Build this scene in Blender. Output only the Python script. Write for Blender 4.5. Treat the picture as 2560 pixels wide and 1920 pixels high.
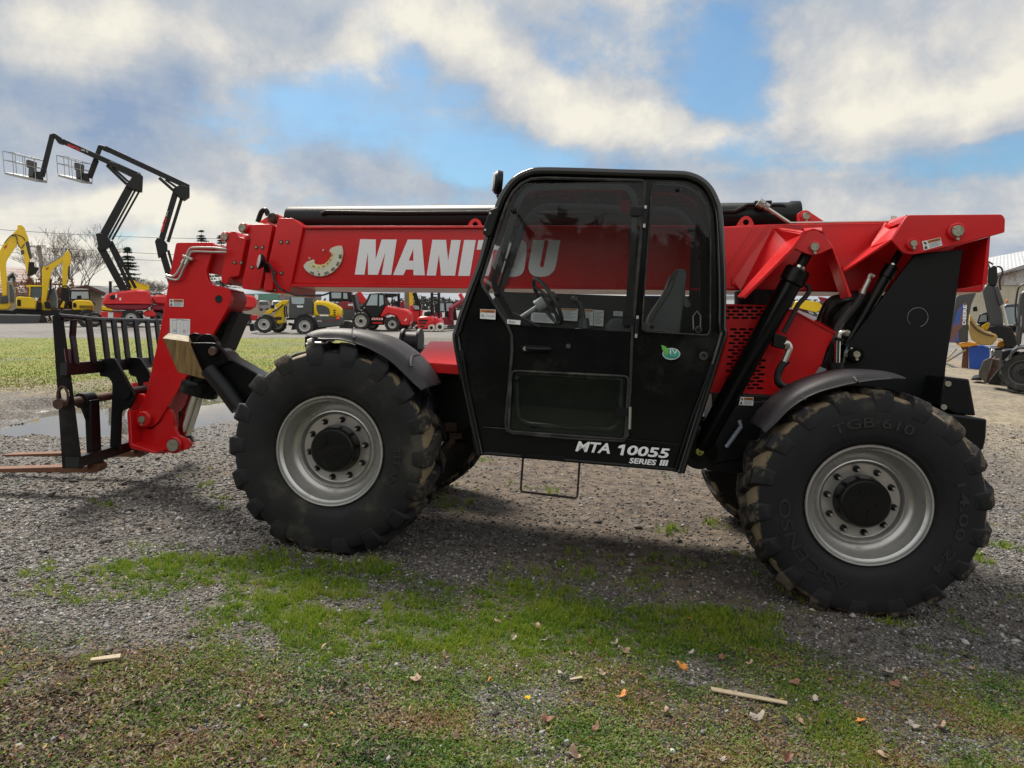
import bpy, bmesh, math, random
import numpy as np
from mathutils import Vector, Matrix
from math import sin, cos, pi, radians, atan2, hypot
random.seed(5); rng = np.random.default_rng(7)
scene = bpy.context.scene
for o in list(bpy.data.objects): bpy.data.objects.remove(o)
COL = scene.collection
# ------------------------------------------------------------------ camera
FPX = 1775.0; PITCH = math.atan((960-755)/FPX); CAMZ = 1.5
cd = bpy.data.cameras.new('camera'); cam = bpy.data.objects.new('camera', cd); COL.objects.link(cam)
cd.sensor_width = 36; cd.lens = FPX/2560*36; cd.clip_start = .05; cd.clip_end = 3000
cam.location = (0, 0, CAMZ); cam.rotation_euler = (radians(90)-PITCH, 0, 0)
scene.camera = cam
# ------------------------------------------------------------------ light
SUN_EL, SUN_AZ = 52, -30       # degrees; azimuth from +Y towards +X
sd = Vector((sin(radians(SUN_AZ))*cos(radians(SUN_EL)), cos(radians(SUN_AZ))*cos(radians(SUN_EL)), sin(radians(SUN_EL))))
sl = bpy.data.lights.new('sun', 'SUN'); so = bpy.data.objects.new('sun', sl); COL.objects.link(so)
sl.energy = 3.8; sl.angle = radians(22); sl.color = (1, .93, .82)
so.rotation_euler = sd.to_track_quat('Z', 'Y').to_euler(); so.location = (0, 0, 30)
scene.view_settings.view_transform = 'Standard'; scene.view_settings.look = 'None'
scene.view_settings.exposure = 0.72; scene.view_settings.gamma = 1
# ------------------------------------------------------------------ world
def cam_ray(px, py):
    v = Vector(((px-1280)/FPX, 1, -(py-960)/FPX))
    return Vector((v.x, v.y*cos(PITCH)+v.z*sin(PITCH), -v.y*sin(PITCH)+v.z*cos(PITCH)))
W = bpy.data.worlds.new('World'); scene.world = W; W.use_nodes = True
wt = W.node_tree; wt.nodes.clear()
def N(t, typ, **kw):
    n = t.nodes.new(typ)
    for k, v in kw.items():
        if k.startswith('i_'):
            key = k[2:]; key = int(key) if key.isdigit() else key.replace('_', ' ')
            n.inputs[key].default_value = v
        else: setattr(n, k, v)
    return n
def L(t, a, b): t.links.new(a, b)
def mth(t, op, a, b=None, c=None, clamp=False):
    n = t.nodes.new('ShaderNodeMath'); n.operation = op; n.use_clamp = clamp
    for i, v in enumerate((a, b, c)):
        if v is None: continue
        if isinstance(v, (int, float)): n.inputs[i].default_value = v
        else: t.links.new(v, n.inputs[i])
    return n.outputs[0]
def mixc(t, f, a, b, mode='MIX'):
    n = t.nodes.new('ShaderNodeMix'); n.data_type = 'RGBA'; n.blend_type = mode; n.clamp_factor = True
    for s, v in ((n.inputs[0], f), (n.inputs[6], a), (n.inputs[7], b)):
        if isinstance(v, (int, float)): s.default_value = v
        elif isinstance(v, tuple): s.default_value = (*v, 1) if len(v) == 3 else v
        else: t.links.new(v, s)
    return n.outputs[2]
def mrange(t, v, a, b, c=0, d=1, smooth=True):
    n = t.nodes.new('ShaderNodeMapRange'); n.interpolation_type = 'SMOOTHSTEP' if smooth else 'LINEAR'
    t.links.new(v, n.inputs[0])
    for i, x in enumerate((a, b, c, d)): n.inputs[i+1].default_value = x
    return n.outputs[0]
sky = N(wt, 'ShaderNodeTexSky', sky_type='NISHITA', sun_disc=False, sun_elevation=radians(SUN_EL), sun_rotation=radians(SUN_AZ))
tc = N(wt, 'ShaderNodeTexCoord'); gen = tc.outputs['Generated']
sep = N(wt, 'ShaderNodeSeparateXYZ'); L(wt, gen, sep.inputs[0])
zz = mth(wt, 'ADD', mth(wt, 'MAXIMUM', sep.outputs[2], 0.0), .16)
cmb = N(wt, 'ShaderNodeCombineXYZ')
L(wt, mth(wt, 'DIVIDE', sep.outputs[0], zz), cmb.inputs[0]); L(wt, mth(wt, 'DIVIDE', sep.outputs[1], zz), cmb.inputs[1])
def wnoise(scale, det, dist=.0, off=(0, 0, 0), rough=.55, src=None):
    m = N(wt, 'ShaderNodeMapping'); L(wt, src or cmb.outputs[0], m.inputs[0]); m.inputs['Location'].default_value = off
    n = N(wt, 'ShaderNodeTexNoise', i_Scale=scale, i_Detail=det, i_Roughness=rough, i_Distortion=dist); L(wt, m.outputs[0], n.inputs['Vector'])
    return n.outputs[0]
wob = N(wt, 'ShaderNodeTexNoise', i_Scale=3.0, i_Detail=5.0); L(wt, gen, wob.inputs['Vector'])
wv = N(wt, 'ShaderNodeVectorMath', operation='MULTIPLY_ADD'); L(wt, wob.outputs['Color'], wv.inputs[0])
wv.inputs[1].default_value = (.22, .22, .16); L(wt, gen, wv.inputs[2])
def blob(px, py, rx, ry, ang=0):
    """soft elliptical patch of sky round one direction (radii in degrees)"""
    d = cam_ray(px, py).normalized(); off = Vector((.11, .11, .08))
    r = d.cross(Vector((0, 0, 1))).normalized(); u = r.cross(d).normalized()
    a = radians(ang); r2 = r*cos(a)+u*sin(a); u2 = -r*sin(a)+u*cos(a)
    m = N(wt, 'ShaderNodeMapping', vector_type='TEXTURE'); L(wt, wv.outputs[0], m.inputs[0])
    m.inputs['Location'].default_value = d+off; m.inputs['Rotation'].default_value = Matrix((r2, d, u2)).transposed().to_euler()
    m.inputs['Scale'].default_value = (1.35*math.sin(radians(rx)), 1.2, 1.35*math.sin(radians(ry)))
    g = N(wt, 'ShaderNodeTexGradient', gradient_type='SPHERICAL'); L(wt, m.outputs[0], g.inputs[0])
    return mrange(wt, g.outputs[0], 0, .72)
n1 = wnoise(.62, 6, .25, (3.1, 1.7, 0), .6); n2 = wnoise(2.2, 7, .25, (7, 2, 0), .62)
dens = mth(wt, 'ADD', mth(wt, 'MULTIPLY', n1, .65), mth(wt, 'MULTIPLY', n2, .95))
n5 = wnoise(7.0, 7, .15, (4, 4, 0), .62, gen)
dens = mth(wt, 'MULTIPLY_ADD', n5, 1.25, dens)
dens = mth(wt, 'SUBTRACT', dens, .80)
def acc(v, b, k): return mth(wt, 'MULTIPLY_ADD', b, k, v)
for (px, py, rx, ry, a, k) in ((1120, 300, 11, 3.6, -18, -.30), (1240, 365, 7, 2.2, -5, -.22), (960, 215, 6, 2.6, 10, -.12), (1830, 120, 8, 4.0, 42, -.34), (1960, 225, 6, 2.4, 0, -.26), (1750, 40, 5, 3, 0, -.16),
                               (150, 640, 12, 1.3, 3, -.26), (1500, 385, 10, 1.6, -3, -.12), (2500, 420, 8, 1.6, 0, -.25), (2050, 400, 12, 1.8, -5, -.24), (650, 260, 8, 2.6, -10, -.20), (1050, 470, 6, 1, 0, -.15),
                               (1250, 150, 8, 2.6, -28, .36), (1600, 300, 9, 2.4, -20, .42), (2280, 170, 9, 6, 0, .42), (200, 60, 10, 4, 0, .3), (200, 320, 12, 5, 0, .25), (900, 60, 8, 3, 0, .12), (400, 500, 14, 2.6, 0, .3)):
    dens = acc(dens, blob(px, py, rx, ry, a), k)
low = mrange(wt, sep.outputs[2], .0, .22, .42, 0)
dens = mth(wt, 'ADD', dens, low)
cover = mrange(wt, dens, .17, .72, .20, 1)
# cloud brightness: sunlit cream tops against grey-blue bellies
n3 = wnoise(.95, 6, .35, (11, 5, 0), .62); n4 = wnoise(8.0, 7, .15, (1, 9, 0), .62, gen)
br = mth(wt, 'ADD', mth(wt, 'MULTIPLY', n3, .95), mth(wt, 'MULTIPLY', n4, 1.35)); br = mth(wt, 'SUBTRACT', br, .99)
br = acc(br, cover, .42)
for (px, py, rx, ry, a, k) in ((150, 50, 10, 2.6, 8, .28), (1300, 190, 11, 2.6, -28, .28), (1650, 330, 8, 1.8, -18, .28), (2250, 130, 9, 5, 0, .20), (950, 110, 4, 2, 30, .2), (400, 520, 4, 1.2, 3, .30),
                               (600, 545, 16, 1.4, 0, .20), (250, 190, 14, 3.6, -5, -.20), (600, 340, 11, 3.6, -5, -.16), (100, 400, 9, 2.4, 0, -.08), (2300, 400, 12, 3, -4, -.12), (1750, 450, 12, 2, -3, -.05),
                               (200, 600, 16, 2.0, 0, .18), (60, 690, 14, 2.0, 0, .35), (1600, 60, 9, 3, -20, .0), (700, 450, 9, 1.6, -5, -.08), (2450, 280, 7, 2, 0, .15)):
    br = acc(br, blob(px, py, rx, ry, a), k)
cr = N(wt, 'ShaderNodeValToRGB'); L(wt, br, cr.inputs[0]); e = cr.color_ramp
e.elements[0].position = .12; e.elements[0].color = (.28, .38, .55, 1)
e.elements[1].position = .38; e.elements[1].color = (.42, .485, .58, 1)
for p, c in ((.56, (.53, .565, .61, 1)), (.74, (.70, .69, .67, 1)), (1.0, (.93, .89, .77, 1))):
    x = e.elements.new(p); x.color = c
CK = 6.0
cloud = mixc(wt, 1.0, cr.outputs[0], (CK, CK, CK), 'MULTIPLY')
skyc = mixc(wt, 1.0, sky.outputs[0], (.46, .66, .74), 'MULTIPLY')
# unseen sky behind the camera: bright even cloud added to light near faces
back = mrange(wt, sep.outputs[1], -.35, .15, 1, 0)
cover2 = mth(wt, 'MAXIMUM', cover, back)
cloud = mixc(wt, back, cloud, (6.4, 6.3, 6.0))
bg = N(wt, 'ShaderNodeBackground', i_Strength=.1); L(wt, mixc(wt, cover2, skyc, cloud), bg.inputs[0])
wo = N(wt, 'ShaderNodeOutputWorld'); L(wt, bg.outputs[0], wo.inputs[0])
# ------------------------------------------------------------------ numpy noise
def vnoise(x, y, seed=0):
    x = np.asarray(x, float); y = np.asarray(y, float)
    xi = np.floor(x).astype(np.int64); yi = np.floor(y).astype(np.int64); fx = x-xi; fy = y-yi
    fx = fx*fx*(3-2*fx); fy = fy*fy*(3-2*fy)
    def h(i, j):
        n = (i*374761393+j*668265263+seed*982451653) & 0x7fffffff
        n = ((n ^ (n >> 13))*1274126177) & 0x7fffffff
        return ((n ^ (n >> 16)) & 0xffff)/65535.
    return (h(xi, yi)*(1-fx)+h(xi+1, yi)*fx)*(1-fy)+(h(xi, yi+1)*(1-fx)+h(xi+1, yi+1)*fx)*fy
def fbm(x, y, o=4, seed=0):
    s = 0; a = .5; t = 0
    for k in range(o):
        s = s+a*vnoise(x*2**k, y*2**k, seed+k); t += a; a *= .5
    return s/t
def sstep(x, a, b):
    t = np.clip((x-a)/(b-a), 0, 1); return t*t*(3-2*t)
# ------------------------------------------------------------------ terrain height
YAW, TILT, ROLL = -.1352, .0695, -.063
def rotm():
    Rz = Matrix.Rotation(YAW, 3, 'Z'); Ry = Matrix.Rotation(TILT, 3, 'Y'); Rx = Matrix.Rotation(ROLL, 3, 'X')
    return Rz @ Ry @ Rx
MR = rotm(); MO = Vector((.4525, 4.2412, -1.0623+CAMZ)) - MR @ Vector((0, 0, .66))
nz = MR @ Vector((0, 0, 1))
def ground(x, y):
    x = np.asarray(x, float); y = np.asarray(y, float)
    xc = 6.5*np.tanh((x-.5)/6.5)+.5; yc = np.clip(y, 1.0, 9)
    near = MO.z-(nz.x*(xc-MO.x)+nz.y*(yc-MO.y))/nz.z
    far = -.062*np.maximum(x-3, 0)*(1-sstep(y, 22, 60)) - .02*np.maximum(x-3, 0)*sstep(y, 22, 60)
    far = np.maximum(far, -.95)
    t = sstep(y, 9.5, 17)
    g = near*(1-t)+far*t
    # shallow hollow that holds the puddle
    d = np.sqrt(((x+5.75)/1.75)**2+((y-10.7)/1.9)**2)+1.1*(fbm(x*.9, y*1.1, 5, 5)-.5)
    k = sstep(-x, 2.2, 3.6)*sstep(y, 6.5, 8)*(1-sstep(y, 15, 17)); g = g+(np.maximum(g, PUD+.03)-g)*k
    g = np.where(d < 1.3, g+(PUD-.05-g)*(1-sstep(d, .85, 1.3)), g)
    damp = 1-sstep(y, 12, 25)
    g = g+(fbm(x*1.1, y*1.1, 4, 3)-.5)*.04*damp+(fbm(x*7, y*7, 3, 9)-.5)*.018*damp
    return g
PUD = -.21
def gpt(px, py):
    """world point where the ground shows at this place"""
    r = cam_ray(px, py); r = r/r.y; y = 5.
    for i in range(60):
        z = float(ground(r.x*y, y)); yn = (z-CAMZ)/r.z if r.z < -1e-4 else 400; y = y*.5+min(yn, 400)*.5
    return Vector((r.x*y, y, float(ground(r.x*y, y))))
# ------------------------------------------------------------------ materials
MATS = {}
def pmat(name, col, rough=.5, metal=0, coat=0, spec=.5, dirt=None, bump=None, var=None, scr=None, alpha=None, trans=0):
    """dirt=(colour, lo, hi, scale)  bump=(scale, strength)  var=(scale, amount)  scr=(colour, threshold, scale)"""
    m = bpy.data.materials.new(name); m.use_nodes = True; t = m.node_tree; t.nodes.clear()
    out = N(t, 'ShaderNodeOutputMaterial'); b = N(t, 'ShaderNodeBsdfPrincipled'); L(t, b.outputs[0], out.inputs[0])
    b.inputs['Roughness'].default_value = rough; b.inputs['Metallic'].default_value = metal
    b.inputs['Coat Weight'].default_value = coat; b.inputs['Coat Roughness'].default_value = .12
    b.inputs['Specular IOR Level'].default_value = spec
    if trans: b.inputs['Transmission Weight'].default_value = trans
    c = N(t, 'ShaderNodeTexCoord').outputs['Object']
    colr = N(t, 'ShaderNodeRGB'); colr.outputs[0].default_value = (*col, 1); cur = colr.outputs[0]
    rg = None
    if var:
        n = N(t, 'ShaderNodeTexNoise', i_Scale=var[0], i_Detail=6.0, i_Roughness=.65); L(t, c, n.inputs['Vector'])
        v = mrange(t, n.outputs[0], .3, .7, 1-var[1], 1+var[1], False)
        x = N(t, 'ShaderNodeVectorMath', operation='SCALE'); L(t, cur, x.inputs[0]); L(t, v, x.inputs['Scale']); cur = x.outputs[0]
        rg = mrange(t, n.outputs[0], .3, .7, rough*.85, min(1, rough*1.2), False)
    if dirt:
        n = N(t, 'ShaderNodeTexNoise', i_Scale=dirt[3], i_Detail=8.0, i_Roughness=.7); L(t, c, n.inputs['Vector'])
        f = mrange(t, n.outputs[0], dirt[1], dirt[2])
        cur = mixc(t, f, cur, dirt[0])
        base = rg if rg is not None else rough
        r2 = N(t, 'ShaderNodeMix', data_type='FLOAT'); L(t, f, r2.inputs[0])
        if isinstance(base, float) or isinstance(base, int): r2.inputs[2].default_value = base
        else: L(t, base, r2.inputs[2])
        r2.inputs[3].default_value = .85; rg = r2.outputs[0]
    if scr:
        mp = N(t, 'ShaderNodeMapping'); L(t, c, mp.inputs[0]); mp.inputs['Scale'].default_value = (1, 1, 3.2); mp.inputs['Rotation'].default_value = (0, .5, 0)
        n = N(t, 'ShaderNodeTexNoise', i_Scale=scr[2], i_Detail=9.0, i_Roughness=.75, i_Distortion=1.2); L(t, mp.outputs[0], n.inputs['Vector'])
        cur = mixc(t, mrange(t, n.outputs[0], scr[1], scr[1]+.05), cur, scr[0])
    L(t, cur, b.inputs['Base Color'])
    if rg is not None: L(t, rg, b.inputs['Roughness'])
    if bump:
        n = N(t, 'ShaderNodeTexNoise', i_Scale=bump[0], i_Detail=5.0); L(t, c, n.inputs['Vector'])
        bp = N(t, 'ShaderNodeBump', i_Strength=bump[1], i_Distance=.004); L(t, n.outputs[0], bp.inputs['Height']); L(t, bp.outputs[0], b.inputs['Normal'])
    MATS[name] = m; return m
dust = (.19, .165, .13)
red = pmat('red_paint', (.58, .009, .012), .30, 0, .25, .35, dirt=((.36, .035, .03), .58, .95, 3.0), var=(2.2, .07), bump=(160, .03))
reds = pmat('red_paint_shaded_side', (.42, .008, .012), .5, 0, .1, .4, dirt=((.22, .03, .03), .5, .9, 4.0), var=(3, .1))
blk = pmat('black_paint', (.0045, .0055, .0055), .22, 0, .0, .22, dirt=((.034, .032, .027), .50, .92, 1.7), var=(5, .2), bump=(140, .03), scr=((.10, .095, .08), .725, 8.0))
gloss = pmat('gloss_black_tube', (.005, .006, .007), .16, 0, .3, .5, bump=(60, .04)); liner = pmat('dark_cab_lining', (.030, .030, .033), .6)
blks = pmat('satin_black_paint', (.006, .007, .008), .38, 0, 0, .25, dirt=((.045, .04, .032), .58, .95, 3.5), bump=(60, .05))
worn = pmat('worn_black_steel', (.006, .006, .007), .4, 0, 0, .28, dirt=((.045, .038, .03), .5, .9, 5.0), scr=((.36, .25, .11), .665, 7.0), bump=(50, .1))
plastic = pmat('black_moulded_plastic', (.020, .019, .023), .5, 0, 0, .45, dirt=((.06, .05, .05), .45, .9, 2.5), bump=(260, .35))
rubber = pmat('seal_rubber', (.012, .012, .013), .6, dirt=((.09, .085, .075), .45, .75, 9.0))
hose = pmat('rubber_hose', (.010, .010, .011), .45)
silver = pmat('silver_rim_paint', (.50, .50, .49), .30, .75, .1, .5, dirt=((.24, .225, .19), .52, .85, 5.0), var=(4, .06))
rimrust = pmat('bare_steel', (.42, .41, .38), .35, .8, dirt=((.16, .13, .09), .5, .8, 12.0))
chrome = pmat('chromed_rod', (.62, .62, .58), .16, 1)
zinc = pmat('zinc_fitting', (.5, .49, .45), .35, .9)
pinm = pmat('pin_end_steel', (.34, .34, .27), .5, .5, dirt=((.2, .17, .1), .45, .7, 40.0))
rust = pmat('rusty_steel', (.14, .058, .028), .75, .1, dirt=((.14, .07, .04), .45, .75, 9.0), var=(14, .3), bump=(50, .3))
rustd = pmat('dark_rusty_steel', (.09, .045, .03), .7, .2, dirt=((.03, .022, .02), .4, .7, 10.0), bump=(60, .3))
white = pmat('white_vinyl', (.80, .83, .86), .35, dirt=((.5, .5, .5), .6, .9, 12.0))
paper = pmat('white_sticker', (.70, .72, .74), .5)
orange = pmat('orange_sticker', (.55, .17, .03), .5)
ink = pmat('black_ink', (.02, .02, .02), .5)
inkb = pmat('grey_ink', (.16, .17, .2), .6)
cream = pmat('cream_plastic', (.62, .62, .50), .45, dirt=((.4, .38, .28), .55, .8, 20.0))
creamy = pmat('yellowed_scale', (.72, .66, .30), .5)
greyd = pmat('dark_grey_plastic', (.05, .052, .055), .45)
seatm = pmat('grey_seat_fabric', (.085, .09, .095), .85, bump=(300, .3))
pink = pmat('pink_panel', (.20, .07, .10), .35, dirt=((.3, .15, .18), .4, .8, 6.0))
teal = pmat('teal_sticker', (.03, .30, .24), .4, dirt=((.10, .42, .36), .4, .7, 30.0)); leafg = pmat('leaf_green_sticker', (.12, .42, .08), .4)
yel = pmat('yellow_paint', (.74, .50, .010), .3, 0, .2, dirt=((.42, .28, .02), .6, .95, 1.5), var=(1.5, .06))
wlgrey = pmat('anthracite_paint', (.055, .06, .065), .4, 0, .1)
ltgrey = pmat('light_grey_paint', (.30, .31, .32), .45, dirt=((.2, .19, .17), .5, .9, 1.5))
darkred = pmat('crimson_paint', (.22, .006, .025), .35, 0, .2)
bred = pmat('bright_red_paint', (.60, .015, .02), .35, 0, .2, var=(1.5, .07))
bblack = pmat('matt_black_paint', (.009, .010, .012), .45, spec=.3)
btyre = pmat('plain_tyre_rubber', (.022, .022, .023), .8, dirt=((.09, .08, .065), .45, .8, 3.0))
wtyre = pmat('white_tyre_rubber', (.62, .60, .54), .8, dirt=((.35, .33, .28), .5, .8, 6.0))
# wood with long grain
def wood():
    m = pmat('weathered_wood', (.30, .19, .07), .8); t = m.node_tree; b = t.nodes['Principled BSDF']
    c = N(t, 'ShaderNodeTexCoord').outputs['Object']; mp = N(t, 'ShaderNodeMapping'); L(t, c, mp.inputs[0]); mp.inputs['Scale'].default_value = (60, 60, 5); mp.inputs['Rotation'].default_value = (0, radians(-22), 0)
    n = N(t, 'ShaderNodeTexNoise', i_Scale=1.0, i_Detail=6.0, i_Distortion=.6); L(t, mp.outputs[0], n.inputs['Vector'])
    r = N(t, 'ShaderNodeValToRGB'); L(t, n.outputs[0], r.inputs[0]); e = r.color_ramp
    e.elements[0].position = .3; e.elements[0].color = (.075, .045, .015, 1); e.elements[1].position = .7; e.elements[1].color = (.24, .15, .05, 1)
    L(t, r.outputs[0], b.inputs['Base Color']); bp = N(t, 'ShaderNodeBump', i_Strength=.5, i_Distance=.006); L(t, n.outputs[0], bp.inputs['Height']); L(t, bp.outputs[0], b.inputs['Normal'])
    return m
woodm = wood()
woodend = pmat('grey_cut_wood', (.36, .32, .24), .85, dirt=((.16, .13, .09), .4, .7, 14.0), bump=(80, .6))
def tyre_mat(name, seed, mud, dustc, dusty, lugless=1.):
    m = pmat(name, (.0135, .0145, .0175), .6, spec=.3); t = m.node_tree; b = t.nodes['Principled BSDF']
    c = N(t, 'ShaderNodeTexCoord').outputs['Object']; s = N(t, 'ShaderNodeSeparateXYZ'); L(t, c, s.inputs[0])
    rad = mth(t, 'SQRT', mth(t, 'ADD', mth(t, 'MULTIPLY', s.outputs[0], s.outputs[0]), mth(t, 'MULTIPLY', s.outputs[2], s.outputs[2])))
    mp = N(t, 'ShaderNodeMapping'); L(t, c, mp.inputs[0]); mp.inputs['Location'].default_value = (seed, 0, seed)
    a = N(t, 'ShaderNodeTexNoise', i_Scale=2.6, i_Detail=7.0, i_Roughness=.62); L(t, mp.outputs[0], a.inputs['Vector'])
    a2 = N(t, 'ShaderNodeTexNoise', i_Scale=14.0, i_Detail=7.0, i_Roughness=.7); L(t, mp.outputs[0], a2.inputs['Vector'])
    col = mixc(t, mrange(t, a.outputs[0], .42, .68), (.0085, .009, .0115), dustc)
    ray = mth(t, 'ARCTAN2', s.outputs[2], s.outputs[0])
    # pale dirt caught beside the rim and round the shoulders
    f = mth(t, 'MULTIPLY', mrange(t, a.outputs[0], dusty, dusty+.16), .55); col = mixc(t, mth(t, 'MULTIPLY', f, lugless), col, (.085, .080, .062))
    sh = mth(t, 'ADD', mrange(t, rad, .585, .66), mth(t, 'MULTIPLY', mth(t, 'SUBTRACT', a2.outputs[0], .5), 1.1))
    patch = mth(t, 'MULTIPLY', mth(t, 'MULTIPLY', mrange(t, sh, .5, .8), mrange(t, a.outputs[0], mud, mud+.06)), .35+.65*lugless)
    patch = mth(t, 'MULTIPLY', patch, 1.0 if lugless else mrange(t, a2.outputs[0], .46, .60))
    col = mixc(t, patch, col, (.25, .195, .125)); L(t, col, b.inputs['Base Color'])
    L(t, mrange(t, a.outputs[0], .3, .6, .48, .8, False), b.inputs['Roughness'])
    bp = N(t, 'ShaderNodeBump', i_Strength=.5, i_Distance=.006); L(t, a2.outputs[0], bp.inputs['Height']); L(t, bp.outputs[0], b.inputs['Normal'])
    return m
tyf = [tyre_mat('dusty_tyre_rubber', 0, .46, (.024, .024, .022), .54), tyre_mat('dusty_lug_rubber', 0, .50, (.020, .020, .020), .62, 0.)]; tyr = [tyre_mat('muddy_tyre_rubber', 4.3, .30, (.016, .017, .019), .62), tyre_mat('muddy_lug_rubber', 4.3, .38, (.018, .018, .020), .62, 0.)]
def glass(name, tint, f0=.055, haze=0.0):
    m = bpy.data.materials.new(name); m.use_nodes = True; t = m.node_tree; t.nodes.clear(); out = N(t, 'ShaderNodeOutputMaterial')
    tr = N(t, 'ShaderNodeBsdfTransparent'); tr.inputs[0].default_value = (*tint, 1)
    gl = N(t, 'ShaderNodeBsdfGlossy', i_Roughness=.02); gl.inputs[0].default_value = (.9, .95, 1, 1)
    fr = N(t, 'ShaderNodeFresnel', i_IOR=1.22); mx = N(t, 'ShaderNodeMixShader'); L(t, fr.outputs[0], mx.inputs[0]); L(t, tr.outputs[0], mx.inputs[1]); L(t, gl.outputs[0], mx.inputs[2])
    last = mx.outputs[0]
    if haze:
        c = N(t, 'ShaderNodeTexCoord').outputs['Object']; n = N(t, 'ShaderNodeTexNoise', i_Scale=5.0, i_Detail=8.0, i_Roughness=.75); L(t, c, n.inputs['Vector'])
        df = N(t, 'ShaderNodeBsdfDiffuse'); df.inputs[0].default_value = (.3, .3, .28, 1); m2 = N(t, 'ShaderNodeMixShader')
        L(t, mth(t, 'MULTIPLY', mrange(t, n.outputs[0], .2, .9, .35, 1), haze), m2.inputs[0]); L(t, last, m2.inputs[1]); L(t, df.outputs[0], m2.inputs[2]); last = m2.outputs[0]
    L(t, last, out.inputs[0]); MATS[name] = m; return m
gl_door = glass('tinted_cab_glass', (.97, .99, .98), haze=.020); gl_low = glass('dirty_green_glass', (.72, .80, .74), haze=.03); gl_bg = glass('plain_window_glass', (.5, .62, .62), haze=.15)
# ------------------------------------------------------------------ regions: readings taken off enlarged crops -> photo pixels
REG = dict(A=(0, 300, 4.424), B=(0, 525, 3.95), C=(0, 750, 3.687), D=(380, 500, 3.687), E=(560, 660, 3.568), G=(560, 820, 2.765), H=(1120, 400, 3.072), I=(1120, 760, 3.072),
           J=(1740, 480, 2.698), K=(1700, 900, 2.514), Lr=(2300, 620, 4.365), M=(0, 700, 7.9), Nn=(600, 720, 7.373), O=(860, 720, 6.9125), S=(0, 0, .8641),
           P=(860, 570, 3.95), Q=(740, 600, 15.8), T=(1780, 540, 6.144), U=(1780, 740, 4.6075), V=(500, 500, 6.381), W=(0, 530, 5.53), X=(220, 700, 6.506), Y=(1060, 1000, 6.382), Z=(1640, 1060, 6.381))
def q(r, *p):
    a = REG[r]; return [(a[0]+x/a[2], a[1]+y/a[2]) for x, y in p]
def q1(r, x, y): return q(r, (x, y))[0]
# ------------------------------------------------------------------ frames of reference and mesh building
CAMP = Vector((0, 0, CAMZ))
class Fr:
    def __init__(s, o, X, Y, Z):
        s.M = Matrix((X, Y, Z)).transposed().to_4x4(); s.M.translation = o; s.I = s.M.inverted(); s.ro = s.I @ CAMP; s.R3 = s.I.to_3x3()
    def P(s, p, y=None, x=None, z=None, n=None, c=None):
        d = s.R3 @ cam_ray(*p)
        if y is not None: k = (y-s.ro.y)/d.y
        elif x is not None: k = (x-s.ro.x)/d.x
        elif z is not None: k = (z-s.ro.z)/d.z
        else: k = (c-s.ro).dot(n)/d.dot(n)
        return s.ro+d*k
def frame_at(o, yaw, base=None):
    c, s_ = cos(yaw), sin(yaw); return Fr(Vector(o), Vector((c, s_, 0)), Vector((-s_, c, 0)), Vector((0, 0, 1)))
MF = Fr(MO, MR @ Vector((1, 0, 0)), MR @ Vector((0, 1, 0)), MR @ Vector((0, 0, 1)))
def thing(name, label, cat, M, group=None):
    o = bpy.data.objects.new(name, None); COL.objects.link(o); o.matrix_world = M; o.empty_display_size = .2
    o['label'] = label; o['category'] = cat
    if group: o['group'] = group
    return o
def tag(o, label, cat, group=None):
    o['label'] = label; o['category'] = cat
    if group: o['group'] = group
    return o
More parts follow.
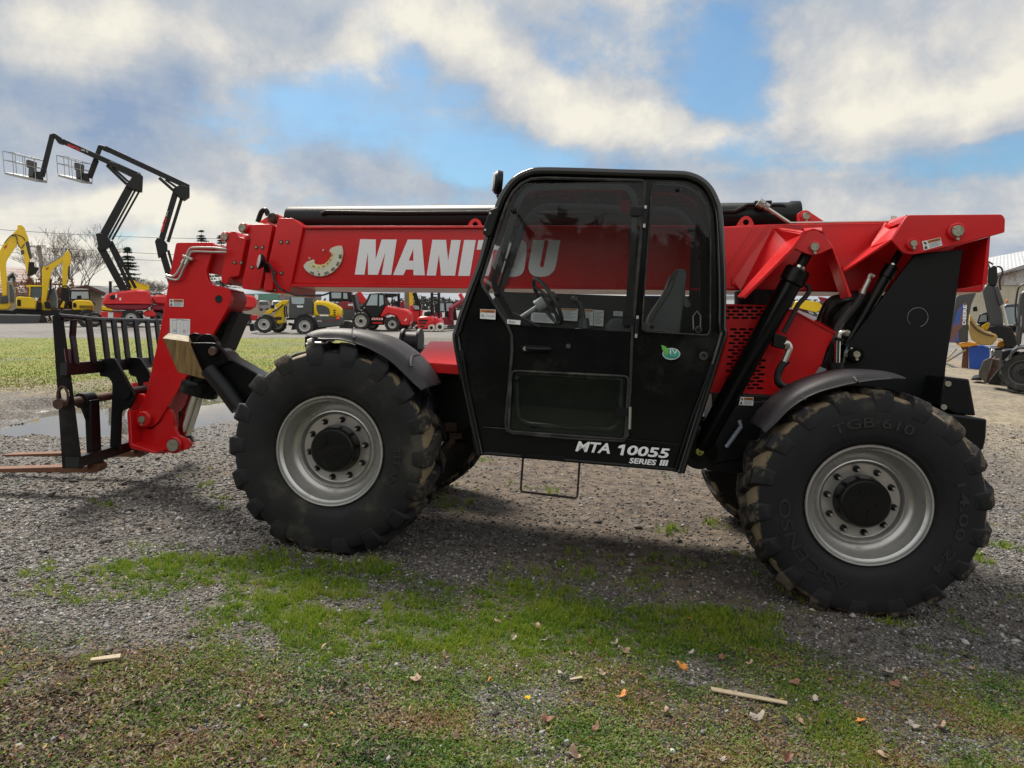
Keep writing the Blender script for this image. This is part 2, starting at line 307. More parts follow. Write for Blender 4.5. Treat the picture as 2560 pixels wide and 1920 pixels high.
class B:
    """collects geometry (local coordinates of a frame) for one mesh object"""
    def __init__(s, fr=None): s.fr = fr; s.v = []; s.f = []; s.m = []
    def add(s, v, f, m=0):
        k = len(s.v); s.v += [Vector(x) for x in v]; s.f += [tuple(i+k for i in a) for a in f]; s.m += [m]*len(f); return s
    def poly(s, pts, m=0): return s.add(pts, [tuple(range(len(pts)))], m)
    def ext(s, pts, off, m=0):
        """polygon (3D) pushed along a vector"""
        pts = [Vector(p) for p in pts]; off = Vector(off); n = len(pts)
        nr = Vector((0, 0, 0))
        for i in range(n): nr += pts[i].cross(pts[(i+1) % n])
        if nr.dot(off) > 0: pts = pts[::-1]
        v = pts+[p+off for p in pts]
        f = [tuple(range(n)), tuple(range(2*n-1, n-1, -1))]+[(i, i+n, (i+1) % n+n, (i+1) % n) for i in range(n)]
        return s.add(v, f, m)
    def pr(s, px, d0, d1, m=0):
        """outline read from the photograph, lying at depth d0, running back to d1"""
        return s.ext([s.fr.P(p, y=d0) for p in px], (0, d1-d0, 0), m)
    def box(s, lo, hi, m=0):
        (a, b, c), (d, e, f) = lo, hi
        return s.add([(a, b, c), (d, b, c), (d, e, c), (a, e, c), (a, b, f), (d, b, f), (d, e, f), (a, e, f)],
                     [(0, 3, 2, 1), (4, 5, 6, 7), (0, 1, 5, 4), (1, 2, 6, 5), (2, 3, 7, 6), (3, 0, 4, 7)], m)
    def bar(s, p0, p1, w, t, up=(0, 1, 0), m=0):
        """rectangular bar between two points: width w across, thickness t along `up`"""
        p0, p1, up = Vector(p0), Vector(p1), Vector(up); d = (p1-p0).normalized(); a = d.cross(up).normalized(); u = a.cross(d).normalized()
        pts = [p0+a*w/2-u*t/2, p0-a*w/2-u*t/2, p0-a*w/2+u*t/2, p0+a*w/2+u*t/2]
        return s.ext(pts, p1-p0, m)
    def cyl(s, p0, p1, r0, r1=None, n=24, m=0, cap=True):
        p0, p1 = Vector(p0), Vector(p1); r1 = r0 if r1 is None else r1; d = (p1-p0).normalized()
        a = d.orthogonal().normalized(); b = d.cross(a); v = []
        for p, r in ((p0, r0), (p1, r1)): v += [p+(a*cos(2*pi*i/n)+b*sin(2*pi*i/n))*r for i in range(n)]
        f = [(i, (i+1) % n, (i+1) % n+n, i+n) for i in range(n)]
        if cap: f += [tuple(range(n-1, -1, -1)), tuple(range(n, 2*n))]
        return s.add(v, f, m)
    def tube(s, pts, r, n=8, m=0, smooth=0, closed=False):
        pts = [Vector(p) for p in pts]; n0 = len(pts)
        if smooth: pts = cr_spline(pts, smooth, closed)
        k = len(pts); v = []; prev = None
        if isinstance(r, (list, tuple)) and len(r) != k: r = list(np.interp(np.linspace(0, n0-1, k), range(n0), r))
        for i, p in enumerate(pts):
            if closed: d = pts[(i+1) % k]-pts[i-1]
            else: d = pts[min(i+1, k-1)]-pts[max(i-1, 0)]
            d.normalize()
            if prev is None: a = d.orthogonal().normalized()
            else:
                a = prev-d*prev.dot(d); a = a.normalized() if a.length > 1e-6 else d.orthogonal().normalized()
            prev = a; b = d.cross(a); rr = r[i] if isinstance(r, (list, tuple)) else r
            v += [p+(a*cos(2*pi*j/n)+b*sin(2*pi*j/n))*rr for j in range(n)]
        f = []
        for i in range(k if closed else k-1):
            for j in range(n): f.append((i*n+j, i*n+(j+1) % n, ((i+1) % k)*n+(j+1) % n, ((i+1) % k)*n+j))
        if not closed: f += [tuple(range(n-1, -1, -1)), tuple(range((k-1)*n, k*n))]
        return s.add(v, f, m)
    def lathe(s, prof, c=(0, 0, 0), ax=(0, 1, 0), n=64, m=0, closed=False):
        """profile of (distance along axis, radius)"""
        c, ax = Vector(c), Vector(ax).normalized(); a = Vector((1, 0, 0)) if abs(ax.x) < .9 else Vector((0, 1, 0)); a = (a-ax*a.dot(ax)).normalized(); b = ax.cross(a)
        v = []; k = len(prof)
        for h, r in prof: v += [c+ax*h+(a*cos(2*pi*i/n)+b*sin(2*pi*i/n))*r for i in range(n)]
        f = [(i*n+j, i*n+(j+1) % n, (i+1) % k*n+(j+1) % n, (i+1) % k*n+j) for i in range(k if closed else k-1) for j in range(n)]
        return s.add(v, f, m)
    def ball(s, c, r, n=12, m=0, sc=(1, 1, 1)):
        c = Vector(c); v = []; h = n//2
        for i in range(h+1):
            for j in range(n): v.append(c+Vector((sin(pi*i/h)*cos(2*pi*j/n)*sc[0], sin(pi*i/h)*sin(2*pi*j/n)*sc[1], cos(pi*i/h)*sc[2]))*r)
        return s.add(v, [(i*n+j, (i+1)*n+j, (i+1)*n+(j+1) % n, i*n+(j+1) % n) for i in range(h) for j in range(n)], m)
    def holed(s, outer, holes, d0, d1, m=0):
        """plate with openings; outlines are local (x, z) pairs"""
        v, f = holed_mesh(outer, holes); 
        s.add([(a, d0+(b < 0 and 0 or 1)*(d1-d0), c) for a, b, c in v], f, m); return s
    def done(s, name, mat, parent=None, bevel=0, ang=35, seg=2, solid=0, label=None, smooth=True, fix=False, loc=None):
        me = bpy.data.meshes.new(name); me.from_pydata([tuple(v) for v in s.v], [], s.f); mats = mat if isinstance(mat, (list, tuple)) else [mat]
        for x in mats: me.materials.append(x)
        me.polygons.foreach_set('material_index', s.m)
        if fix:
            bm = bmesh.new(); bm.from_mesh(me); bmesh.ops.remove_doubles(bm, verts=bm.verts, dist=1e-5); bmesh.ops.recalc_face_normals(bm, faces=bm.faces); bm.to_mesh(me); bm.free()
        me.update()
        if smooth: me.shade_smooth(); me.set_sharp_from_angle(angle=radians(ang))
        o = bpy.data.objects.new(name, me); COL.objects.link(o)
        if solid:
            md = o.modifiers.new('thickness', 'SOLIDIFY'); md.thickness = solid; md.offset = 0
        if bevel:
            md = o.modifiers.new('edges', 'BEVEL'); md.width = bevel; md.segments = seg; md.limit_method = 'ANGLE'; md.angle_limit = radians(40)
        if parent is not None: o.parent = parent
        if loc is not None: o.location = loc
        if label: o['label'] = label
        return o
def cr_spline(pts, k, closed=False):
    n = len(pts); out = []
    for i in range(n if closed else n-1):
        g = (lambda j: pts[j % n]) if closed else (lambda j: pts[max(0, min(n-1, j))])
        p0, p1, p2, p3 = g(i-1), g(i), g(i+1), g(i+2)
        for j in range(k):
            t = j/k; out.append(.5*((2*p1)+(p2-p0)*t+(2*p0-5*p1+4*p2-p3)*t*t+(3*p1-p0-3*p2+p3)*t**3))
    if not closed: out.append(pts[-1])
    return out
def rounded(pts, r, n=4):
    """2D polygon with each corner rounded; r = number or list"""
    out = []; k = len(pts)
    if isinstance(r, (list, tuple)) and len(r) < k: r = list(r)+[r[-1]]*(k-len(r))
    for i in range(k):
        p = Vector(pts[i]); a = Vector(pts[i-1])-p; b = Vector(pts[(i+1) % k])-p; rr = r[i] if isinstance(r, (list, tuple)) else r
        la, lb = a.length, b.length; d = min(rr, la*.48, lb*.48)
        if d < 1e-6: out.append(tuple(p)); continue
        a = a/la*d; b = b/lb*d
        for j in range(n+1):
            t = j/n; out.append(tuple(p+a*(1-t)**2+b*t*t))
    return out
def holed_mesh(outer, holes):
    cu = bpy.data.curves.new('c', 'CURVE'); cu.dimensions = '2D'; cu.fill_mode = 'BOTH'; cu.extrude = .5
    for loop in [outer]+holes:
        sp = cu.splines.new('POLY'); sp.points.add(len(loop)-1); sp.use_cyclic_u = True
        for i, p in enumerate(loop): sp.points[i].co = (p[0], p[1], 0, 1)
    o = bpy.data.objects.new('c', cu); me = bpy.data.meshes.new_from_object(o)
    bm = bmesh.new(); bm.from_mesh(me); bmesh.ops.remove_doubles(bm, verts=bm.verts, dist=1e-6); bm.verts.index_update()
    v = [(x.co.x, x.co.z, x.co.y) for x in bm.verts]; f = [tuple(x.index for x in fc.verts) for fc in bm.faces]
    bm.free(); bpy.data.meshes.remove(me); bpy.data.objects.remove(o); bpy.data.curves.remove(cu)
    return v, f
def text2d(s, bold=.0, shear=0., spacing=1.):
    cu = bpy.data.curves.new('t', 'FONT'); cu.body = s; cu.offset = bold; cu.shear = shear; cu.space_character = spacing; cu.resolution_u = 3
    o = bpy.data.objects.new('t', cu); me = bpy.data.meshes.new_from_object(o)
    v = [(a.co.x, a.co.y) for a in me.vertices]; f = [tuple(p.vertices) for p in me.polygons]
    bpy.data.meshes.remove(me); bpy.data.objects.remove(o); bpy.data.curves.remove(cu)
    return np.array(v), f
def put_text(b, s, p0, p1, h, m=0, bold=.0, shear=0., spacing=1.):
    """flat lettering from p0 to p1 (baseline ends), cap height vector h"""
    v, f = text2d(s, bold, shear, spacing); p0, p1, h = Vector(p0), Vector(p1), Vector(h)
    lo, hi = v.min(0), v.max(0)
    b.add([p0+(p1-p0)*((x-lo[0])/(hi[0]-lo[0]))+h*((y-lo[1])/(hi[1]-lo[1])) for x, y in v], f, m)
def arc_text(b, s, c, r, h, a0, a1, y, m=0, bold=0., flip=False, th=0):
    """lettering bent round a circle in the local x-z plane; angles in radians, measured from +x towards +z; outline only if th"""
    v, f = text2d(s, bold); lo, hi = v.min(0), v.max(0); pts = []
    for px, py in v:
        a = a0+(a1-a0)*(px-lo[0])/(hi[0]-lo[0]); k = (py-lo[1])/(hi[1]-lo[1]); rr = r-h/2+h*k if not flip else r+h/2-h*k
        pts.append(Vector((c[0]+rr*cos(a), y, c[2]+rr*sin(a))))
    b.add(pts, f, m)
# =================================================================== THE BIG TELEHANDLER
F = MF
TH = thing('telehandler', 'huge red telehandler with black cab and big muddy tyres filling the foreground', 'telehandler', MF.M)
def xz(px, d): return [(p.x, p.z) for p in (F.P(a, y=d) for a in px)]
def nb(): return B(F)
# ------------------------------------------------------------------ wheels
def tyre_geo(b, R=.69, Wd=.38, lugs=18, mirror=False, flat=.668, ph=0.):
    side = [(.03, .335), (.012, .352), (-.004, .372), (-.012, .374), (-.018, .392), (-.024, .40), (-.033, .43), (-.042, .49), (-.042, .55), (-.037, .60), (-.022, .630), (.02, .645), (.10, .651), (.19, .653)]
    prof = side+[(Wd-a, r) for a, r in reversed(side[:-1])]
    b.lathe([(a, r*R/.69) for a, r in prof], n=96)
    st_o = [(-.0435, .552), (-.045, .60), (-.034, .652), (-.008, .682), (.07, .690), (.14, .693), (.215, .694)]
    st_i = [(-.038, .55), (-.034, .60), (-.018, .630), (.01, .643), (.07, .648), (.14, .651), (.215, .652)]
    ca = [0, 0, .005, .02, .07, .13, .19]; hw = [.062, .074, .080, .080, .068, .058, .050]
    for k in range(lugs*2):
        s = k % 2; a0 = 2*pi*(k/2)/lugs+ph; v = []
        rj = random.uniform(-.006, .004)
        for i in range(7):
            for (sgn) in (-1, 1):
                for (yy, rr), hh in ((st_o[i], hw[i]), (st_i[i], hw[i]+.018)):
                    a = a0+(ca[i]+sgn*hh)*(1 if s else 1); y = yy if s == 0 else Wd-yy
                    rr = rr+(rj if rr > .66 else 0); v.append((cos(a)*rr*R/.69, y, sin(a)*rr*R/.69))
        f = []
        for i in range(6):
            q0, q1_ = i*4, i*4+4          # order: (-out, -in, +out, +in)
            f += [(q0, q1_, q1_+2, q0+2), (q0, q0+1, q1_+1, q1_), (q0+2, q1_+2, q1_+3, q0+3)]
        f += [(0, 2, 3, 1), (24, 25, 27, 26)]
        if s: f = [x[::-1] for x in f]
        b.add(v, f, 1)
    for p in b.v:
        if p.z < -flat:
            k = (-flat-p.z); p.z = -flat-k*.08
        elif p.z < -.50 and abs(p.x) < .4:
            k = sstep(-p.z, .5, flat); p.y += float(-k*.014 if p.y < .1 else (k*.014 if p.y > .3 else 0))
def make_wheel(parent, loc, flipz, tm, tread, texts=(), lab=None, front=True, ph=0., nut_a=0., simple=False):
    b = B(); pr = [(.012, .352), (-.004, .357), (-.010, .352), (-.008, .343), (.006, .338), (.014, .330), (.022, .322), (.045, .317), (.075, .312), (.10, .303), (.118, .286), (.130, .268), (.134, .262), (.122, .258),
                   (.112, .252), (.110, .245), (.116, .238), (.128, .232), (.139, .226), (.142, .215), (.142, .05)]
    b.lathe(pr, n=96)
    b.lathe([(.13, .27), (.16, .30), (.30, .31), (.36, .34), (.39, .355)], n=64)
    w = b.done('wheel', silver, parent, ang=28, loc=loc); w.rotation_euler = (0, 0, pi if flipz else 0)
    b = B(); tyre_geo(b, ph=ph); t = b.done('tyre', tm, w, ang=32, bevel=.006, seg=1)
    if simple:
        b = B(); b.lathe([(.142, .16), (.06, .15), (.05, .14), (.05, 0.001)], n=40); b.done('hub', blks, w); return w
    if texts:
        for s, r, h, a0, a1, fl in texts:
            b = B(); arc_text(b, s, (0, 0, 0), r, h, a0, a1, -.0445, bold=.006, flip=fl); b.done('sidewall_lettering', MATS['tyre_lettering_rubber'], w, smooth=False, solid=.0025)
    b = B()
    b.lathe([(.142, .158), (.10, .150), (.052, .146), (.044, .141), (.038, .134), (.036, .125), (.037, .001)], n=56)
    hb = b.done('hub', MATS['hub_black'], w, ang=28)
    b = B(); z0 = .033
    sw = [[(-.115, .01), (-.06, .055), (-.01, .03), (.03, -.02), (.02, -.06)], [(-.08, -.05), (-.02, -.03), (.03, -.07), (.05, -.10)], [(-.03, .12), (.01, .06), (.05, .035), (.09, .05)]]
    for c in sw:
        c2 = [(x*cos(nut_a)-y*sin(nut_a), x*sin(nut_a)+y*cos(nut_a)) for x, y in c]
        b.tube([(x, z0+.002, y) for x, y in c2], .0022, n=6, smooth=6)
    b.cyl((cos(nut_a+.9)*.07, .03, sin(nut_a+.9)*.07), (cos(nut_a+.9)*.07, .045, sin(nut_a+.9)*.07), .012, n=12)
    b.done('hub_casting_marks', MATS['hub_black'], hb)
    for k in range(10):
        a = 2*pi*k/10+nut_a; c, s = cos(a)*.193, sin(a)*.193; b = B()
        b.cyl((c, .143, s), (c, .128, s), .021, .019, n=14); b.cyl((c, .128, s), (c, .108, s), .0165, .0155, n=6); b.cyl((c, .112, s), (c, .094, s), .0085, n=10, m=1)
        b.done('wheel_nut', [blks, zinc], w)
    return w
MATS['tyre_lettering_rubber'] = pmat('tyre_lettering_rubber', (.0165, .0165, .018), .5)
MATS['hub_black'] = pmat('hub_black', (.004, .0045, .005), .3, 0, .0, .3, dirt=((.05, .045, .04), .62, .95, 9.0), bump=(40, .25))
D = radians
make_wheel(TH, (-1.64, 0, .66), False, tyf, 0, texts=[('TITAN', .46, .045, D(10), D(-22), False)], ph=.02, nut_a=D(84), lab='dusty front tyre')
make_wheel(TH, (1.64, 0, .66), False, tyr, 0, texts=[('TGB 610', .49, .058, D(121), D(68), False), ('ASCENSO', .475, .070, D(238), D(158), True) if False else ('ASCENSO', .478, .066, D(262), D(180), False), ('14.00-24', .50, .05, D(22), D(-42), False)], ph=.16, nut_a=D(66))
make_wheel(TH, (-1.64, 2.36, .66), True, tyf, 0, simple=True, ph=.1)
make_wheel(TH, (1.64, 2.36, .66), True, tyr, 0, simple=True, ph=.13)
b = nb()
for x in (-1.64, 1.64):
    b.cyl((x, .30, .66), (x, 2.06, .66), .11, n=20); b.ball((x, 1.18, .66), .24, sc=(1, 1.1, .95)); b.cyl((x, .16, .66), (x, .42, .66), .17, n=28)
    b.bar((x-.16, .45, .72), (x-.16, 1.9, .72), .07, .07)
b.done('axle', blks, TH)
P1 = lambda r, x, y, d: F.P(q1(r, x, y), y=d)
# ------------------------------------------------------------------ chassis
b = nb()
b.pr(q('S', (925, 800), (1035, 806), (1035, 900), (985, 945), (925, 925)), .62, 1.55)      # beside the cab
zc = P1('I', 1000, 1190, .80).z; zd = P1('I', 1000, 1190, 1.55).z; print('chassis underside', zc, zd)
b.box((-2.05, .86, .70), (2.0, 1.55, 1.02)); b.box((-1.2, .80, max(zc, zd)+.03), (.95, 1.55, 1.0)); b.box((.80, .60, .68), (1.5, 1.6, .98))
b.pr(q('K', (60, 480), (330, 300), (480, 260), (640, 240), (700, 300), (520, 480), (380, 620), (200, 660), (110, 655), (50, 620)), .58, .70)
b.pr(q('U', (0, 1120), (330, 1130), (760, 1150), (760, 1260), (500, 1500), (380, 1659), (0, 1659)), .60, 1.0)
b.done('chassis', blks, TH, bevel=.008)
b = nb(); b.pr(q('Y', (330, 360), (520, 360), (520, 505), (330, 505)), .60, .62); b.pr(q('Y', (400, 530), (600, 535), (605, 620), (410, 635)), .55, .57); b.tube([F.P(p, y=.56) for p in q('Y', (480, 630), (330, 800), (200, 980))], .02)
b.done('axle_bracket', rustd, TH)
# red battery box between front wheel and cab
b = nb(); pa = [F.P(p, y=.36) for p in q('E', (1735, 818), (1792, 878), (2125, 900), (2135, 990), (1862, 972), (1720, 850))]
b.ext([F.P(p, y=.36) for p in q('E', (1790, 878), (2135, 902), (2135, 990), (1850, 972))], (0, .35, 0))
ft = [F.P(p, y=.36) for p in q('E', (1790, 877), (2135, 901))]; bk = [F.P(p, y=.95) for p in q('E', (2120, 692), (1838, 686))]; lf = F.P(q1('E', 1733, 818), y=.62)
b.add([ft[0], ft[1], bk[0], bk[1], lf, ft[0]-Vector((0, 0, .09)), bk[1]-Vector((0, 0, .3)), bk[0]-Vector((0, 0, .3)), ft[1]-Vector((0, 0, .09)), lf-Vector((0, 0, .1))],
      [(0, 1, 2, 3, 4), (0, 4, 9, 5), (4, 3, 6, 9), (3, 2, 7, 6), (1, 8, 7, 2)])
b.done('battery_box', red, TH, bevel=.006)
# work lamp / roller beyond the fender
b = nb(); y0 = 1.55
c0, c1 = F.P(q1('E', 1600, 680), y=y0), F.P(q1('E', 1745, 690), y=y0)
b.cyl(c0, c1, .075, n=20)
for c, r in ((c0, .10), (c1, .11)): b.cyl(c-Vector((.012, 0, 0)), c+Vector((.012, 0, 0)), r, n=24)
b.box((c0.x, y0-.05, c0.z-.2), (c1.x+.05, y0+.05, c0.z-.06)); b.done('hose_roller', plastic, TH, bevel=.004)
# ------------------------------------------------------------------ fenders
def fender(top, edge, depth, nm, lip=.0):
    b = nb(); sc = []
    T = [Vector((p.x, 0, p.z)) for p in cr_spline([F.P(p, y=depth-.08) for p in top], 6)]; Ed = cr_spline([F.P(p, y=-.01) for p in edge], 6)
    n = len(T); 
    for i in range(n):
        t, e = T[i], Ed[i]; dn = e-t; dn.y = 0; t = t+Vector((0, .06, 0))
        sc += [t+Vector((0, depth-.06, 0))+dn*.04, t+Vector((0, depth-.16, 0)), t+Vector((0, .05, 0)), t+Vector((0, .0, 0))+dn*.10, t+Vector((0, -.045, 0))+dn*.32, t+Vector((0, -.06, 0))+dn*.66, t+Vector((0, -.066, 0))+dn*.92, t+Vector((0, -.078, 0))+dn*1.0, t+Vector((0, -.070, 0))+dn*1.05]
    k = 9; f = [(i*k+j, i*k+j+1, (i+1)*k+j+1, (i+1)*k+j) for i in range(n-1) for j in range(k-1)]
    b.add(sc, f); o = b.done(nm, plastic, TH, ang=60, solid=.012); return T, Ed
top = q('E', (838, 640), (885, 612), (980, 590), (1080, 586), (1210, 590), (1330, 608), (1480, 650), (1600, 712), (1735, 815), (1850, 950), (1925, 1075))
edg = q('E', (838, 662), (890, 668), (985, 668), (1050, 672), (1150, 697), (1270, 738), (1390, 800), (1490, 865), (1590, 955), (1680, 1045), (1768, 1126))
TF, EF = fender(top, edg, .36, 'fender')
top = q('J', (375, 1560), (450, 1465), (545, 1375), (640, 1308), (760, 1255), (880, 1218), (980, 1202), (1080, 1198), (1180, 1205), (1270, 1225), (1322, 1250))
edg = q('J', (462, 1625), (540, 1550), (620, 1470), (715, 1400), (820, 1350), (930, 1318), (1020, 1296), (1110, 1280), (1200, 1268), (1275, 1262), (1325, 1258))
TR, ER = fender(top, edg, .36, 'fender')
def ridge(T, Ed, i, s=1):   # raised joint line across a fender
    b = nb(); t, e = T[i]+Vector((0, .06, 0)), Ed[i]; b.tube([t+Vector((.0, .25, .002)), t+Vector((.01*s, .05, .003)), t*.68+e*.32+Vector((.03*s, -.025, 0)), t*.35+e*.65+Vector((.055*s, -.045, 0))], .007, n=6, smooth=4); return b
ridge(TF, EF, 25, .4).done('fender_seam', plastic, TH); ridge(TF, EF, 48).done('fender_seam', plastic, TH)
ridge(TR, ER, 34, 1).done('fender_seam', plastic, TH); ridge(TR, ER, 16, .7).done('fender_seam', plastic, TH)
# front marker-lamp bracket
b = nb(); b.ext([F.P(p, y=.33) for p in q('E', (720, 645), (975, 655), (975, 690), (830, 700), (745, 745), (718, 745))], (0, .03, 0)); b.done('lamp_bracket', blks, TH, bevel=.003)
b = nb(); b.tube([F.P(p, y=.28) for p in q('E', (735, 718), (790, 705), (880, 708), (975, 712))], .010); b.cyl(F.P(q1('E', 760, 705), y=.26), F.P(q1('E', 800, 690), y=.26), .028); b.cyl(F.P(q1('E', 925, 705), y=.26), F.P(q1('E', 950, 680), y=.26), .016)
b.done('steering_fitting', zinc, TH)
# ------------------------------------------------------------------ boom
BD, BE = 1.06, 1.50
b = nb(); b.pr(q('D', (1285, 775), (1400, 250))+q('J', (180, 232), (500, 216), (1310, 200), (1420, 165), (1560, 160))+q('J', (1990, 300), (1945, 660), (1925, 675), (1000, 675), (180, 662)), BD, BE)
b.done('boom', red, TH, bevel=.012)
b = nb(); b.pr(q('D', (1398, 238), (1402, 262))+q('J', (180, 240), (180, 226)), BD-.03, BE+.03)    # top flange
b.pr(q('D', (1283, 772), (1283, 800))+q('J', (180, 665), (180, 650)), BD-.03, BE+.03); b.done('boom_flange', red, TH, bevel=.003)
def inner(px, d0, d1, nm, m): b = nb(); b.pr(px, d0, d1); return b.done(nm, m, TH, bevel=.006)
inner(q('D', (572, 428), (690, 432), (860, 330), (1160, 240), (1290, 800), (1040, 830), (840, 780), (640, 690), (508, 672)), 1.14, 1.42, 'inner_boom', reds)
c1 = rounded(q('D', (700, 300), (765, 282), (800, 345), (868, 352), (800, 705), (712, 712), (695, 778), (640, 768), (636, 715)), 7)
c2 = rounded(q('D', (872, 225), (1100, 222), (1108, 270), (995, 832), (828, 818), (830, 775), (915, 350), (880, 320)), 7)
c3 = rounded(q('D', (1162, 166), (1300, 168), (1396, 240), (1262, 866), (1030, 846), (1028, 790)), 6)
for c, d in ((c1, 1.09), (c2, 1.055), (c3, 1.03)):
    b = nb(); b.pr(c, d, 1.53); b.done('boom_collar', red, TH, bevel=.005)
for dd_, pts in ((1.09, [(762, 577), (822, 578)]), (1.055, [(960, 436), (1018, 437), (921, 618), (981, 620)]), (1.03, [(1190, 389), (1250, 390), (1133, 673), (1192, 674), (1091, 831), (1135, 830)])):
    for p in q('D', *pts):
        c = F.P(p, y=dd_-.002); b = nb(); b.cyl(c, c-Vector((0, .002, 0)), .0155, n=20, m=0); b.cyl(c-Vector((0, .001, 0)), c-Vector((0, .006, 0)), .0095, n=12, m=1); b.done('collar_bolt', [bblack, pinm], TH)
def boss(px, r, d, out, rp, nm='pivot_pin', m1=red, m2=pinm, keeper=True):
    c = F.P(px, y=d); b = nb(); b.lathe([(.03, r), (-out*.75, r), (-out, r*.86), (-out, rp*1.05), (-out+.012, rp), (-out+.004, rp*.96), (-out+.004, .001)], c=c, n=36)
    o = b.done('pin_boss', m1, TH, ang=30); b = nb(); b.lathe([(-out-.012, rp*.88), (-out-.008, rp*.94), (-out+.02, rp*.94)], c=c, n=32); b.cyl(c+Vector((0, -out-.012, 0)), c+Vector((0, -out+.01, 0)), rp*.9, n=32)
    if keeper:
        k = c+Vector((.004, -out+.004, -rp*1.32)); b.cyl(k, k-Vector((0, .016, 0)), .010, n=6)
    b.done(nm, m2, o)
boss(q1('D', 690, 345), .044, 1.12, .03, .030); boss(q1('D', 852, 262), .040, 1.05, .03, .030); 
b = nb(); b.pr(rounded(q('D', (975, 208), (1080, 140), (1150, 122), (1180, 150), (1180, 205)), 8), 1.12, 1.30); b.done('chain_anchor', red, TH, bevel=.004)
boss(q1('D', 1117, 168), .040, 1.11, .02, .030, m1=rustd, m2=rustd, keeper=False)
b = nb(); b.tube([F.P(p, y=1.45) for p in q('D', (975, 205), (1010, 110), (1050, 95), (1070, 140))], .022, smooth=4); b.done('hose_guide', blks, TH)
b = nb(); b.tube([F.P(p, y=1.25) for p in q('D', (1308, 180), (1300, 95), (1315, 78), (1345, 105))], .014, smooth=3); b.done('lifting_hook', red, TH)
# black tube on top of the boom
p0, p1 = F.P(q1('D', 1262, 180), y=1.28), F.P(q1('J', 690, 166), y=1.28)
b = nb(); b.lathe([(0, .02), (0, .095), (.02, .105), ((p1-p0).length-.08, .105), ((p1-p0).length-.06, .115), ((p1-p0).length, .115), ((p1-p0).length, .02)], c=p0, ax=p1-p0, n=40)
b.done('extension_cylinder', blks, TH)
b = nb(); b.tube([F.P(p, y=1.17) for p in q('D', (1562, 130), (1600, 112), (2212, 122))+q('J', (180, 133), (262, 133), (345, 90), (400, 88))], .017); b.done('top_pipe', blks, TH)
b = nb(); b.pr(q('J', (398, 58), (513, 56), (513, 100), (398, 105)), 1.12, 1.30); b.tube([F.P(p, y=1.2) for p in q('J', (510, 90), (585, 92), (605, 115))], .015, smooth=4); b.done('valve_block', blks, TH, bevel=.004)
b = nb(); b.tube([F.P(p, y=1.05) for p in q('J', (445, 85), (630, 208))], .013)
b.cyl(F.P(q1('J', 420, 68), y=1.06), F.P(q1('J', 455, 90), y=1.06), .034, n=6); b.cyl(F.P(q1('J', 462, 92), y=1.05), F.P(q1('J', 488, 108), y=1.05), .028, n=6)
b.tube([F.P(p, y=1.04) for p in q('J', (630, 209), (1300, 198))], .008); b.cyl(F.P(q1('J', 1330, 200), y=1.1), F.P(q1('J', 1335, 165), y=1.1), .02, n=8)
b.done('hydraulic_line', zinc, TH)
for p in (q1('H', 200, 510), q1('J', 342, 218)):
    b = nb(); c = F.P(p, y=1.05); o = [(-.075, -.02), (-.035, .055), (0, .072), (.035, .055), (.075, -.02)]
    b.holed([(c.x+x, c.z+z) for x, z in rounded(o, .03)], [[(c.x+.021*cos(t*pi/8), c.z+.022+.021*sin(t*pi/8)) for t in range(16)]], 1.05, 1.09); b.done('lifting_eye', red, TH, fix=True)
# ------------------------------------------------------------------ rear of the boom: wings, brackets
zo = .46
def sheet(pts, nm, m, th=.014): b = nb(); b.poly(pts); return b.done(nm, m, TH, solid=th, smooth=False)
P1 = lambda r, x, y, d: F.P(q1(r, x, y), y=d)
# lift-cylinder tent
apex = q('T', (1265, 495), (1360, 300), (1430, 235), (1560, 205), (1680, 240), (1755, 330), (1860, 490))
near = rounded(q('T', (1265, 497), (1420, 265), (1560, 215), (1690, 262), (1850, 490), (1560, 628)), [2, 30, 30, 30, 2, 26], 6)
b = nb(); b.pr(near, zo, zo+.03); b.done('lift_bracket', red, TH, bevel=.003)
lo = [P1('T', 1440, 240, zo-.01), P1('T', 1250, 490, zo-.01), P1('T', 655, 1030, zo-.01), P1('T', 495, 1255, zo+.03), P1('T', 395, 1245, zo+.25), P1('T', 440, 1150, BD), P1('T', 590, 1020, BD-.02), P1('T', 1160, 400, BD-.1), P1('T', 1180, 330, BD)]
sheet([P1('T', 1430, 240, zo-.01), P1('T', 1250, 495, zo-.01), P1('T', 495, 1255, zo-.01), P1('T', 400, 1245, zo+.2), P1('T', 600, 1015, .86), P1('T', 1150, 400, .86)], 'lift_bracket_wing', red, .016)
sheet([P1('T', 600, 1015, .86), P1('T', 1150, 400, .86), P1('T', 945, 190, BD), P1('T', 890, 130, BD), P1('T', 850, 150, BD), P1('T', 310, 960, BD), P1('T', 310, 1050, BD), P1('T', 450, 1145, BD-.03)], 'lift_bracket_wing', red, .016)
sheet([P1('T', 950, 180, BD-.02), P1('T', 1390, 240, zo), P1('T', 1355, 275, zo+.02), P1('T', 1040, 190, BD-.06)], 'lift_bracket_wing', red, .012)
sheet([P1('T', 1150, 400, .86), P1('T', 945, 190, BD), P1('T', 1370, 270, zo+.01), P1('T', 1440, 245, zo)], 'lift_bracket_wing', red, .012)
b = nb(); b.ext([P1('T', 1690, 235, zo), P1('T', 1740, 310, zo), P1('T', 1870, 490, zo), P1('T', 2150, 1235, zo), P1('T', 2100, 1250, zo), P1('T', 1850, 510, zo), P1('T', 1700, 290, zo)], (0, .16, 0)); b.done('lift_bracket_wing', red, TH, bevel=.003)
sheet([P1('T', 1430, 245, zo), P1('T', 1560, 208, zo), P1('T', 1690, 240, zo), P1('T', 1690, 180, BD), P1('T', 1400, 200, BD)], 'lift_bracket_wing', red, .012)
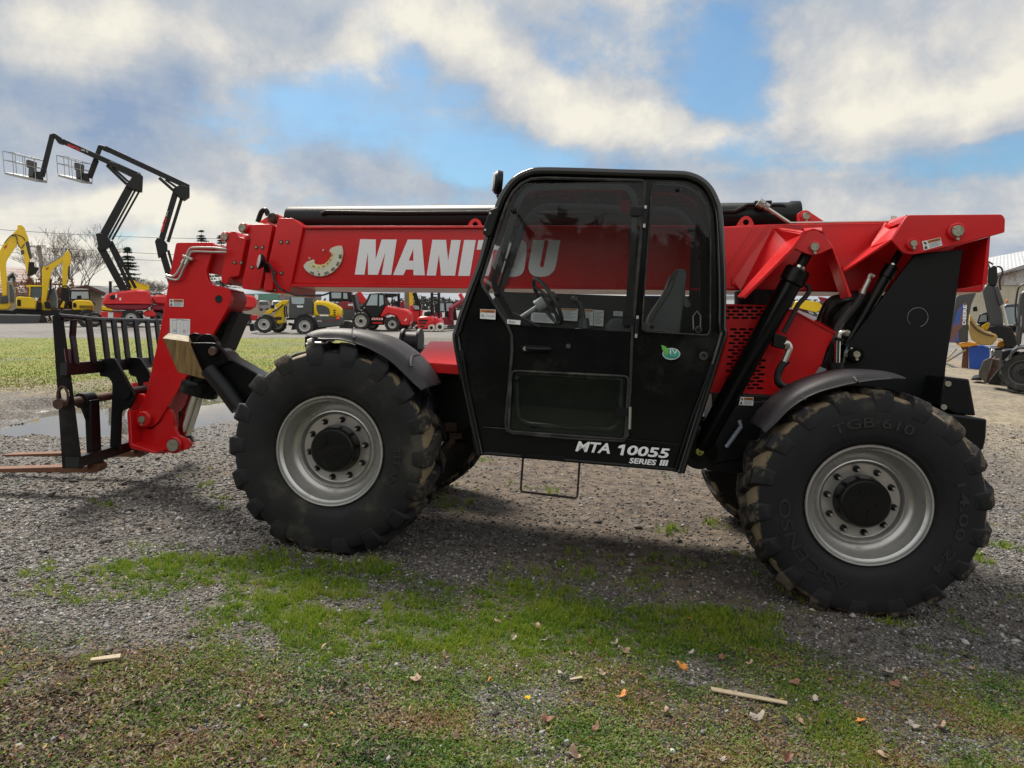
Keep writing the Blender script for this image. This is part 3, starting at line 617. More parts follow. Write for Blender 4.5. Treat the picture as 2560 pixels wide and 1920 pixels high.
b = nb(); b.ext([P1('T', 880, 125, BD-.02), P1('T', 850, 150, BD-.02), P1('T', 310, 960, BD-.02), P1('T', 315, 1060, BD-.02), P1('T', 340, 1060, BD-.02), P1('T', 335, 965, BD-.02)], (0, .03, 0)); b.done('boom_rib', red, TH)
b = nb(); b.ext([P1('T', 700, 185, BD-.015), P1('T', 640, 200, BD-.015), P1('T', 165, 900, BD-.015), P1('T', 165, 925, BD-.015), P1('T', 655, 215, BD-.015)], (0, .03, 0)); b.done('boom_rib', red, TH)
boss(q1('J', 797, 372), .036, zo, .010, .028)
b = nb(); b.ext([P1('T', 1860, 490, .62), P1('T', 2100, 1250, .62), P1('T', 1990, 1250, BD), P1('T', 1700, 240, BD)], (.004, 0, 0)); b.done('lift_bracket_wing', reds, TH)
# rear pivot plate and its wing
ro = .60
b = nb(); b.pr(rounded(q('J', (1425, 155), (2065, 150), (2087, 180), (2083, 272), (1990, 298), (1475, 421), (1415, 418), (1378, 392), (1318, 324)), [9, 6, 6, 4, 14, 10, 8, 6, 3]), ro, ro+.03); b.done('rear_pivot_plate', red, TH, bevel=.004)
sheet([P1('J', 1425, 157, ro+.01), P1('J', 1318, 324, ro+.01), P1('J', 1185, 372, .86), P1('J', 1190, 350, .9), P1('J', 1275, 215, BD), P1('J', 1320, 190, BD), P1('J', 1405, 165, BD-.1)], 'rear_wing', red, .012)
sheet([P1('J', 1318, 324, ro+.01), P1('J', 1000, 537, .78), P1('J', 990, 505, BD), P1('J', 1190, 350, BD)], 'rear_wing', red, .012)
b = nb(); b.pr(q('J', (1425, 158), (1990, 156), (1990, 185), (1420, 190)), ro+.03, BE); b.done('rear_top_plate', red, TH)
b = nb(); b.ext([P1('J', 1985, 298, ro+.03), P1('J', 1962, 625, ro+.03), P1('J', 1930, 628, ro+.03), P1('J', 1968, 305, ro+.03)], (0, BE-ro, 0)); b.done('rear_end_plate', red, TH)
boss(q1('J', 1750, 268), .053, ro, .028, .038); boss(q1('J', 1455, 352), .040, ro, .028, .022)
b = nb(); b.pr(rounded(q('J', (684, 200), (684, 150), (715, 125), (750, 122), (865, 198)), 4), 1.12, 1.16); b.done('cylinder_ear', red, TH, bevel=.003); boss(q1('J', 740, 165), .04, 1.12, .015, .028)
# ------------------------------------------------------------------ lift cylinder
a, c = P1('J', 692, 520, .56), P1('K', 125, 560, .62)
d = (c-a).normalized(); b = nb(); b.lathe([(0, .03), (0, .074), (.012, .081), (.10, .081), (.112, .070), (.13, .069), ((c-a).length-.05, .069), ((c-a).length, .05)], c=a, ax=d, n=48); b.done('lift_cylinder', blk, TH, ang=30)
b = nb(); b.cyl(a, a-d*.20, .034, n=28); b.done('cylinder_rod', blks, TH); b = nb(); b.cyl(a+d*.002, a-d*.02, .046, n=32); b.done('rod_seal', chrome, TH)
c = P1('K', 125, 575, .58); b = nb(); b.lathe([(.0, .001), (0, .12), (.02, .125), (.12, .125), (.12, .02)], c=c, n=40); b.done('cylinder_foot', blks, TH, ang=30)
b = nb(); b.lathe([(-.008, .001), (-.008, .026), (.004, .028)], c=c, n=24); b.done('grease_cap', pmat('yellow_zinc', (.42, .42, .10), .45, .5, dirt=((.05, .05, .03), .55, .6, 60.0)), TH)
# grab bar
b = nb(); b.tube([P1('K', 370, 380, .5), P1('K', 382, 420, .5), P1('K', 290, 548, .5)], .0145, n=10); b.done('grab_bar', pmat('pale_grab_bar', (.30, .33, .42), .35, .3), TH)
# second cylinder, behind the black plate
a, c = P1('J', 1320, 500, .80), P1('J', 1010, 1045, .80); d = (c-a).normalized()
b = nb(); b.lathe([(-.0, .02), (0, .046), (.085, .046), (.09, .038), ((c-a).length, .033)], c=a, ax=d, n=36); b.cyl(a, a-d*.13, .024, n=20); b.done('levelling_cylinder', blk, TH, ang=30)
b = nb(); b.cyl(a, a-d*.015, .030, n=24); b.done('rod_seal', chrome, TH)
# rear black frame plate
b = nb(); pl = rounded(q('J', (1480, 418), (1802, 385), (1676, 1245), (1700, 1600), (1100, 1600), (1000, 1215), (1010, 1075), (1052, 1000)), [4, 2, 2, 2, 2, 20, 30, 4])
b.pr(pl, .71, .75); b.done('frame_plate', blks, TH, bevel=.003)
b = nb(); b.pr(q('J', (1520, 430), (1790, 395), (1690, 1100), (1650, 1600), (1100, 1600), (1040, 1210)), 1.55, 1.60); b.box((1.2, .75, .62), (2.45, 1.6, 1.0)); b.done('frame_plate', blks, TH)
c = P1('J', 1495, 846, .708); b = nb(); b.tube([c+Vector((cos(t*pi/18), 0, sin(t*pi/18)))*.064 for t in range(-7, 24)], .0028, n=6); b.done('weld_ring', pmat('bare_weld', (.16, .16, .16), .4, .5), TH)
boss(q1('J', 1065, 1095), .054, .70, .05, .024, m1=blk)
b = nb(); b.pr(q('J', (1678, 1243), (1845, 1262), (1890, 1510), (1752, 1500), (1640, 1440)), .45, 1.9); b.pr(q('J', (1640, 1490), (1720, 1500), (1965, 1532), (1958, 1659), (1940, 1740), (1700, 1740)), .30, 2.1)
b.done('counterweight', blks, TH, bevel=.010)
b = nb()
for p in ((1697, 1293), (1668, 1450)): c = P1('J', *p, .45); b.cyl(c, c-Vector((0, .012, 0)), .018, n=12)
b.done('counterweight_bolts', pinm, TH)
# vertical damper with black foot
b = nb(); b.cyl(P1('J', 957, 1000, .64), P1('J', 953, 1170, .64), .019, n=24); b.done('damper_rod', chrome, TH)
b = nb(); b.cyl(P1('J', 940, 1150, .64), P1('J', 938, 1260, .64), .057, n=28); b.cyl(P1('J', 962, 1005, .64), P1('J', 966, 985, .64), .03); b.done('damper_foot', blks, TH)
b = nb(); b.tube([P1('J', 962, 990, .64), P1('J', 968, 960, .64), P1('J', 990, 945, .64), P1('J', 1025, 955, .66)], .016, smooth=4); b.cyl(P1('J', 1005, 948, .64), P1('J', 1030, 957, .64), .022, n=6)
b.tube([P1('J', 1200, 572, .8), P1('J', 1175, 560, .8), P1('J', 1160, 600, .8)], .014, smooth=4); b.cyl(P1('J', 1165, 590, .8), P1('J', 1130, 660, .8), .02, n=12); b.cyl(P1('J', 1130, 660, .8), P1('J', 1118, 690, .8), .024, n=12); b.done('elbow_fitting', zinc, TH)
# ------------------------------------------------------------------ engine hood with slots
hd = .72
out = xz(q('U', (-60, 100), (600, 112), (960, 165), (1420, 440), (1330, 600), (1270, 780), (1190, 900), (1050, 1000), (735, 1170), (-60, 1115)), hd)
holes = []
rows = []
for k in range(4): rows.append((135+k*39, (184, 130, 184, 130)[k]-(108 if k % 2 == 0 else 0), 700))
for k in range(18): rows.append((383+k*40, (210, 260)[k % 2]-k*4-(0 if k % 2 else 0)-0, 740-k*22 if k < 9 else 640))
for y, x, xm in rows:
    while x < xm:
        if not (x > 640-((y-383)*.62) and y > 383 and x < 400+ (y-383)*0) or True:
            if x > -40 and x+80 < xm: holes.append([(x+13, y-13), (x+67, y-13), (x+78, y-9), (x+82, y), (x+78, y+9), (x+67, y+13), (x+13, y+13), (x+2, y+9), (x-2, y), (x+2, y-9)])
        x += 107
holes = [xz(q('U', *h), hd) for h in holes]
b = nb(); b.holed(out, holes, hd, hd+.012); b.done('engine_hood', red, TH, fix=True, smooth=False)
b = nb(); b.pr(q('U', (-60, 108), (600, 118), (950, 175), (1400, 440), (1260, 780), (1050, 990), (735, 1160), (-60, 1105)), hd+.05, hd+.07)
b.done('engine_bay', bblack, TH)
b = nb(); tp = [P1('U', 930, 165, hd), P1('U', 1425, 432, hd), P1('U', 1265, 275, hd+.5), P1('U', 960, 150, hd+.5)]
b.poly(tp); b.add([P1('U', 950, 120, hd+.5), P1('U', 1265, 268, hd+.5), P1('U', 1265, 330, hd+.5), P1('U', 950, 230, hd+.5)], [(0, 1, 2, 3)])
b.poly([P1('U', -60, 100, hd), P1('U', 600, 112, hd), P1('U', 940, 165, hd), P1('U', 960, 150, hd+.5), P1('U', 600, 104, hd+.5), P1('U', -60, 96, hd+.5)])
b.done('hood_top', red, TH, solid=.01, smooth=False)
b = nb(); b.ext([P1('U', 60, 440, hd-.15), P1('U', 195, 450, hd-.03), P1('U', 60, 900, hd-.03), P1('U', -40, 900, hd-.15)], (0, .02, 0)); b.done('hood_flank', red, TH)
# ------------------------------------------------------------------ hoses behind
for pts, r in (([('J', 742, 622, .6), ('J', 765, 655, .6), ('J', 745, 700, .6), ('J', 690, 760, .6), ('J', 640, 860, .6), ('J', 590, 950, .6)], .016),
               ([('J', 615, 1135, .58), ('J', 580, 1170, .58), ('J', 552, 1235, .58), ('J', 560, 1290, .58), ('J', 615, 1320, .6)], .025),
               ([('J', 1120, 690, .8), ('J', 1080, 760, .8), ('J', 980, 890, .8), ('J', 940, 980, .75), ('J', 900, 1080, .78), ('J', 850, 1180, .8)], .030),
               ([('J', 1100, 700, .95), ('J', 980, 710, .95), ('J', 900, 740, .95), ('J', 850, 830, .95), ('J', 830, 900, .95)], .026), ([('J', 1080, 720, .9), ('J', 960, 740, .9), ('J', 890, 800, .9), ('J', 870, 900, .95)], .030),
               ([('J', 1150, 720, .9), ('J', 1040, 760, .9), ('J', 960, 860, .9), ('J', 930, 980, .9)], .032), ([('J', 1180, 740, .92), ('J', 1090, 800, .9), ('J', 1040, 900, .9), ('J', 1000, 1000, .9)], .030),
               ([('J', 1190, 700, 1.0), ('J', 1120, 760, 1.0), ('J', 990, 900, 1.0), ('J', 900, 1120, 1.0)], .034), ([('J', 1200, 760, 1.0), ('J', 1100, 860, 1.0), ('J', 1010, 1010, 1.0), ('J', 960, 1150, 1.0)], .036),
               ([('J', 1100, 705, 1.05), ('J', 1000, 730, 1.1), ('J', 940, 830, 1.1), ('J', 900, 960, 1.1), ('J', 870, 1150, 1.1)], .045), ([('J', 1240, 700, 1.1), ('J', 1150, 830, 1.1), ('J', 1060, 1000, 1.1), ('J', 1000, 1150, 1.1)], .05),
               ([('J', 1010, 735, .93), ('J', 930, 770, .92), ('J', 905, 820, .92)], .004)):
    b = nb(); b.tube([P1(*p) for p in pts], r, n=10, smooth=6); b.done('hydraulic_hose', hose, TH)
b = nb(); b.pr(q('J', (1000, 740), (1240, 690), (1210, 1000), (960, 1250), (860, 1250), (960, 960)), 1.2, 1.45); b.done('hose_tray', bblack, TH)
b = nb(); b.pr(q('J', (530, 950), (618, 980), (590, 1060), (520, 1040)), .55, .62); b.done('valve_block', blks, TH, bevel=.004)
b = nb(); b.tube([P1('J', 590, 1025, .57), P1('J', 615, 1020, .57), P1('J', 632, 1050, .57), P1('J', 618, 1090, .57), P1('J', 595, 1145, .57)], .021, smooth=5); b.cyl(P1('J', 598, 1035, .57), P1('J', 625, 1040, .57), .03, n=6); b.done('elbow_fitting', zinc, TH)
b = nb(); b.cyl(P1('U', 350, 0, 1.0), P1('U', 560, 95, 1.0), .001); b = nb(); b.cyl(P1('J', 395, 670, 1.0), P1('J', 395, 765, 1.0), .14, n=28); b.done('exhaust', bblack, TH)
# ------------------------------------------------------------------ cab
cd0, cd1 = .10, 1.0
OUT = q('H', (75, 1300), (150, 1070), (250, 800), (305, 600), (345, 480), (400, 320), (440, 245), (490, 175), (545, 128), (610, 98), (700, 81), (1000, 86), (1400, 99), (1750, 108), (1850, 118), (1935, 152), (2005, 215), (2055, 310), (2082, 420), (2100, 700), (2108, 1000), (2106, 1290), (2092, 1420))+q('I', (1788, 1298), (1725, 1276), (290, 1152), (240, 1158), (72, 345))
out = xz(OUT, cd0)
DOOR = q('H', (258, 930), (300, 800), (400, 480), (455, 330), (500, 245), (560, 185), (640, 145), (760, 138), (1490, 158), (1510, 175), (1512, 215))+q('I', (1412, 300), (1400, 620), (1376, 1010), (1345, 1055), (1300, 1052), (900, 1030), (500, 990), (450, 970), (442, 900), (468, 640), (492, 360), (488, 240), (455, 160))+q('H', (268, 970))
QW = q('H', (1566, 215), (1580, 185), (1610, 172), (1760, 178), (1850, 198), (1930, 250), (1990, 330), (2014, 430), (2018, 700), (2014, 1300), (1995, 1342), (1960, 1344), (1520, 1318), (1490, 1300), (1490, 1270))
def grow(px, k):
    cx = sum(p[0] for p in px)/len(px); cy = sum(p[1] for p in px)/len(px); return [(cx+(x-cx)*k, cy+(y-cy)*k) for x, y in px]
b = nb(); b.holed(out, [xz(DOOR, cd0), xz(grow(QW, .985), cd0)], cd0, cd0+.035); b.done('cab_side', blk, TH, fix=True)
b = nb(); cl = cr_spline([Vector((x, cd0+.022, z)) for x, z in [out[26], out[27]]+out[:24]], 4); b.tube(cl, .026, n=14); b.done('cab_frame_tube', gloss, TH)
b = nb(); b.tube([F.P(p, y=cd0-.002) for p in q('I', (108, 350), (160, 700), (250, 1140))], .006); b.done('cab_seam', blks, TH); b = nb(); b.tube([F.P(p, y=cd0-.002) for p in q('I', (2030, 460), (1870, 880), (1745, 1270))], .006)
b.done('cab_seam', blks, TH); b = nb(); b.tube([F.P(p, y=cd0) for p in q('I', (268, 945), (445, 958))], .003); b.done('cab_seam', rubber, TH); b = nb(); b.tube([F.P(p, y=cd0) for p in q('I', (1380, 1040), (1760, 1078), (1772, 1072))], .002); b.done('cab_seam', MATS['satin_black_paint'], TH)
# door
b = nb(); ds = [F.P(p, y=cd0+.004) for p in DOOR]; b.tube(ds, .0095, n=8, closed=True); b.done('door_seal', rubber, TH)
lowd = q('I', (488, 168), (1412, 212), (1403, 560), (1392, 575))
dl = q('H', (455, 1265), (1412, 1320))+q('I', (1404, 560), (1380, 1010), (1345, 1045), (900, 1025), (500, 985), (455, 965), (472, 640), (494, 360), (490, 240))
LW = rounded(q('I', (488, 512), (1388, 556), (1362, 1042), (462, 978)), 14, 6)
b = nb(); b.holed(xz(dl, cd0+.006), [xz(grow(LW, .955), cd0+.006)], cd0+.006, cd0+.030); door = b.done('door', blk, TH, fix=True)
b = nb(); g = rounded([Vector(p) for p in q('H', (262, 935), (462, 330), (560, 178), (1500, 166), (1505, 215), (1404, 1318), (458, 1262))], [8, 20, 30, 4, 2, 2, 3], 6)
b.ext([F.P(p, y=cd0+.010) for p in g], (0, .005, 0)); b.done('door_glass', gl_door, door, smooth=False)
b = nb(); fr_ = q('H', (508, 1240), (378, 1010), (358, 930), (400, 800), (505, 420), (560, 290), (620, 230), (700, 207), (1050, 205), (1330, 208), (1395, 235), (1432, 300), (1438, 380), (1410, 800), (1375, 1290))
def ribbon(b, px, y0, w, th):
    pts = [F.P(p, y=y0) for p in px]; n = len(pts); v = []
    for i in range(n):
        d = (pts[min(i+1, n-1)]-pts[max(i-1, 0)]); a = Vector((-d.z, 0, d.x)).normalized()*w/2
        v += [pts[i]+a, pts[i]-a, pts[i]-a+Vector((0, th, 0)), pts[i]+a+Vector((0, th, 0))]
    f = [(0, 1, 2, 3), (n*4-1, n*4-2, n*4-3, n*4-4)]
    for i in range(n-1):
        for j in range(4): f.append((i*4+j, i*4+4+j, i*4+4+(j+1) % 4, i*4+(j+1) % 4))
    b.add(v, f)
fs = [q('H', (508, 1240))[0]]
sp = cr_spline([Vector((x, y)) for x, y in fr_], 5); ribbon(b, [tuple(p) for p in sp], cd0+.018, .036, .02); b.done('door_inner_frame', blks, door, fix=True)
b = nb(); b.ext([F.P(p, y=cd0+.012) for p in LW], (0, .004, 0)); b.done('lower_window', gl_low, door, smooth=False)
b = nb(); rg = rounded(q('I', (545, 545), (1330, 590), (1310, 985), (1270, 985), (555, 930)), [4, 4, 40, 4, 60], 6)
rg = rounded(q('I', (528, 530), (1335, 575), (1310, 975), (545, 920)), [8, 8, 34, 34], 6); b.tube([F.P(p, y=cd0+.03) for p in rg], .017, n=6, closed=True); b.tube([F.P(p, y=cd0) for p in LW], .008, n=8, closed=True); b.done('window_surround', rubber, door)
b = nb(); b.pr(q('I', (490, 495), (1395, 545), (1365, 1050), (460, 985)), cd0+.42, cd0+.44); b.done('footwell_back', pmat('dusty_footwell', (.045, .05, .043), .7, dirt=((.10, .10, .085), .45, .8, 5.0)), TH)
def knob(r, x, y, par, d=cd0, rr=.013):
    c = P1(r, x, y, d); b = nb(); b.lathe([(.012, rr*1.1), (0, rr*1.25), (-.006, rr*1.2), (-.012, rr*.8), (-.02, rr*.75), (-.022, .001)], c=c, n=16); b.done('glass_knob', blks, par)
for p in ((505, 390), (372, 1032), (1355, 0)): 
    if p[1]: knob('H', *p, door)
for p in ((530, 575), (660, 935)): knob('I', *p, door)
# hinges
for x, y0, y1, xw in ((1512, 350, 520, 1405), (1450, 1195, 1365, 1340)):
    b = nb(); b.cyl(P1('H', x+6, y0, cd0-.012), P1('H', x-6, y1, cd0-.012), .008, n=10, m=1); b.cyl(P1('H', x+4, y0+25, cd0-.012), P1('H', x-4, y1-30, cd0-.012), .0125, n=12)
    b.pr(q('H', (xw, y0+10), (x, y0+18), (x-3, y0+78), (xw-5, y0+75)), cd0-.008, cd0+.004); b.done('door_hinge', [blks, zinc], door)
b = nb(); b.cyl(P1('I', 1400, 790, cd0-.01), P1('I', 1395, 960, cd0-.01), .009, n=10, m=1); b.pr(q('I', (1290, 800), (1405, 800), (1400, 870), (1290, 865)), cd0-.008, cd0+.01); b.done('door_hinge', [blks, zinc], door)
# handle and lock
b = nb(); b.pr(rounded(q('I', (562, 322), (590, 312), (790, 325), (795, 355), (760, 362), (575, 368), (562, 350)), 3), cd0-.004, cd0+.008); b.tube([P1('I', 600, 340, cd0-.01), P1('I', 650, 345, cd0-.03), P1('I', 740, 347, cd0-.03), P1('I', 785, 348, cd0-.008)], .010, n=8, smooth=3); b.cyl(P1('I', 592, 342, cd0-.012), P1('I', 592, 342, cd0), .012, m=1); b.done('door_handle', [blks, zinc], door)
b = nb(); c = P1('I', 924, 324, cd0); b.cyl(c, c-Vector((0, .02, 0)), .010, n=14); b.cyl(c, c-Vector((0, .008, 0)), .016, n=6); b.done('door_catch', greyd, door)
# quarter window
b = nb(); b.ext([F.P(p, y=cd0-.002) for p in QW], (0, .006, 0)); o = b.done('rear_side_window', gl_door, TH, smooth=False)
b = nb(); b.tube([F.P(p, y=cd0) for p in QW], .0045, n=6, closed=True); b.done('window_seal', rubber, o)
for p in ((1762, 228), (1567, 1278), (1925, 1300)):
    knob('H', *p, o, cd0-.004, .012); b = nb(); b.cyl(P1('H', *p, cd0-.005), P1('H', *p, cd0-.001), .021, n=20); b.done('knob_washer', greyd, o)
b = nb(); c = P1('I', 1962, 398, cd0); b.lathe([(0, .026), (-.008, .026), (-.008, .014), (.004, .012), (.004, .001)], c=c, n=24); b.done('rubber_plug', rubber, TH)
# far wall with its own openings, roof, pillars, floor
far = xz([p for p in OUT], cd1)
x0 = F.P(OUT[0], y=cd0); dx = F.P(OUT[0], y=cd1).x-x0.x
sh = [(x, z) for x, z in out]          # same outline, square across the cab
o1 = xz(rounded(q('H', (425, 1010), (600, 500), (700, 385), (1395, 398), (1398, 1042)), [3, 6, 14, 3, 3], 6), cd1)
o2 = xz(rounded(q('H', (1470, 400), (1700, 415), (1820, 480), (1868, 580), (1855, 1045), (1470, 1045)), [2, 12, 12, 8, 3, 3], 5), cd1)
zi = min(p[1] for p in sh)
b = nb(); b.holed(sh, [o1, o2], cd1, cd1+.03); b.done('cab_far_wall', liner, TH, fix=True)
b = nb(); n = len(out); v = []; idx = list(range(4, 23))
for i in idx: v += [(out[i][0], cd0+.02, out[i][1]-.004), (out[i][0], cd1, out[i][1]-.004)]
b.add(v, [(2*i, 2*i+1, 2*i+3, 2*i+2) for i in range(len(idx)-1)])
b.done('cab_roof', blk, TH, solid=.03)
b = nb(); v = []
for i in (0, 1, 2, 3, 4): v += [(out[i][0]+.01, cd0+.04, out[i][1]), (out[i][0]+.01, cd1, out[i][1])]
b.add(v, [(2*i, 2*i+1, 2*i+3, 2*i+2) for i in range(4)]); b.done('windscreen', gl_door, TH)
b = nb(); v = []
for i in (22, 23, 24, 25, 26, 27, 0): v += [(out[i][0], cd0+.02, out[i][1]), (out[i][0], cd1, out[i][1])]
b.add(v, [(2*i, 2*i+1, 2*i+3, 2*i+2) for i in range(6)]); b.done('cab_floor', bblack, TH, solid=.02)
b = nb()
for i in (4, 6): pass
b.tube([F.P(p, y=cd1-.08) for p in q('H', (250, 1120), (470, 520), (560, 330), (640, 250))], .022); b.tube([F.P(p, y=.55) for p in q('H', (385, 990), (545, 500))], .010); b.done('windscreen_pillar', blks, TH)
b = nb(); b.tube([F.P(p, y=.45) for p in q('H', (400, 760), (440, 765), (465, 790), (462, 830))], .007, smooth=3); b.done('wiper_arm', blks, TH)
b = nb(); b.pr(q('H', (1940, 430), (2010, 400), (2010, 1200), (1935, 1230)), .55, .58); b.done('rear_pillar', blks, TH)
b = nb(); b.pr(q('H', (1325, 262), (1400, 262), (1400, 395), (1325, 390)), .8, .84); b.done('fuse_cover', reds, TH)
# steering wheel, column, joystick, seat
b = nb(); p0, p1 = P1('H', 660, 920, .42), P1('H', 868, 1250, .42); cc = (p0+p1)/2; ax = Vector(((p1-p0).z, 0, -(p1-p0).x)).normalized(); R_ = (p1-p0).length/2
u = (p1-p0).normalized(); w_ = Vector((0, 1, 0)); tilt = (w_*.95+ax*.28).normalized()
b.tube([cc+(u*cos(t*pi/20)+tilt*sin(t*pi/20))*R_ for t in range(40)], .0135, n=10, closed=True)
for t in (0.4, 2.6, 4.4): b.tube([cc+ax*-.03, cc+(u*cos(t)+tilt*sin(t))*R_], .010)
b.cyl(cc-ax*.07, cc+ax*.0, .035); b.done('steering_wheel', greyd, TH)
b = nb(); b.cyl(P1('H', 700, 1120, .42), P1('H', 500, 1250, .42), .016); b.cyl(P1('H', 745, 1090, .42), P1('H', 680, 1130, .42), .045); b.done('steering_column', ltgrey, TH)
b = nb(); b.tube([P1('H', 1048, 1275, .5), P1('H', 1035, 1190, .5), P1('H', 1020, 1120, .5), P1('H', 985, 1080, .5)], [.02, .017, .017, .02], smooth=3); b.ball(P1('H', 978, 1072, .5), .032, sc=(1.1, .8, .8))
b.cyl(P1('H', 1048, 1300, .5), P1('H', 1046, 1215, .5), .04, .03); b.done('joystick', greyd, TH)
b = nb(); b.pr(q('H', (470, 1150), (700, 1290), (700, 1500), (500, 1500)), .2, .8); b.pr(q('H', (960, 1290), (1120, 1285), (1130, 1500), (960, 1500)), .45, .6); b.done('dashboard', bblack, TH, bevel=.02)
seat = rounded(q('H', (1740, 850), (1770, 832), (1825, 838), (1838, 862), (1825, 1000), (1815, 1120), (1800, 1180), (1775, 1380), (1540, 1400), (1548, 1200), (1590, 1130), (1660, 1030), (1700, 960)), 8, 4)
b = nb(); b.pr(seat, .34, .78); b.done('seat_back', seatm, TH, bevel=.035, seg=4)
b = nb(); b.tube([F.P(p, y=.335) for p in q('H', (1560, 1250), (1590, 1180), (1680, 1050), (1725, 960), (1745, 870), (1765, 848))], .006, smooth=3); b.done('seat_piping', greyd, TH)
b = nb(); b.pr(q('H', (1210, 1270), (1250, 1215), (1340, 1205), (1500, 1240), (1790, 1330), (1780, 1500), (1215, 1400)), .32, .80); b.done('seat_cushion', seatm, TH, bevel=.03, seg=3)
b = nb(); b.pr(q('H', (1815, 1030), (1870, 1110), (1840, 1135), (1815, 1120)), .3, .36); b.done('seat_recliner', greyd, TH)
b = nb(); b.tube([F.P(p, y=.16) for p in q('H', (1885, 1300), (1882, 1200), (1912, 1160), (1940, 1195), (1938, 1300))], .004, n=6); b.done('window_latch', zinc, o)
# beacon lamp and mirror housing
c = P1('H', 378, 172, .35); b = nb(); b.lathe([(-.035, .02), (-.03, .075), (.005, .078), (.02, .066), (.03, .03)], c=c, ax=(-.92, -.25, 0), n=28); b.done('cab_work_lamp', blks, TH)
b = nb(); b.lathe([(.012, .062), (.032, .058), (.036, .001)], c=c, ax=(-.92, -.25, 0), n=24); b.done('lamp_lens', pmat('lamp_glass', (.6, .62, .62), .15), TH)
b = nb(); b.tube([c+Vector((.01, 0, -.07)), P1('H', 400, 250, .35), P1('H', 385, 290, .35), P1('H', 430, 230, .3)], .010); b.pr(q('H', (368, 270), (405, 255), (415, 300), (385, 312)), .3, .4); b.done('lamp_bracket', blks, TH)
b = nb(); b.pr(rounded(q('H', (322, 380), (375, 360), (395, 380), (330, 585), (300, 592), (266, 562), (270, 520)), 3), .08, .5); b.done('wiper_motor_box', blks, TH, bevel=.008)
b = nb()
for p in ((325, 410), (287, 538)): c = P1('H', *p, .08); b.cyl(c, c-Vector((0, .01, 0)), .007, n=8)
b.done('box_screws', zinc, TH)
# hoop step
b = nb(); b.tube([F.P(p, y=cd0+.03) for p in rounded(q('I', (578, 1160), (558, 1440), (992, 1492), (1012, 1200)), [1, 8, 8, 1], 4)], .0075, n=8); b.done('step_hoop', pmat('worn_step_steel', (.01, .01, .01), .5, .2, dirt=((.16, .10, .06), .52, .7, 7.0)), TH)
b = nb(); b.pr(q('I', (560, 1150), (900, 1170), (890, 1207), (800, 1190), (560, 1178)), cd0+.02, cd0+.3); b.done('step_bracket', blks, TH)
# labels
def sticker(r, pts, d, kind, par=TH, nm='warning_label'):
    p = [F.P(a, y=d) for a in q(r, *pts)]; b = nb(); tl, tr, br_, bl = p; u = tr-tl; w = bl-tl; off = Vector((0, -.0015, 0)); o2 = off*1.6
    at = lambda a, c_, k=off: tl+u*a+w*c_+(br_-tr-w)*a*c_+k
    b.ext([tl, tr, br_, bl], off)
    def rect(a, c_, e, f_, m, k=o2): b.add([at(a, c_, k), at(e, c_, k), at(e, f_, k), at(a, f_, k)], [(3, 2, 1, 0)], m)
    if kind == 'warn':
        rect(.28, .05, .97, .36, 1); put_text(b, 'WARNING', at(.42, .31, o2*1.4), at(.93, .31, o2*1.4), -w*.2, 2, bold=.02); b.add([at(.32, .32, o2*1.4), at(.39, .32, o2*1.4), at(.355, .1, o2*1.4)], [(0, 1, 2)], 2)
        for k in range(4): rect(.32, .44+k*.13, .95-.1*(k % 2), .49+k*.13, 3)
        b.add([at(x, y, o2*1.3) for x, y in ((.05, .15), (.12, .1), (.2, .2), (.22, .4), (.14, .45), (.09, .3))], [tuple(range(6))], 2); b.add([at(x, y, o2*1.3) for x, y in ((.05, .9), (.1, .6), (.17, .55), (.22, .9))], [tuple(range(4))], 2)
    elif kind == 'warn2':
        rect(.02, .04, .98, .30, 1); put_text(b, 'WARNING', at(.32, .26, o2*1.4), at(.90, .26, o2*1.4), -w*.17, 2, bold=.02); b.add([at(.18, .27, o2*1.4), at(.27, .27, o2*1.4), at(.225, .08, o2*1.4)], [(0, 1, 2)], 2)
        rect(.395, .32, .405, .98, 2); rect(.02, .31, .98, .33, 2)
        b.tube([at(x, y, o2*1.5) for x, y in ((.1, .8), (.16, .5), (.22, .62), (.28, .82), (.18, .78))], .0012, n=4, m=2); put_text(b, 'No riders!', at(.46, .72, o2*1.4), at(.94, .72, o2*1.4), -w*.13, 2)
    elif kind == 'page':
        rect(.08, .08, .42, .10, 3); rect(.55, .08, .92, .10, 3); rect(.30, .03, .70, .05, 3)
        for x in (.12, .32, .34, .52, .68, .88): rect(x, .2, x+.006, .85, 3)
        for x in (.18, .68): b.tube([at(x+a, .7+c_, o2*1.4) for a, c_ in ((0, 0), (.05, -.08), (.12, .02), (.06, .08), (-.02, .05))], .0016, n=4, m=3)
    elif kind == 'code':
        for k in range(16): 
            if k % 3 != 1: rect(.12+k*.03, .35, .135+k*.03+.006*(k % 2), .8, 2)
        rect(.12, .15, .3, .25, 3)
    else:
        for k in range(9): rect(.08, .12+k*.09, .92-.13*((k*7) % 3), .15+k*.09, 3)
        if kind == 'texto': rect(.06, .03, .94, .13, 1)
    return b.done(nm, [paper, orange, ink, inkb], par, smooth=False)
sticker('H', [(248, 1145), (366, 1150), (364, 1226), (246, 1218)], cd0-.002, 'warn2', nm='warning_label'); sticker('H', [(455, 1224), (558, 1232), (555, 1266), (452, 1256)], cd0-.002, 'code', door, nm='serial_label')
for pts, k in (([(640, 1170), (828, 1180), (824, 1255), (636, 1243)], 'text'), ([(820, 1138), (1000, 1143), (992, 1238), (872, 1230)], 'texto'), ([(1045, 1145), (1115, 1147), (1113, 1272), (1040, 1268)], 'texto'), ([(1120, 1150), (1197, 1155), (1192, 1278), (1118, 1272)], 'text'), ([(1272, 1160), (1342, 1163), (1340, 1200), (1270, 1197)], 'text')):
    sticker('H', pts, cd1-.004, k, nm='instruction_sheet')
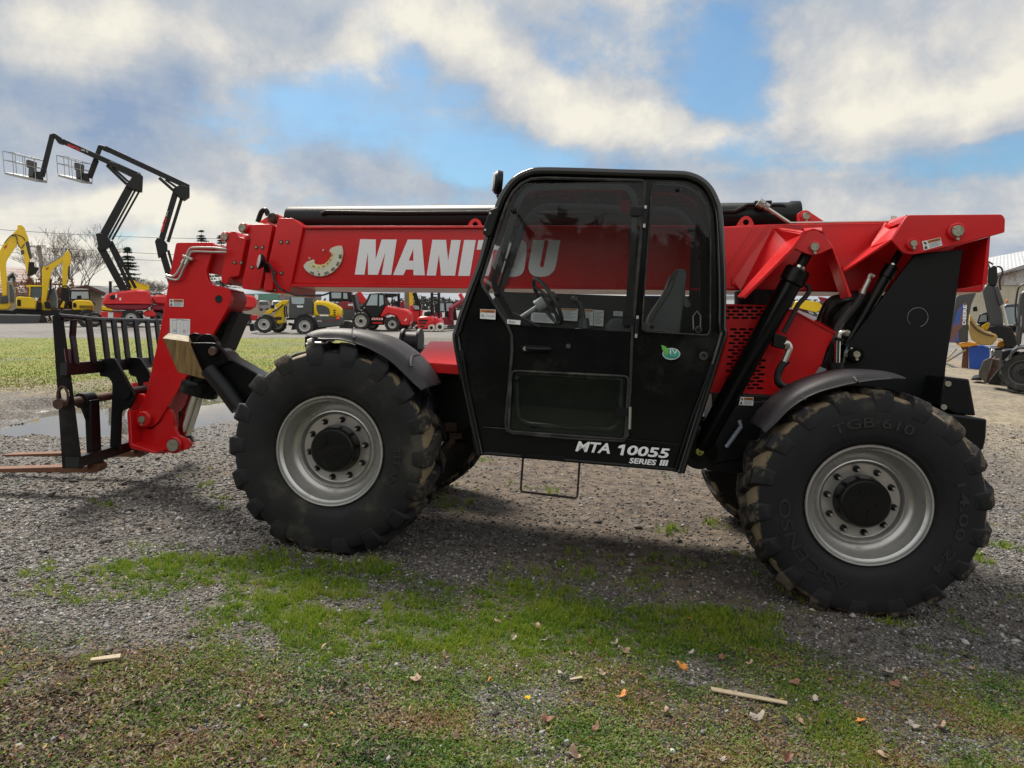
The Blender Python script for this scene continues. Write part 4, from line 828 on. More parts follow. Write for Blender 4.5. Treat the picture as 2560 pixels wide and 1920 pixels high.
sticker('J', [(302, 1382), (388, 1385), (385, 1441), (288, 1436)], .575, 'warn'); sticker('J', [(1524, 333), (1648, 306), (1662, 360), (1536, 394)], ro-.002, 'warn')
# model lettering
b = nb(); dd = cd0-.003; put_text(b, 'MTA', P1('I', 977, 1130, dd), P1('I', 1243, 1150, dd), P1('I', 994, 1052, dd)-P1('I', 977, 1130, dd), bold=.028, shear=.10); b.done('model_lettering', white, TH, smooth=False); b = nb()
put_text(b, '0055', P1('I', 1372, 1158, dd), P1('I', 1692, 1187, dd), P1('I', 1322, 1080, dd)-P1('I', 1310, 1155, dd), bold=.028, shear=.10); b.done('model_number', white, TH, smooth=False); b = nb(); b.poly([P1('I', x, y, dd) for x, y in ((1322, 1160), (1336, 1107), (1306, 1106), (1312, 1090), (1340, 1080), (1362, 1080), (1346, 1162))]); b.done('model_number', white, TH, smooth=False)
b = nb(); put_text(b, 'SERIES', P1('I', 1390, 1222, dd), P1('I', 1595, 1240, dd), P1('I', 1397, 1180, dd)-P1('I', 1390, 1222, dd), bold=.03, shear=.1); b.done('series_lettering', white, TH, smooth=False); b = nb(); put_text(b, 'III', P1('I', 1622, 1240, dd), P1('I', 1688, 1244, dd), P1('I', 1628, 1196, dd)-P1('I', 1622, 1240, dd), bold=.045, shear=.1); b.done('series_lettering', white, TH, smooth=False)
# leaf emblem
c = P1('I', 1715, 383, dd); e = P1('I', 1783, 383, dd)-c; g = P1('I', 1715, 338, dd)-c
b = nb(); b.poly([c+e*cos(t*pi/16)+g*sin(t*pi/16) for t in range(32)][::-1], 2); off = Vector((0, -.001, 0))
b.poly([c+off+e*.93*cos(t*pi/16)+g*.90*sin(t*pi/16) for t in range(32)][::-1], 0)
b.poly([P1('I', x, y, dd)+off*2 for x, y in ((1637, 315), (1665, 322), (1692, 345), (1700, 372), (1694, 398), (1668, 382), (1646, 352))], 1)
put_text(b, 'IV', P1('I', 1705, 384, dd)+off*3, P1('I', 1765, 386, dd)+off*3, P1('I', 1705, 347, dd)-P1('I', 1705, 384, dd), 2)
b.tube([P1('I', x, y, dd) for x, y in ((1692, 375), (1690, 398), (1705, 408), (1760, 410))], .003, n=6, m=3); b.done('leaf_emblem', [teal, leafg, paper, ink], TH, smooth=False)
# boom lettering, traced
dd = BD-.003; b = nb()
for s in ([(160, 110), (314, 113), (312, 310), (372, 113), (521, 114), (466, 463), (372, 462), (408, 240), (335, 462), (237, 461), (236, 235), (202, 461), (107, 460)],
          [(873, 116), (1008, 117), (1028, 322), (1060, 118), (1153, 119), (1096, 471), (958, 470), (938, 262), (907, 470), (816, 469)],
          [(1186, 118), (1302, 119), (1242, 473), (1127, 472)],
          [(1328, 119), (1560, 120), (1545, 215), (1478, 214), (1436, 474), (1318, 473), (1362, 214), (1310, 213)],
          [(1868, 119), (1982, 119), (1936, 370), (1940, 385), (1955, 390), (1972, 380), (2022, 119), (2138, 119), (2092, 372), (2075, 420), (2030, 465), (1985, 480), (1920, 482), (1870, 472), (1835, 440), (1822, 400), (1824, 350)]):
    b.poly([F.P(p, y=dd) for p in q('P', *s)])
for s in ([(630, 114), (684, 114), (684, 205), (640, 322), (612, 410), (586, 465), (484, 464)], [(684, 114), (768, 115), (798, 467), (686, 466), (685, 323)], [(640, 322), (685, 323), (684, 411), (612, 410)]): b.poly([F.P(p, y=dd) for p in q('P', *s)])
oo = [F.P(p, y=dd) for p in rounded(q('P', (1600, 117), (1815, 117), (1775, 482), (1540, 482)), [26, 22, 26, 22], 7)]; oi = [F.P(p, y=dd) for p in rounded(q('P', (1672, 205), (1706, 205), (1668, 395), (1636, 395)), 5, 7)]
b.add(oo+oi, [(i, (i+1) % 32, (i+1) % 32+32, i+32) for i in range(32)])
b.done('boom_lettering', white, TH, smooth=False)
# boom angle gauge
b = nb(); gc = P1('Q', 880, 590, BD-.02); k = (P1('Q', 1880, 590, BD-.02)-gc).length/1000
def qa(x, y, d=BD-.02): return P1('Q', x, y, d)
outer = [(290, 1000), (420, 860), (660, 765), (740, 830), (700, 890), (760, 940), (860, 975), (980, 980), (1120, 940), (1250, 840), (1340, 720), (1390, 600), (1385, 490), (1330, 480), (1310, 400), (1400, 310), (1560, 245), (1690, 222), (1780, 222), (1820, 290), (1850, 430), (1845, 600), (1790, 850), (1640, 1090), (1440, 1280), (1230, 1390), (1000, 1440), (780, 1425), (560, 1340), (400, 1220), (310, 1100)]
b.ext([qa(*p) for p in outer], (0, .018, 0)); o = b.done('angle_gauge', cream, TH, bevel=.003)
b = nb(); ins = [(560, 960), (700, 905), (860, 985), (980, 988), (1130, 945), (1260, 845), (1350, 720), (1398, 600), (1400, 495), (1510, 495), (1500, 640), (1430, 800), (1310, 960), (1150, 1080), (1000, 1125), (850, 1140), (680, 1100)]
b.poly([qa(*p)+Vector((0, -.0015, 0)) for p in ins]); b.done('gauge_scale', creamy, o, smooth=False)
b = nb()
for s, x0_, y0_, x1_, y1_, hx, hy in (('20', 540, 1290, 700, 1375, 30, -75), ('0', 865, 1400, 950, 1410, 5, -95), ('20', 1130, 1385, 1310, 1320, -35, -90), ('40', 1420, 1255, 1560, 1145, -65, -90), ('60', 1640, 1035, 1740, 890, -90, -50), ('80', 1805, 740, 1825, 580, -125, -20),
                                 ('20', 630, 1055, 760, 1090, 15, -55), ('0', 870, 1105, 930, 1105, 0, -55), ('20', 1040, 1085, 1150, 1050, -15, -55), ('40', 1225, 990, 1310, 900, -40, -30), ('60', 1350, 860, 1415, 750, -45, -25), ('80', 1430, 670, 1480, 550, -50, -10)):
    put_text(b, s, qa(x0_, y0_)+Vector((0, -.0025, 0)), qa(x1_, y1_)+Vector((0, -.0025, 0)), qa(x0_+hx, y0_+hy)-qa(x0_, y0_), bold=.03)
b.tube([qa(865, 1215)+Vector((0, -.003, 0)), qa(870, 1240)+Vector((0, -.003, 0))], .003); b.done('gauge_numbers', ink, o, smooth=False)
b = nb()
for p in ((1105, 410), (565, 730)): c = qa(*p, BD); b.cyl(c, c-Vector((0, .015, 0)), .008, n=10)
b.done('gauge_bolts', zinc, o)
# round work lamp on the collar, with cable
c = P1('D', 1005, 568, .93); ax = Vector((-.75, -.62, .1)).normalized(); b = nb(); b.lathe([(-.035, .01), (-.03, .02), (-.018, .045), (.0, .057), (.016, .059), (.018, .052)], c=c, ax=ax, n=32); o = b.done('boom_work_lamp', blks, TH)
b = nb(); b.lathe([(.012, .055), (.019, .052), (.022, .001)], c=c, ax=ax, n=32); b.done('lamp_lens', MATS['lamp_glass'], o)
b = nb(); b.tube([c-ax*.04, P1('D', 1050, 620, 1.0), P1('D', 1045, 660, 1.02)], .012); b.pr(q('D', (1030, 600), (1062, 605), (1060, 665), (1030, 660)), .98, 1.02); b.done('lamp_bracket', blks, TH)
b = nb(); b.tube([F.P(p, y=.98) for p in q('D', (1065, 585), (1100, 620), (1118, 680), (1130, 745), (1170, 805), (1215, 835))], .010, smooth=4); b.tube([F.P(p, y=1.0) for p in q('D', (1215, 835), (1252, 850), (1330, 880), (1460, 880), (1560, 880), (1650, 850))], .007, smooth=4); b.done('lamp_cable', hose, TH)
b = nb(); b.pr(rounded(q('D', (1045, 668), (1120, 670), (1122, 690), (1112, 835), (1040, 830)), 4), .995, 1.03); b.done('wear_pad_cover', red, TH, bevel=.003)
# ------------------------------------------------------------------ jib head (gooseneck)
gy0, gy1 = 1.08, 1.42
gn = rounded(q('B', (1738, 322), (2092, 318), (2116, 352))+q('D', (560, 460), (505, 640), (505, 705), (530, 765), (600, 795), (665, 797), (712, 832), (728, 880), (728, 935), (690, 1015), (545, 1265))+q('C', (1440, 1150), (1345, 1188), (1262, 1130), (1262, 1070), (1350, 850), (1465, 330), (1520, 30))+q('D', (160, 700)), [6, 4, 3, 4, 10, 12, 12, 8, 8, 8, 8, 8, 4, 10, 24, 16, 12, 6, 4, 4, 10], 4)
b = nb(); b.pr(gn, gy0, gy0+.04); b.pr([(x, y) for x, y in gn], gy1-.04, gy1); b.done('jib_head_plate', red, TH, bevel=.004)
web = [F.P(p, y=gy0+.04) for p in q('D', (720, 870), (728, 935), (690, 1015), (545, 1265))+q('C', (1470, 1000))]
b = nb(); b.ext([F.P(p, y=gy0+.04) for p in q('D', (160, 1050), (120, 1250), (330, 1250), (545, 1262), (690, 1012), (725, 935), (725, 875), (700, 825), (620, 800), (300, 800))], (0, gy1-gy0-.08, 0))
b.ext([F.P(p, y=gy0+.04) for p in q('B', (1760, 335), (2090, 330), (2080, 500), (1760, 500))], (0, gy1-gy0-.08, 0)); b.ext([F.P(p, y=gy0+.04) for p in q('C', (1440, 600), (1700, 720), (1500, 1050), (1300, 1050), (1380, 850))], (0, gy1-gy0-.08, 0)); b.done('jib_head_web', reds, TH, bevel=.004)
b = nb(); c = P1('D', 616, 913, gy0); b.cyl(c-Vector((0, .002, 0)), c+Vector((0, .05, 0)), .032, n=36); b.done('plate_hole', bblack, TH)
b = nb(); p = [F.P(a, y=gy0+.04) for a in q('D', (760, 1040), (610, 1390), (548, 1270), (690, 1020))]; b.ext([a+Vector((.01, .06, 0)) for a in p], (0, .2, 0)); b.done('web_opening', bblack, TH)
boss(q1('C', 1345, 1095), .068, gy0, .05, .030, m1=red, m2=pinm, keeper=True)
sticker('D', [(162, 914), (292, 916), (290, 984), (162, 980)], gy0-.002, 'warn'); sticker('D', [(165, 1093), (352, 1098), (350, 1257), (166, 1243)], gy0-.002, 'page', nm='load_chart_page')
for pts in (q('D', (130, 692), (185, 705), (225, 680), (262, 620), (300, 550), (335, 475), (352, 448), (390, 440), (560, 440), (690, 455)), q('D', (128, 712), (215, 737), (255, 715), (290, 640), (335, 545), (355, 495), (385, 475), (560, 480), (690, 482))):
    b = nb(); b.tube([F.P(p, y=gy0-.03) for p in pts], .0095, smooth=4); b.cyl(F.P(pts[4], y=gy0-.03), (F.P(pts[4], y=gy0-.03)+F.P(pts[3], y=gy0-.03))/2, .016, n=6); b.done('hydraulic_line', zinc, TH)
b = nb(); b.pr(q('D', (278, 500), (372, 535), (365, 560), (275, 520)), gy0-.05, gy0-.01); b.done('pipe_clamp', zinc, TH, bevel=.004)
# tilt coupler
co = rounded(q('C', (1168, 1030), (1215, 960), (1242, 866), (1325, 866), (1340, 905), (1285, 1010), (1275, 1090), (1310, 1170), (1400, 1190), (1480, 1120), (1530, 1000), (1570, 1000), (1600, 1060), (1605, 1160), (1650, 1250), (1735, 1280), (1758, 1330), (1735, 1375), (1600, 1405), (1440, 1418), (1210, 1370), (1185, 1320)), 5, 3)
b = nb(); b.pr(co, gy0+.02, gy0+.05); b.pr(co, gy1-.02, gy1+.02); b.pr(q('C', (1172, 1030), (1200, 1020), (1215, 1330), (1440, 1400), (1430, 1418), (1205, 1370), (1185, 1330)), gy0-.12, gy1+.1); b.pr(q('C', (1205, 765), (1365, 755), (1350, 865), (1240, 850)), gy0+.3, gy0+.45); b.done('coupler', red, TH, bevel=.005)
boss(q1('C', 1615, 1335), .070, gy0+.02, .03, .054, m2=pinm, keeper=False)
b = nb(); b.pr(q('C', (1290, 880), (1500, 950), (1500, 1200), (1300, 1180)), gy0+.06, gy1-.06); b.done('coupler_core', reds, TH)
a, c = P1('C', 1835, 800, gy0+.15), P1('C', 1690, 1250, gy0+.15); b = nb(); b.cyl(a, c, .060, n=32); b.done('tilt_cylinder_rod', chrome, TH)
b = nb(); b.lathe([(0, .03), (0, .16), (.03, .17), (.11, .165), (.12, .05)], c=P1('C', 1855, 740, gy0+.15), ax=(c-a).normalized(), n=36); b.cyl(a, a-(c-a).normalized()*.6, .10); b.done('tilt_cylinder', blk, TH, ang=30); b = nb(); b.cyl(c, P1('C', 1690, 1310, gy0+.15), .07, .09, n=24); b.done('rod_eye', blk, TH, ang=30)
# ------------------------------------------------------------------ folded stabiliser leg
sy = .30
b = nb(); b.pr(rounded(q('C', (1745, 402), (1770, 392), (1985, 395), (2062, 470), (2120, 560), (1870, 690)), [2, 2, 8, 8, 2, 10]), sy, sy+.03); b.done('stabiliser_foot', blk, TH, bevel=.004); b = nb(); b.pr(rounded(q('C', (1755, 400), (1990, 398), (2075, 480), (1900, 660)), 3), sy+.22, sy+.25); b.done('stabiliser_foot', blk, TH, bevel=.004)
b = nb(); b.pr(q('C', (1990, 440), (2065, 478), (2110, 530))+q('G', (262, 335), (205, 440), (80, 575))+q('C', (1960, 800), (1840, 640)), sy+.03, sy+.20); e0 = P1('G', 190, 480, sy+.14); b.bar(e0, (-1.72, .62, .72), .20, .16); b.bar((-1.80, .62, .72), (-1.5, .95, .78), .24, .2); b.done('stabiliser_leg', blk, TH, bevel=.008)
b = nb(); b.tube([F.P(p, y=sy-.03) for p in q('C', (1920, 640), (2060, 810), (2200, 1000))], .055, n=16); b.done('stabiliser_cylinder', blks, TH)
for x, y, r, d in ((498, 1345, .085, sy+.06), (395, 1322, .075, sy+.16)):
    c = P1('D', x, y, d); b = nb(); b.cyl(c, c+Vector((0, .05, 0)), r, n=32); b.done('foot_pad_disc', blk, TH, bevel=.004)
boss(q1('D', 575, 1395), .037, sy, .02, .031, m1=blk, m2=rustd, keeper=False)
# ------------------------------------------------------------------ pallet-fork carriage
a0 = MF.M @ MF.P(q1('C', 600, 900), y=.45)
wdir = cam_ray(1215, 838).normalized(); up = Vector((0, 0, 1)); up = (up-wdir*up.dot(wdir)).normalized(); nx = wdir.cross(up).normalized()
CF = Fr(a0, nx, wdir, up)
def cb(): return B(CF)
R2 = MF.M.inverted() @ CF.M
def cdone(b, *a, **k): o = b.done(*a, **k); o.matrix_local = R2; return o
b = cb(); e = CF.P(q1('C', 740, 1555), y=0)
b.holed([(p.x, p.z) for p in (CF.P(a, y=0) for a in q('C', (458, 145), (560, 142), (645, 780), (742, 1560), (552, 1558), (510, 900)))], [[(p.x, p.z) for p in (CF.P(a, y=0) for a in rounded(q('C', (535, 830), (575, 812), (612, 830), (622, 900), (585, 935), (548, 915)), 6, 4))]], 0, .03)
cdone(b, 'carriage_upright', worn, TH, fix=True, bevel=.002)
# depth along the carriage for a point seen on its rear face
e1, e2 = CF.P(q1('C', 562, 145), y=0), CF.P(q1('C', 742, 1560), y=0); 
def xa(z): return e1.x+(e2.x-e1.x)*(z-e1.z)/(e2.z-e1.z)
fnx = Vector((e2.z-e1.z, 0, -(e2.x-e1.x))).normalized()
def CP(x, y, off=0.): return CF.P(q1('C', x, y), n=fnx, c=e1+fnx*off)
dirz = (e2-e1).normalized()
b = cb(); t0 = CF.P(q1('C', 560, 150), y=.0); far_y = max(.3, CP(1480, 192).y); b.tube([t0+Vector((-.015, 0, 0)), CP(700, 160)+Vector((-.02, 0, 0)), CP(900, 180)+Vector((-.015, 0, 0)), CP(1480, 196)+Vector((-.01, 0, 0)), CP(1480, 196)+Vector((-.01, .45, 0))], .020); cdone(b, 'carriage_top_rail', worn, TH)
FY = far_y+.42
for xt, xb_, wd in ((680, 700, .050), (815, 838, .052), (946, 966, .052), (1044, 1060, .052), (1136, 1150, .052), (1246, 1262, .052), (1354, 1372, .052), (1440, 1462, .052)):
    b = cb(); a = CP(xt, 178); c = CP(xb_, 560); c = a+dirz*((c-a).dot(dirz)) if xt != 680 else c; mid = [a]+([CP(692, 330)+Vector((-.03, .02, 0))] if xt == 680 else [])+[c+dirz*.02]
    for i in range(len(mid)-1): b.bar(mid[i], mid[i+1]+(mid[i+1]-mid[i]).normalized()*.01, wd*1.35, .018, up=(1, 0, 0))
    cdone(b, 'guard_bar', worn, TH, bevel=.002)
def rail(y0, y1, nm, th, mt):
    a = CP(650, y0); c = CP(650, y1); hgt = (c-a); b = cb(); s = Vector((0, -a.y, 0)); b.ext([a+s, c+s, c+s+Vector((-th, 0, 0)), a+s+Vector((-th, 0, 0))], (0, FY, 0)); cdone(b, nm, mt, TH, bevel=.004)
rail(578, 695, 'carriage_rail', .05, worn)
a, c = CP(760, 1440), CP(760, 1540); b = cb(); s = Vector((0, -a.y, 0)); b.ext([a+s, c+s, c+s+Vector((-.10, 0, 0)), a+s+Vector((-.10, 0, 0))], (0, FY, 0)); cdone(b, 'carriage_rail', worn, TH, bevel=.004)
b = cb(); b.holed([(p.x, p.z) for p in (CF.P(a, y=0) for a in q('C', (458, 145), (560, 142), (645, 780), (742, 1560), (552, 1558), (510, 900)))], [], FY, FY+.03); cdone(b, 'carriage_upright', worn, TH)
c = CF.P(q1('C', 570, 955), y=0); SHZ = c.z; SHX = c.x; b = cb(); b.cyl(c+Vector((0, -.03, 0)), c+Vector((0, FY+.03, 0)), .034, n=20); b.cyl(c+Vector((0, -.05, 0)), c+Vector((0, 0, 0)), .038, n=16); cdone(b, 'fork_shaft', rustd, TH)
b = cb(); c = CF.P(q1('C', 578, 890), y=-.012); b.tube([c+Vector((cos(t*pi/8)*.038, 0, sin(t*pi/8)*.075)) for t in range(16)], .009, n=8, closed=True); cdone(b, 'slot_rim', rustd, TH)
b = cb(); P_ = [CP(*p) for p in ((620, 450), (716, 450), (718, 576), (636, 576))]; b.ext([p+Vector((-.02, 0, 0)) for p in P_], (-.006, 0, 0)); cdone(b, 'reflector_panel', pink, TH)
b = cb(); P_ = [CP(*p, .003) for p in ((670, 610), (738, 606), (739, 645), (671, 649))]; b.ext(P_, (-.002, 0, 0)); cdone(b, 'rail_label', paper, TH)
# fork shanks and tines
for shx, top_, bot, tipx in (((905, 1010), 900, 1590, 0), ((1395, 1440), 900, 1470, 0)):
    a = CP(shx[0], top_, -.06); yy = a.y if shx[0] == 905 else CP(1300, 1200).y; zt = a.z; base = CF.P(q1('C', 950, 1592), y=yy).z if shx[0] == 905 else None
    if base is None: base = zb
    zb = base; w_ = .13; x1 = e2.x-.0
    b = cb(); b.box((x1-.09, yy, base+.02), (x1-.04, yy+w_, SHZ)); b.bar((x1-.065, yy+w_/2, SHZ-.15), (SHX, yy+w_/2, SHZ), w_, .05, up=(1, 0, 0)); b.cyl((SHX, yy-.01, SHZ), (SHX, yy+w_+.01, SHZ), .060, n=20); cdone(b, 'fork_shank', worn, TH, bevel=.006)
    b = cb(); v = [(x1-.03, base+.08), (x1+.00, base+.05), (x1+.0, base+.02), (x1-.03, base), (x1-.09, base), (x1-1.22, base+.014), (x1-1.22, base+.028), (x1-.10, base+.052)]
    b.ext([Vector((x, yy, z)) for x, z in v], (0, w_, 0)); cdone(b, 'fork_tine', rust, TH, bevel=.004)
# black mounting brackets on the carriage
for pts, nm in ((((905, 548), (1035, 533), (1060, 545), (1240, 870), (1238, 910), (1195, 1000), (1110, 1020), (1100, 1380), (1010, 1370), (1035, 770), (1000, 712), (920, 704)), 0), (((1180, 530), (1278, 530), (1300, 550), (1388, 690), (1380, 1000), (1300, 1350), (1262, 1350), (1270, 770), (1250, 710), (1185, 690)), 1)):
    b = cb(); yk = CP(960, 600).y if nm == 0 else CP(1200, 600).y
    b.ext([CF.P(p, y=yk) for p in rounded(q('C', *pts), [2, 3, 4, 14, 8, 10, 10, 2, 2, 8, 6, 2], 3)], (0, .035, 0)); cdone(b, 'carriage_bracket', blks, TH, bevel=.004)
b = cb(); c = CF.P(q1('C', 1160, 865), y=CP(960, 600).y); b.cyl(c+Vector((0, -.03, 0)), c+Vector((0, .5, 0)), .045, n=20); cdone(b, 'bracket_pin', blks, TH)
# ------------------------------------------------------------------ wooden block on the foot pad
WB = thing('wood_block', 'thick weathered timber block strapped to the folded black stabiliser foot', 'wood block', MF.M)
b = nb(); w0 = [F.P(p, y=sy-.04) for p in q('C', (1500, 352), (1740, 385), (1895, 732), (1640, 668))]; back = [p+Vector((.03, .12, .04)) for p in w0]
bk2 = [F.P(p, y=sy+.10) for p in q('C', (1552, 306), (1742, 333))]; back[0], back[1] = bk2; back[2] = w0[2]+(bk2[1]-w0[1]); back[3] = w0[3]+(bk2[0]-w0[0])
b.add(w0+back, [(3, 2, 1, 0), (4, 5, 6, 7), (1, 2, 6, 5), (2, 3, 7, 6), (3, 0, 4, 7)], 0); b.add(w0+back, [(0, 1, 5, 4)], 1); b.done('timber', [woodm, woodend], WB, bevel=.004)
# =================================================================== GROUND
def gptv(px, py):
    vx = (px-1280)/FPX; vz = -(py-960)/FPX
    ry = cos(PITCH)+vz*sin(PITCH); rz = (-sin(PITCH)+vz*cos(PITCH))/ry; rx = vx/ry; y = np.full_like(px, 5.)
    for i in range(40):
        z = ground(rx*y, y); y = y*.4+.6*np.minimum((z-CAMZ)/np.minimum(rz, -1e-3), 400)
    return rx*y, y
def wpoly(disp): 
    p = np.array(q('S', *disp)); x, y = gptv(p[:, 0].copy(), p[:, 1].copy()); return np.stack([x, y], 1)
def inpoly(P_, x, y, soft=.25, seed=0):
    """soft membership with a ragged edge"""
    x = x+(fbm(x*1.7, y*1.7, 4, seed)-.5)*.9*np.clip(y/5, .6, 3); y = y+(fbm(x*1.7+9, y*1.7, 4, seed+3)-.5)*.9*np.clip(y/5, .6, 3)
    ins = np.zeros(x.shape, bool); dist = np.full(x.shape, 1e9); n = len(P_)
    for i in range(n):
        a, b = P_[i], P_[(i+1) % n]; c = (a[1] > y) != (b[1] > y)
        with np.errstate(divide='ignore', invalid='ignore'): xi = (b[0]-a[0])*(y-a[1])/(b[1]-a[1]+1e-12)+a[0]
        ins ^= c & (x < xi); ab = b-a; t = np.clip(((x-a[0])*ab[0]+(y-a[1])*ab[1])/(ab@ab+1e-9), 0, 1)
        dist = np.minimum(dist, np.hypot(x-a[0]-t*ab[0], y-a[1]-t*ab[1]))
    return sstep(np.where(ins, dist, -dist), -soft, soft)
Zg = [wpoly(p) for p in ([(170, 1262), (300, 1215), (450, 1205), (640, 1196), (760, 1208), (830, 1245), (1000, 1285), (1180, 1272), (1330, 1300), (1480, 1315), (1640, 1322), (1640, 1380), (1500, 1395), (1300, 1420), (1000, 1400), (760, 1420), (560, 1395), (380, 1330)],
                         [(1640, 1380), (1500, 1395), (1300, 1425), (1050, 1440), (900, 1400), (1000, 1330), (1250, 1300), (1600, 1330)])]
Zw = wpoly([(-300, 1360), (0, 1385), (300, 1400), (600, 1395), (900, 1400), (1200, 1420), (1500, 1405), (1640, 1400), (1900, 1450), (2300, 1450), (2700, 1500), (2700, 1950), (-500, 1950)])
Zl = wpoly([(-300, 1370), (0, 1375), (300, 1390), (560, 1430), (800, 1500), (760, 1659), (600, 1950), (-500, 1950)])
Zt = wpoly([(1880, 1200), (2250, 1190), (2400, 1300), (2150, 1330), (1950, 1300)])
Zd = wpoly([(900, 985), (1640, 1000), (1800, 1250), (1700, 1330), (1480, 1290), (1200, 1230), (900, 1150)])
def zones(x, y):
    g = inpoly(Zg[0], x, y, .16, 21)*(.45+.75*fbm(x*2.6, y*2.6, 4, 31)); g2 = inpoly(Zg[1], x, y, .2, 25)
    g = np.maximum(g*sstep(fbm(x*3.1, y*3.1, 4, 35), .22, .46), g2*.9)
    w = inpoly(Zw, x, y, .2, 41); l = inpoly(Zl, x, y, .3, 43); t = inpoly(Zt, x, y, .4, 45)*sstep(fbm(x*2.2, y*2.2, 3, 47), .45, .65)
    tuft = sstep(fbm(x*2.3, y*2.3, 4, 51), .63, .75)*(y < 9)*.22
    near = (y < 12)
    g = np.maximum(g*near, np.maximum(tuft, t*.6)*near)
    bare = sstep(fbm(x*1.9+4, y*1.9, 4, 55), .50, .62)
    w = w*near*(1-.75*bare)
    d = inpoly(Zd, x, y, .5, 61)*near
    # distant lawn, ending at the gravel road
    lawn = sstep(y+(fbm(x*.8, y*.8, 4, 73)-.5)*2.5, 11.6, 13.2)*(1-sstep(y, 29, 30.5))*(1-sstep(x/np.maximum(y, 1)+(fbm(x*.3, y*.3, 3, 71)-.5)*.12, -.30, -.22))
    lawn *= .35+.65*sstep(fbm(x*.5, y*.5, 4, 75), .32, .5)+.35*sstep(y, 18, 24)
    rim = sstep(y, 10.4, 12)*(1-sstep(y, 13, 15))*(x < 3)
    right = sstep(x, 6.5, 9)*sstep(y, 7, 11)*(1-sstep(y, 30, 36))
    road = sstep(y, 29, 31)
    return dict(g=g, w=w, l=l, d=d, lawn=np.clip(lawn, 0, 1), rim=rim, right=right, road=road)
def axis(segs):
    out = []
    for a, b, n in segs: out += list(np.linspace(a, b, n, endpoint=False))
    return np.array(out+[segs[-1][1]])
xs = axis([(-900, -120, 8), (-120, -25, 24), (-25, -8, 60), (-8, -4.5, 40), (-4.5, 5.5, 270), (5.5, 12, 60), (12, 30, 40), (30, 120, 22), (120, 900, 8)])
ys = axis([(-60, -4, 12), (-4, 1.6, 14), (1.6, 6.5, 170), (6.5, 16, 130), (16, 40, 100), (40, 120, 40), (120, 1500, 16)])
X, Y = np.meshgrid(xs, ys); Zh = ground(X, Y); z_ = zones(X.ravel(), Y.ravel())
def np_mesh(name, verts, faces, mat, attrs=(), smooth=True):
    """verts (n,3); faces (m,k) with one k"""
    me = bpy.data.meshes.new(name); k = faces.shape[1]
    me.vertices.add(len(verts)); me.vertices.foreach_set('co', verts.astype(np.float32).ravel())
    me.loops.add(faces.size); me.loops.foreach_set('vertex_index', faces.astype(np.int32).ravel())
    me.polygons.add(len(faces)); me.polygons.foreach_set('loop_start', np.arange(0, faces.size, k, dtype=np.int32)); me.polygons.foreach_set('loop_total', np.full(len(faces), k, np.int32))
    me.update(calc_edges=True)
    for n, a in attrs:
        at = me.attributes.new(n, 'FLOAT', 'POINT'); at.data.foreach_set('value', a.astype(np.float32))
    me.materials.append(mat)
    if smooth: me.shade_smooth()
    o = bpy.data.objects.new(name, me); COL.objects.link(o); return o
def attr(t, n): a = N(t, 'ShaderNodeAttribute', attribute_name=n); return a.outputs['Fac']
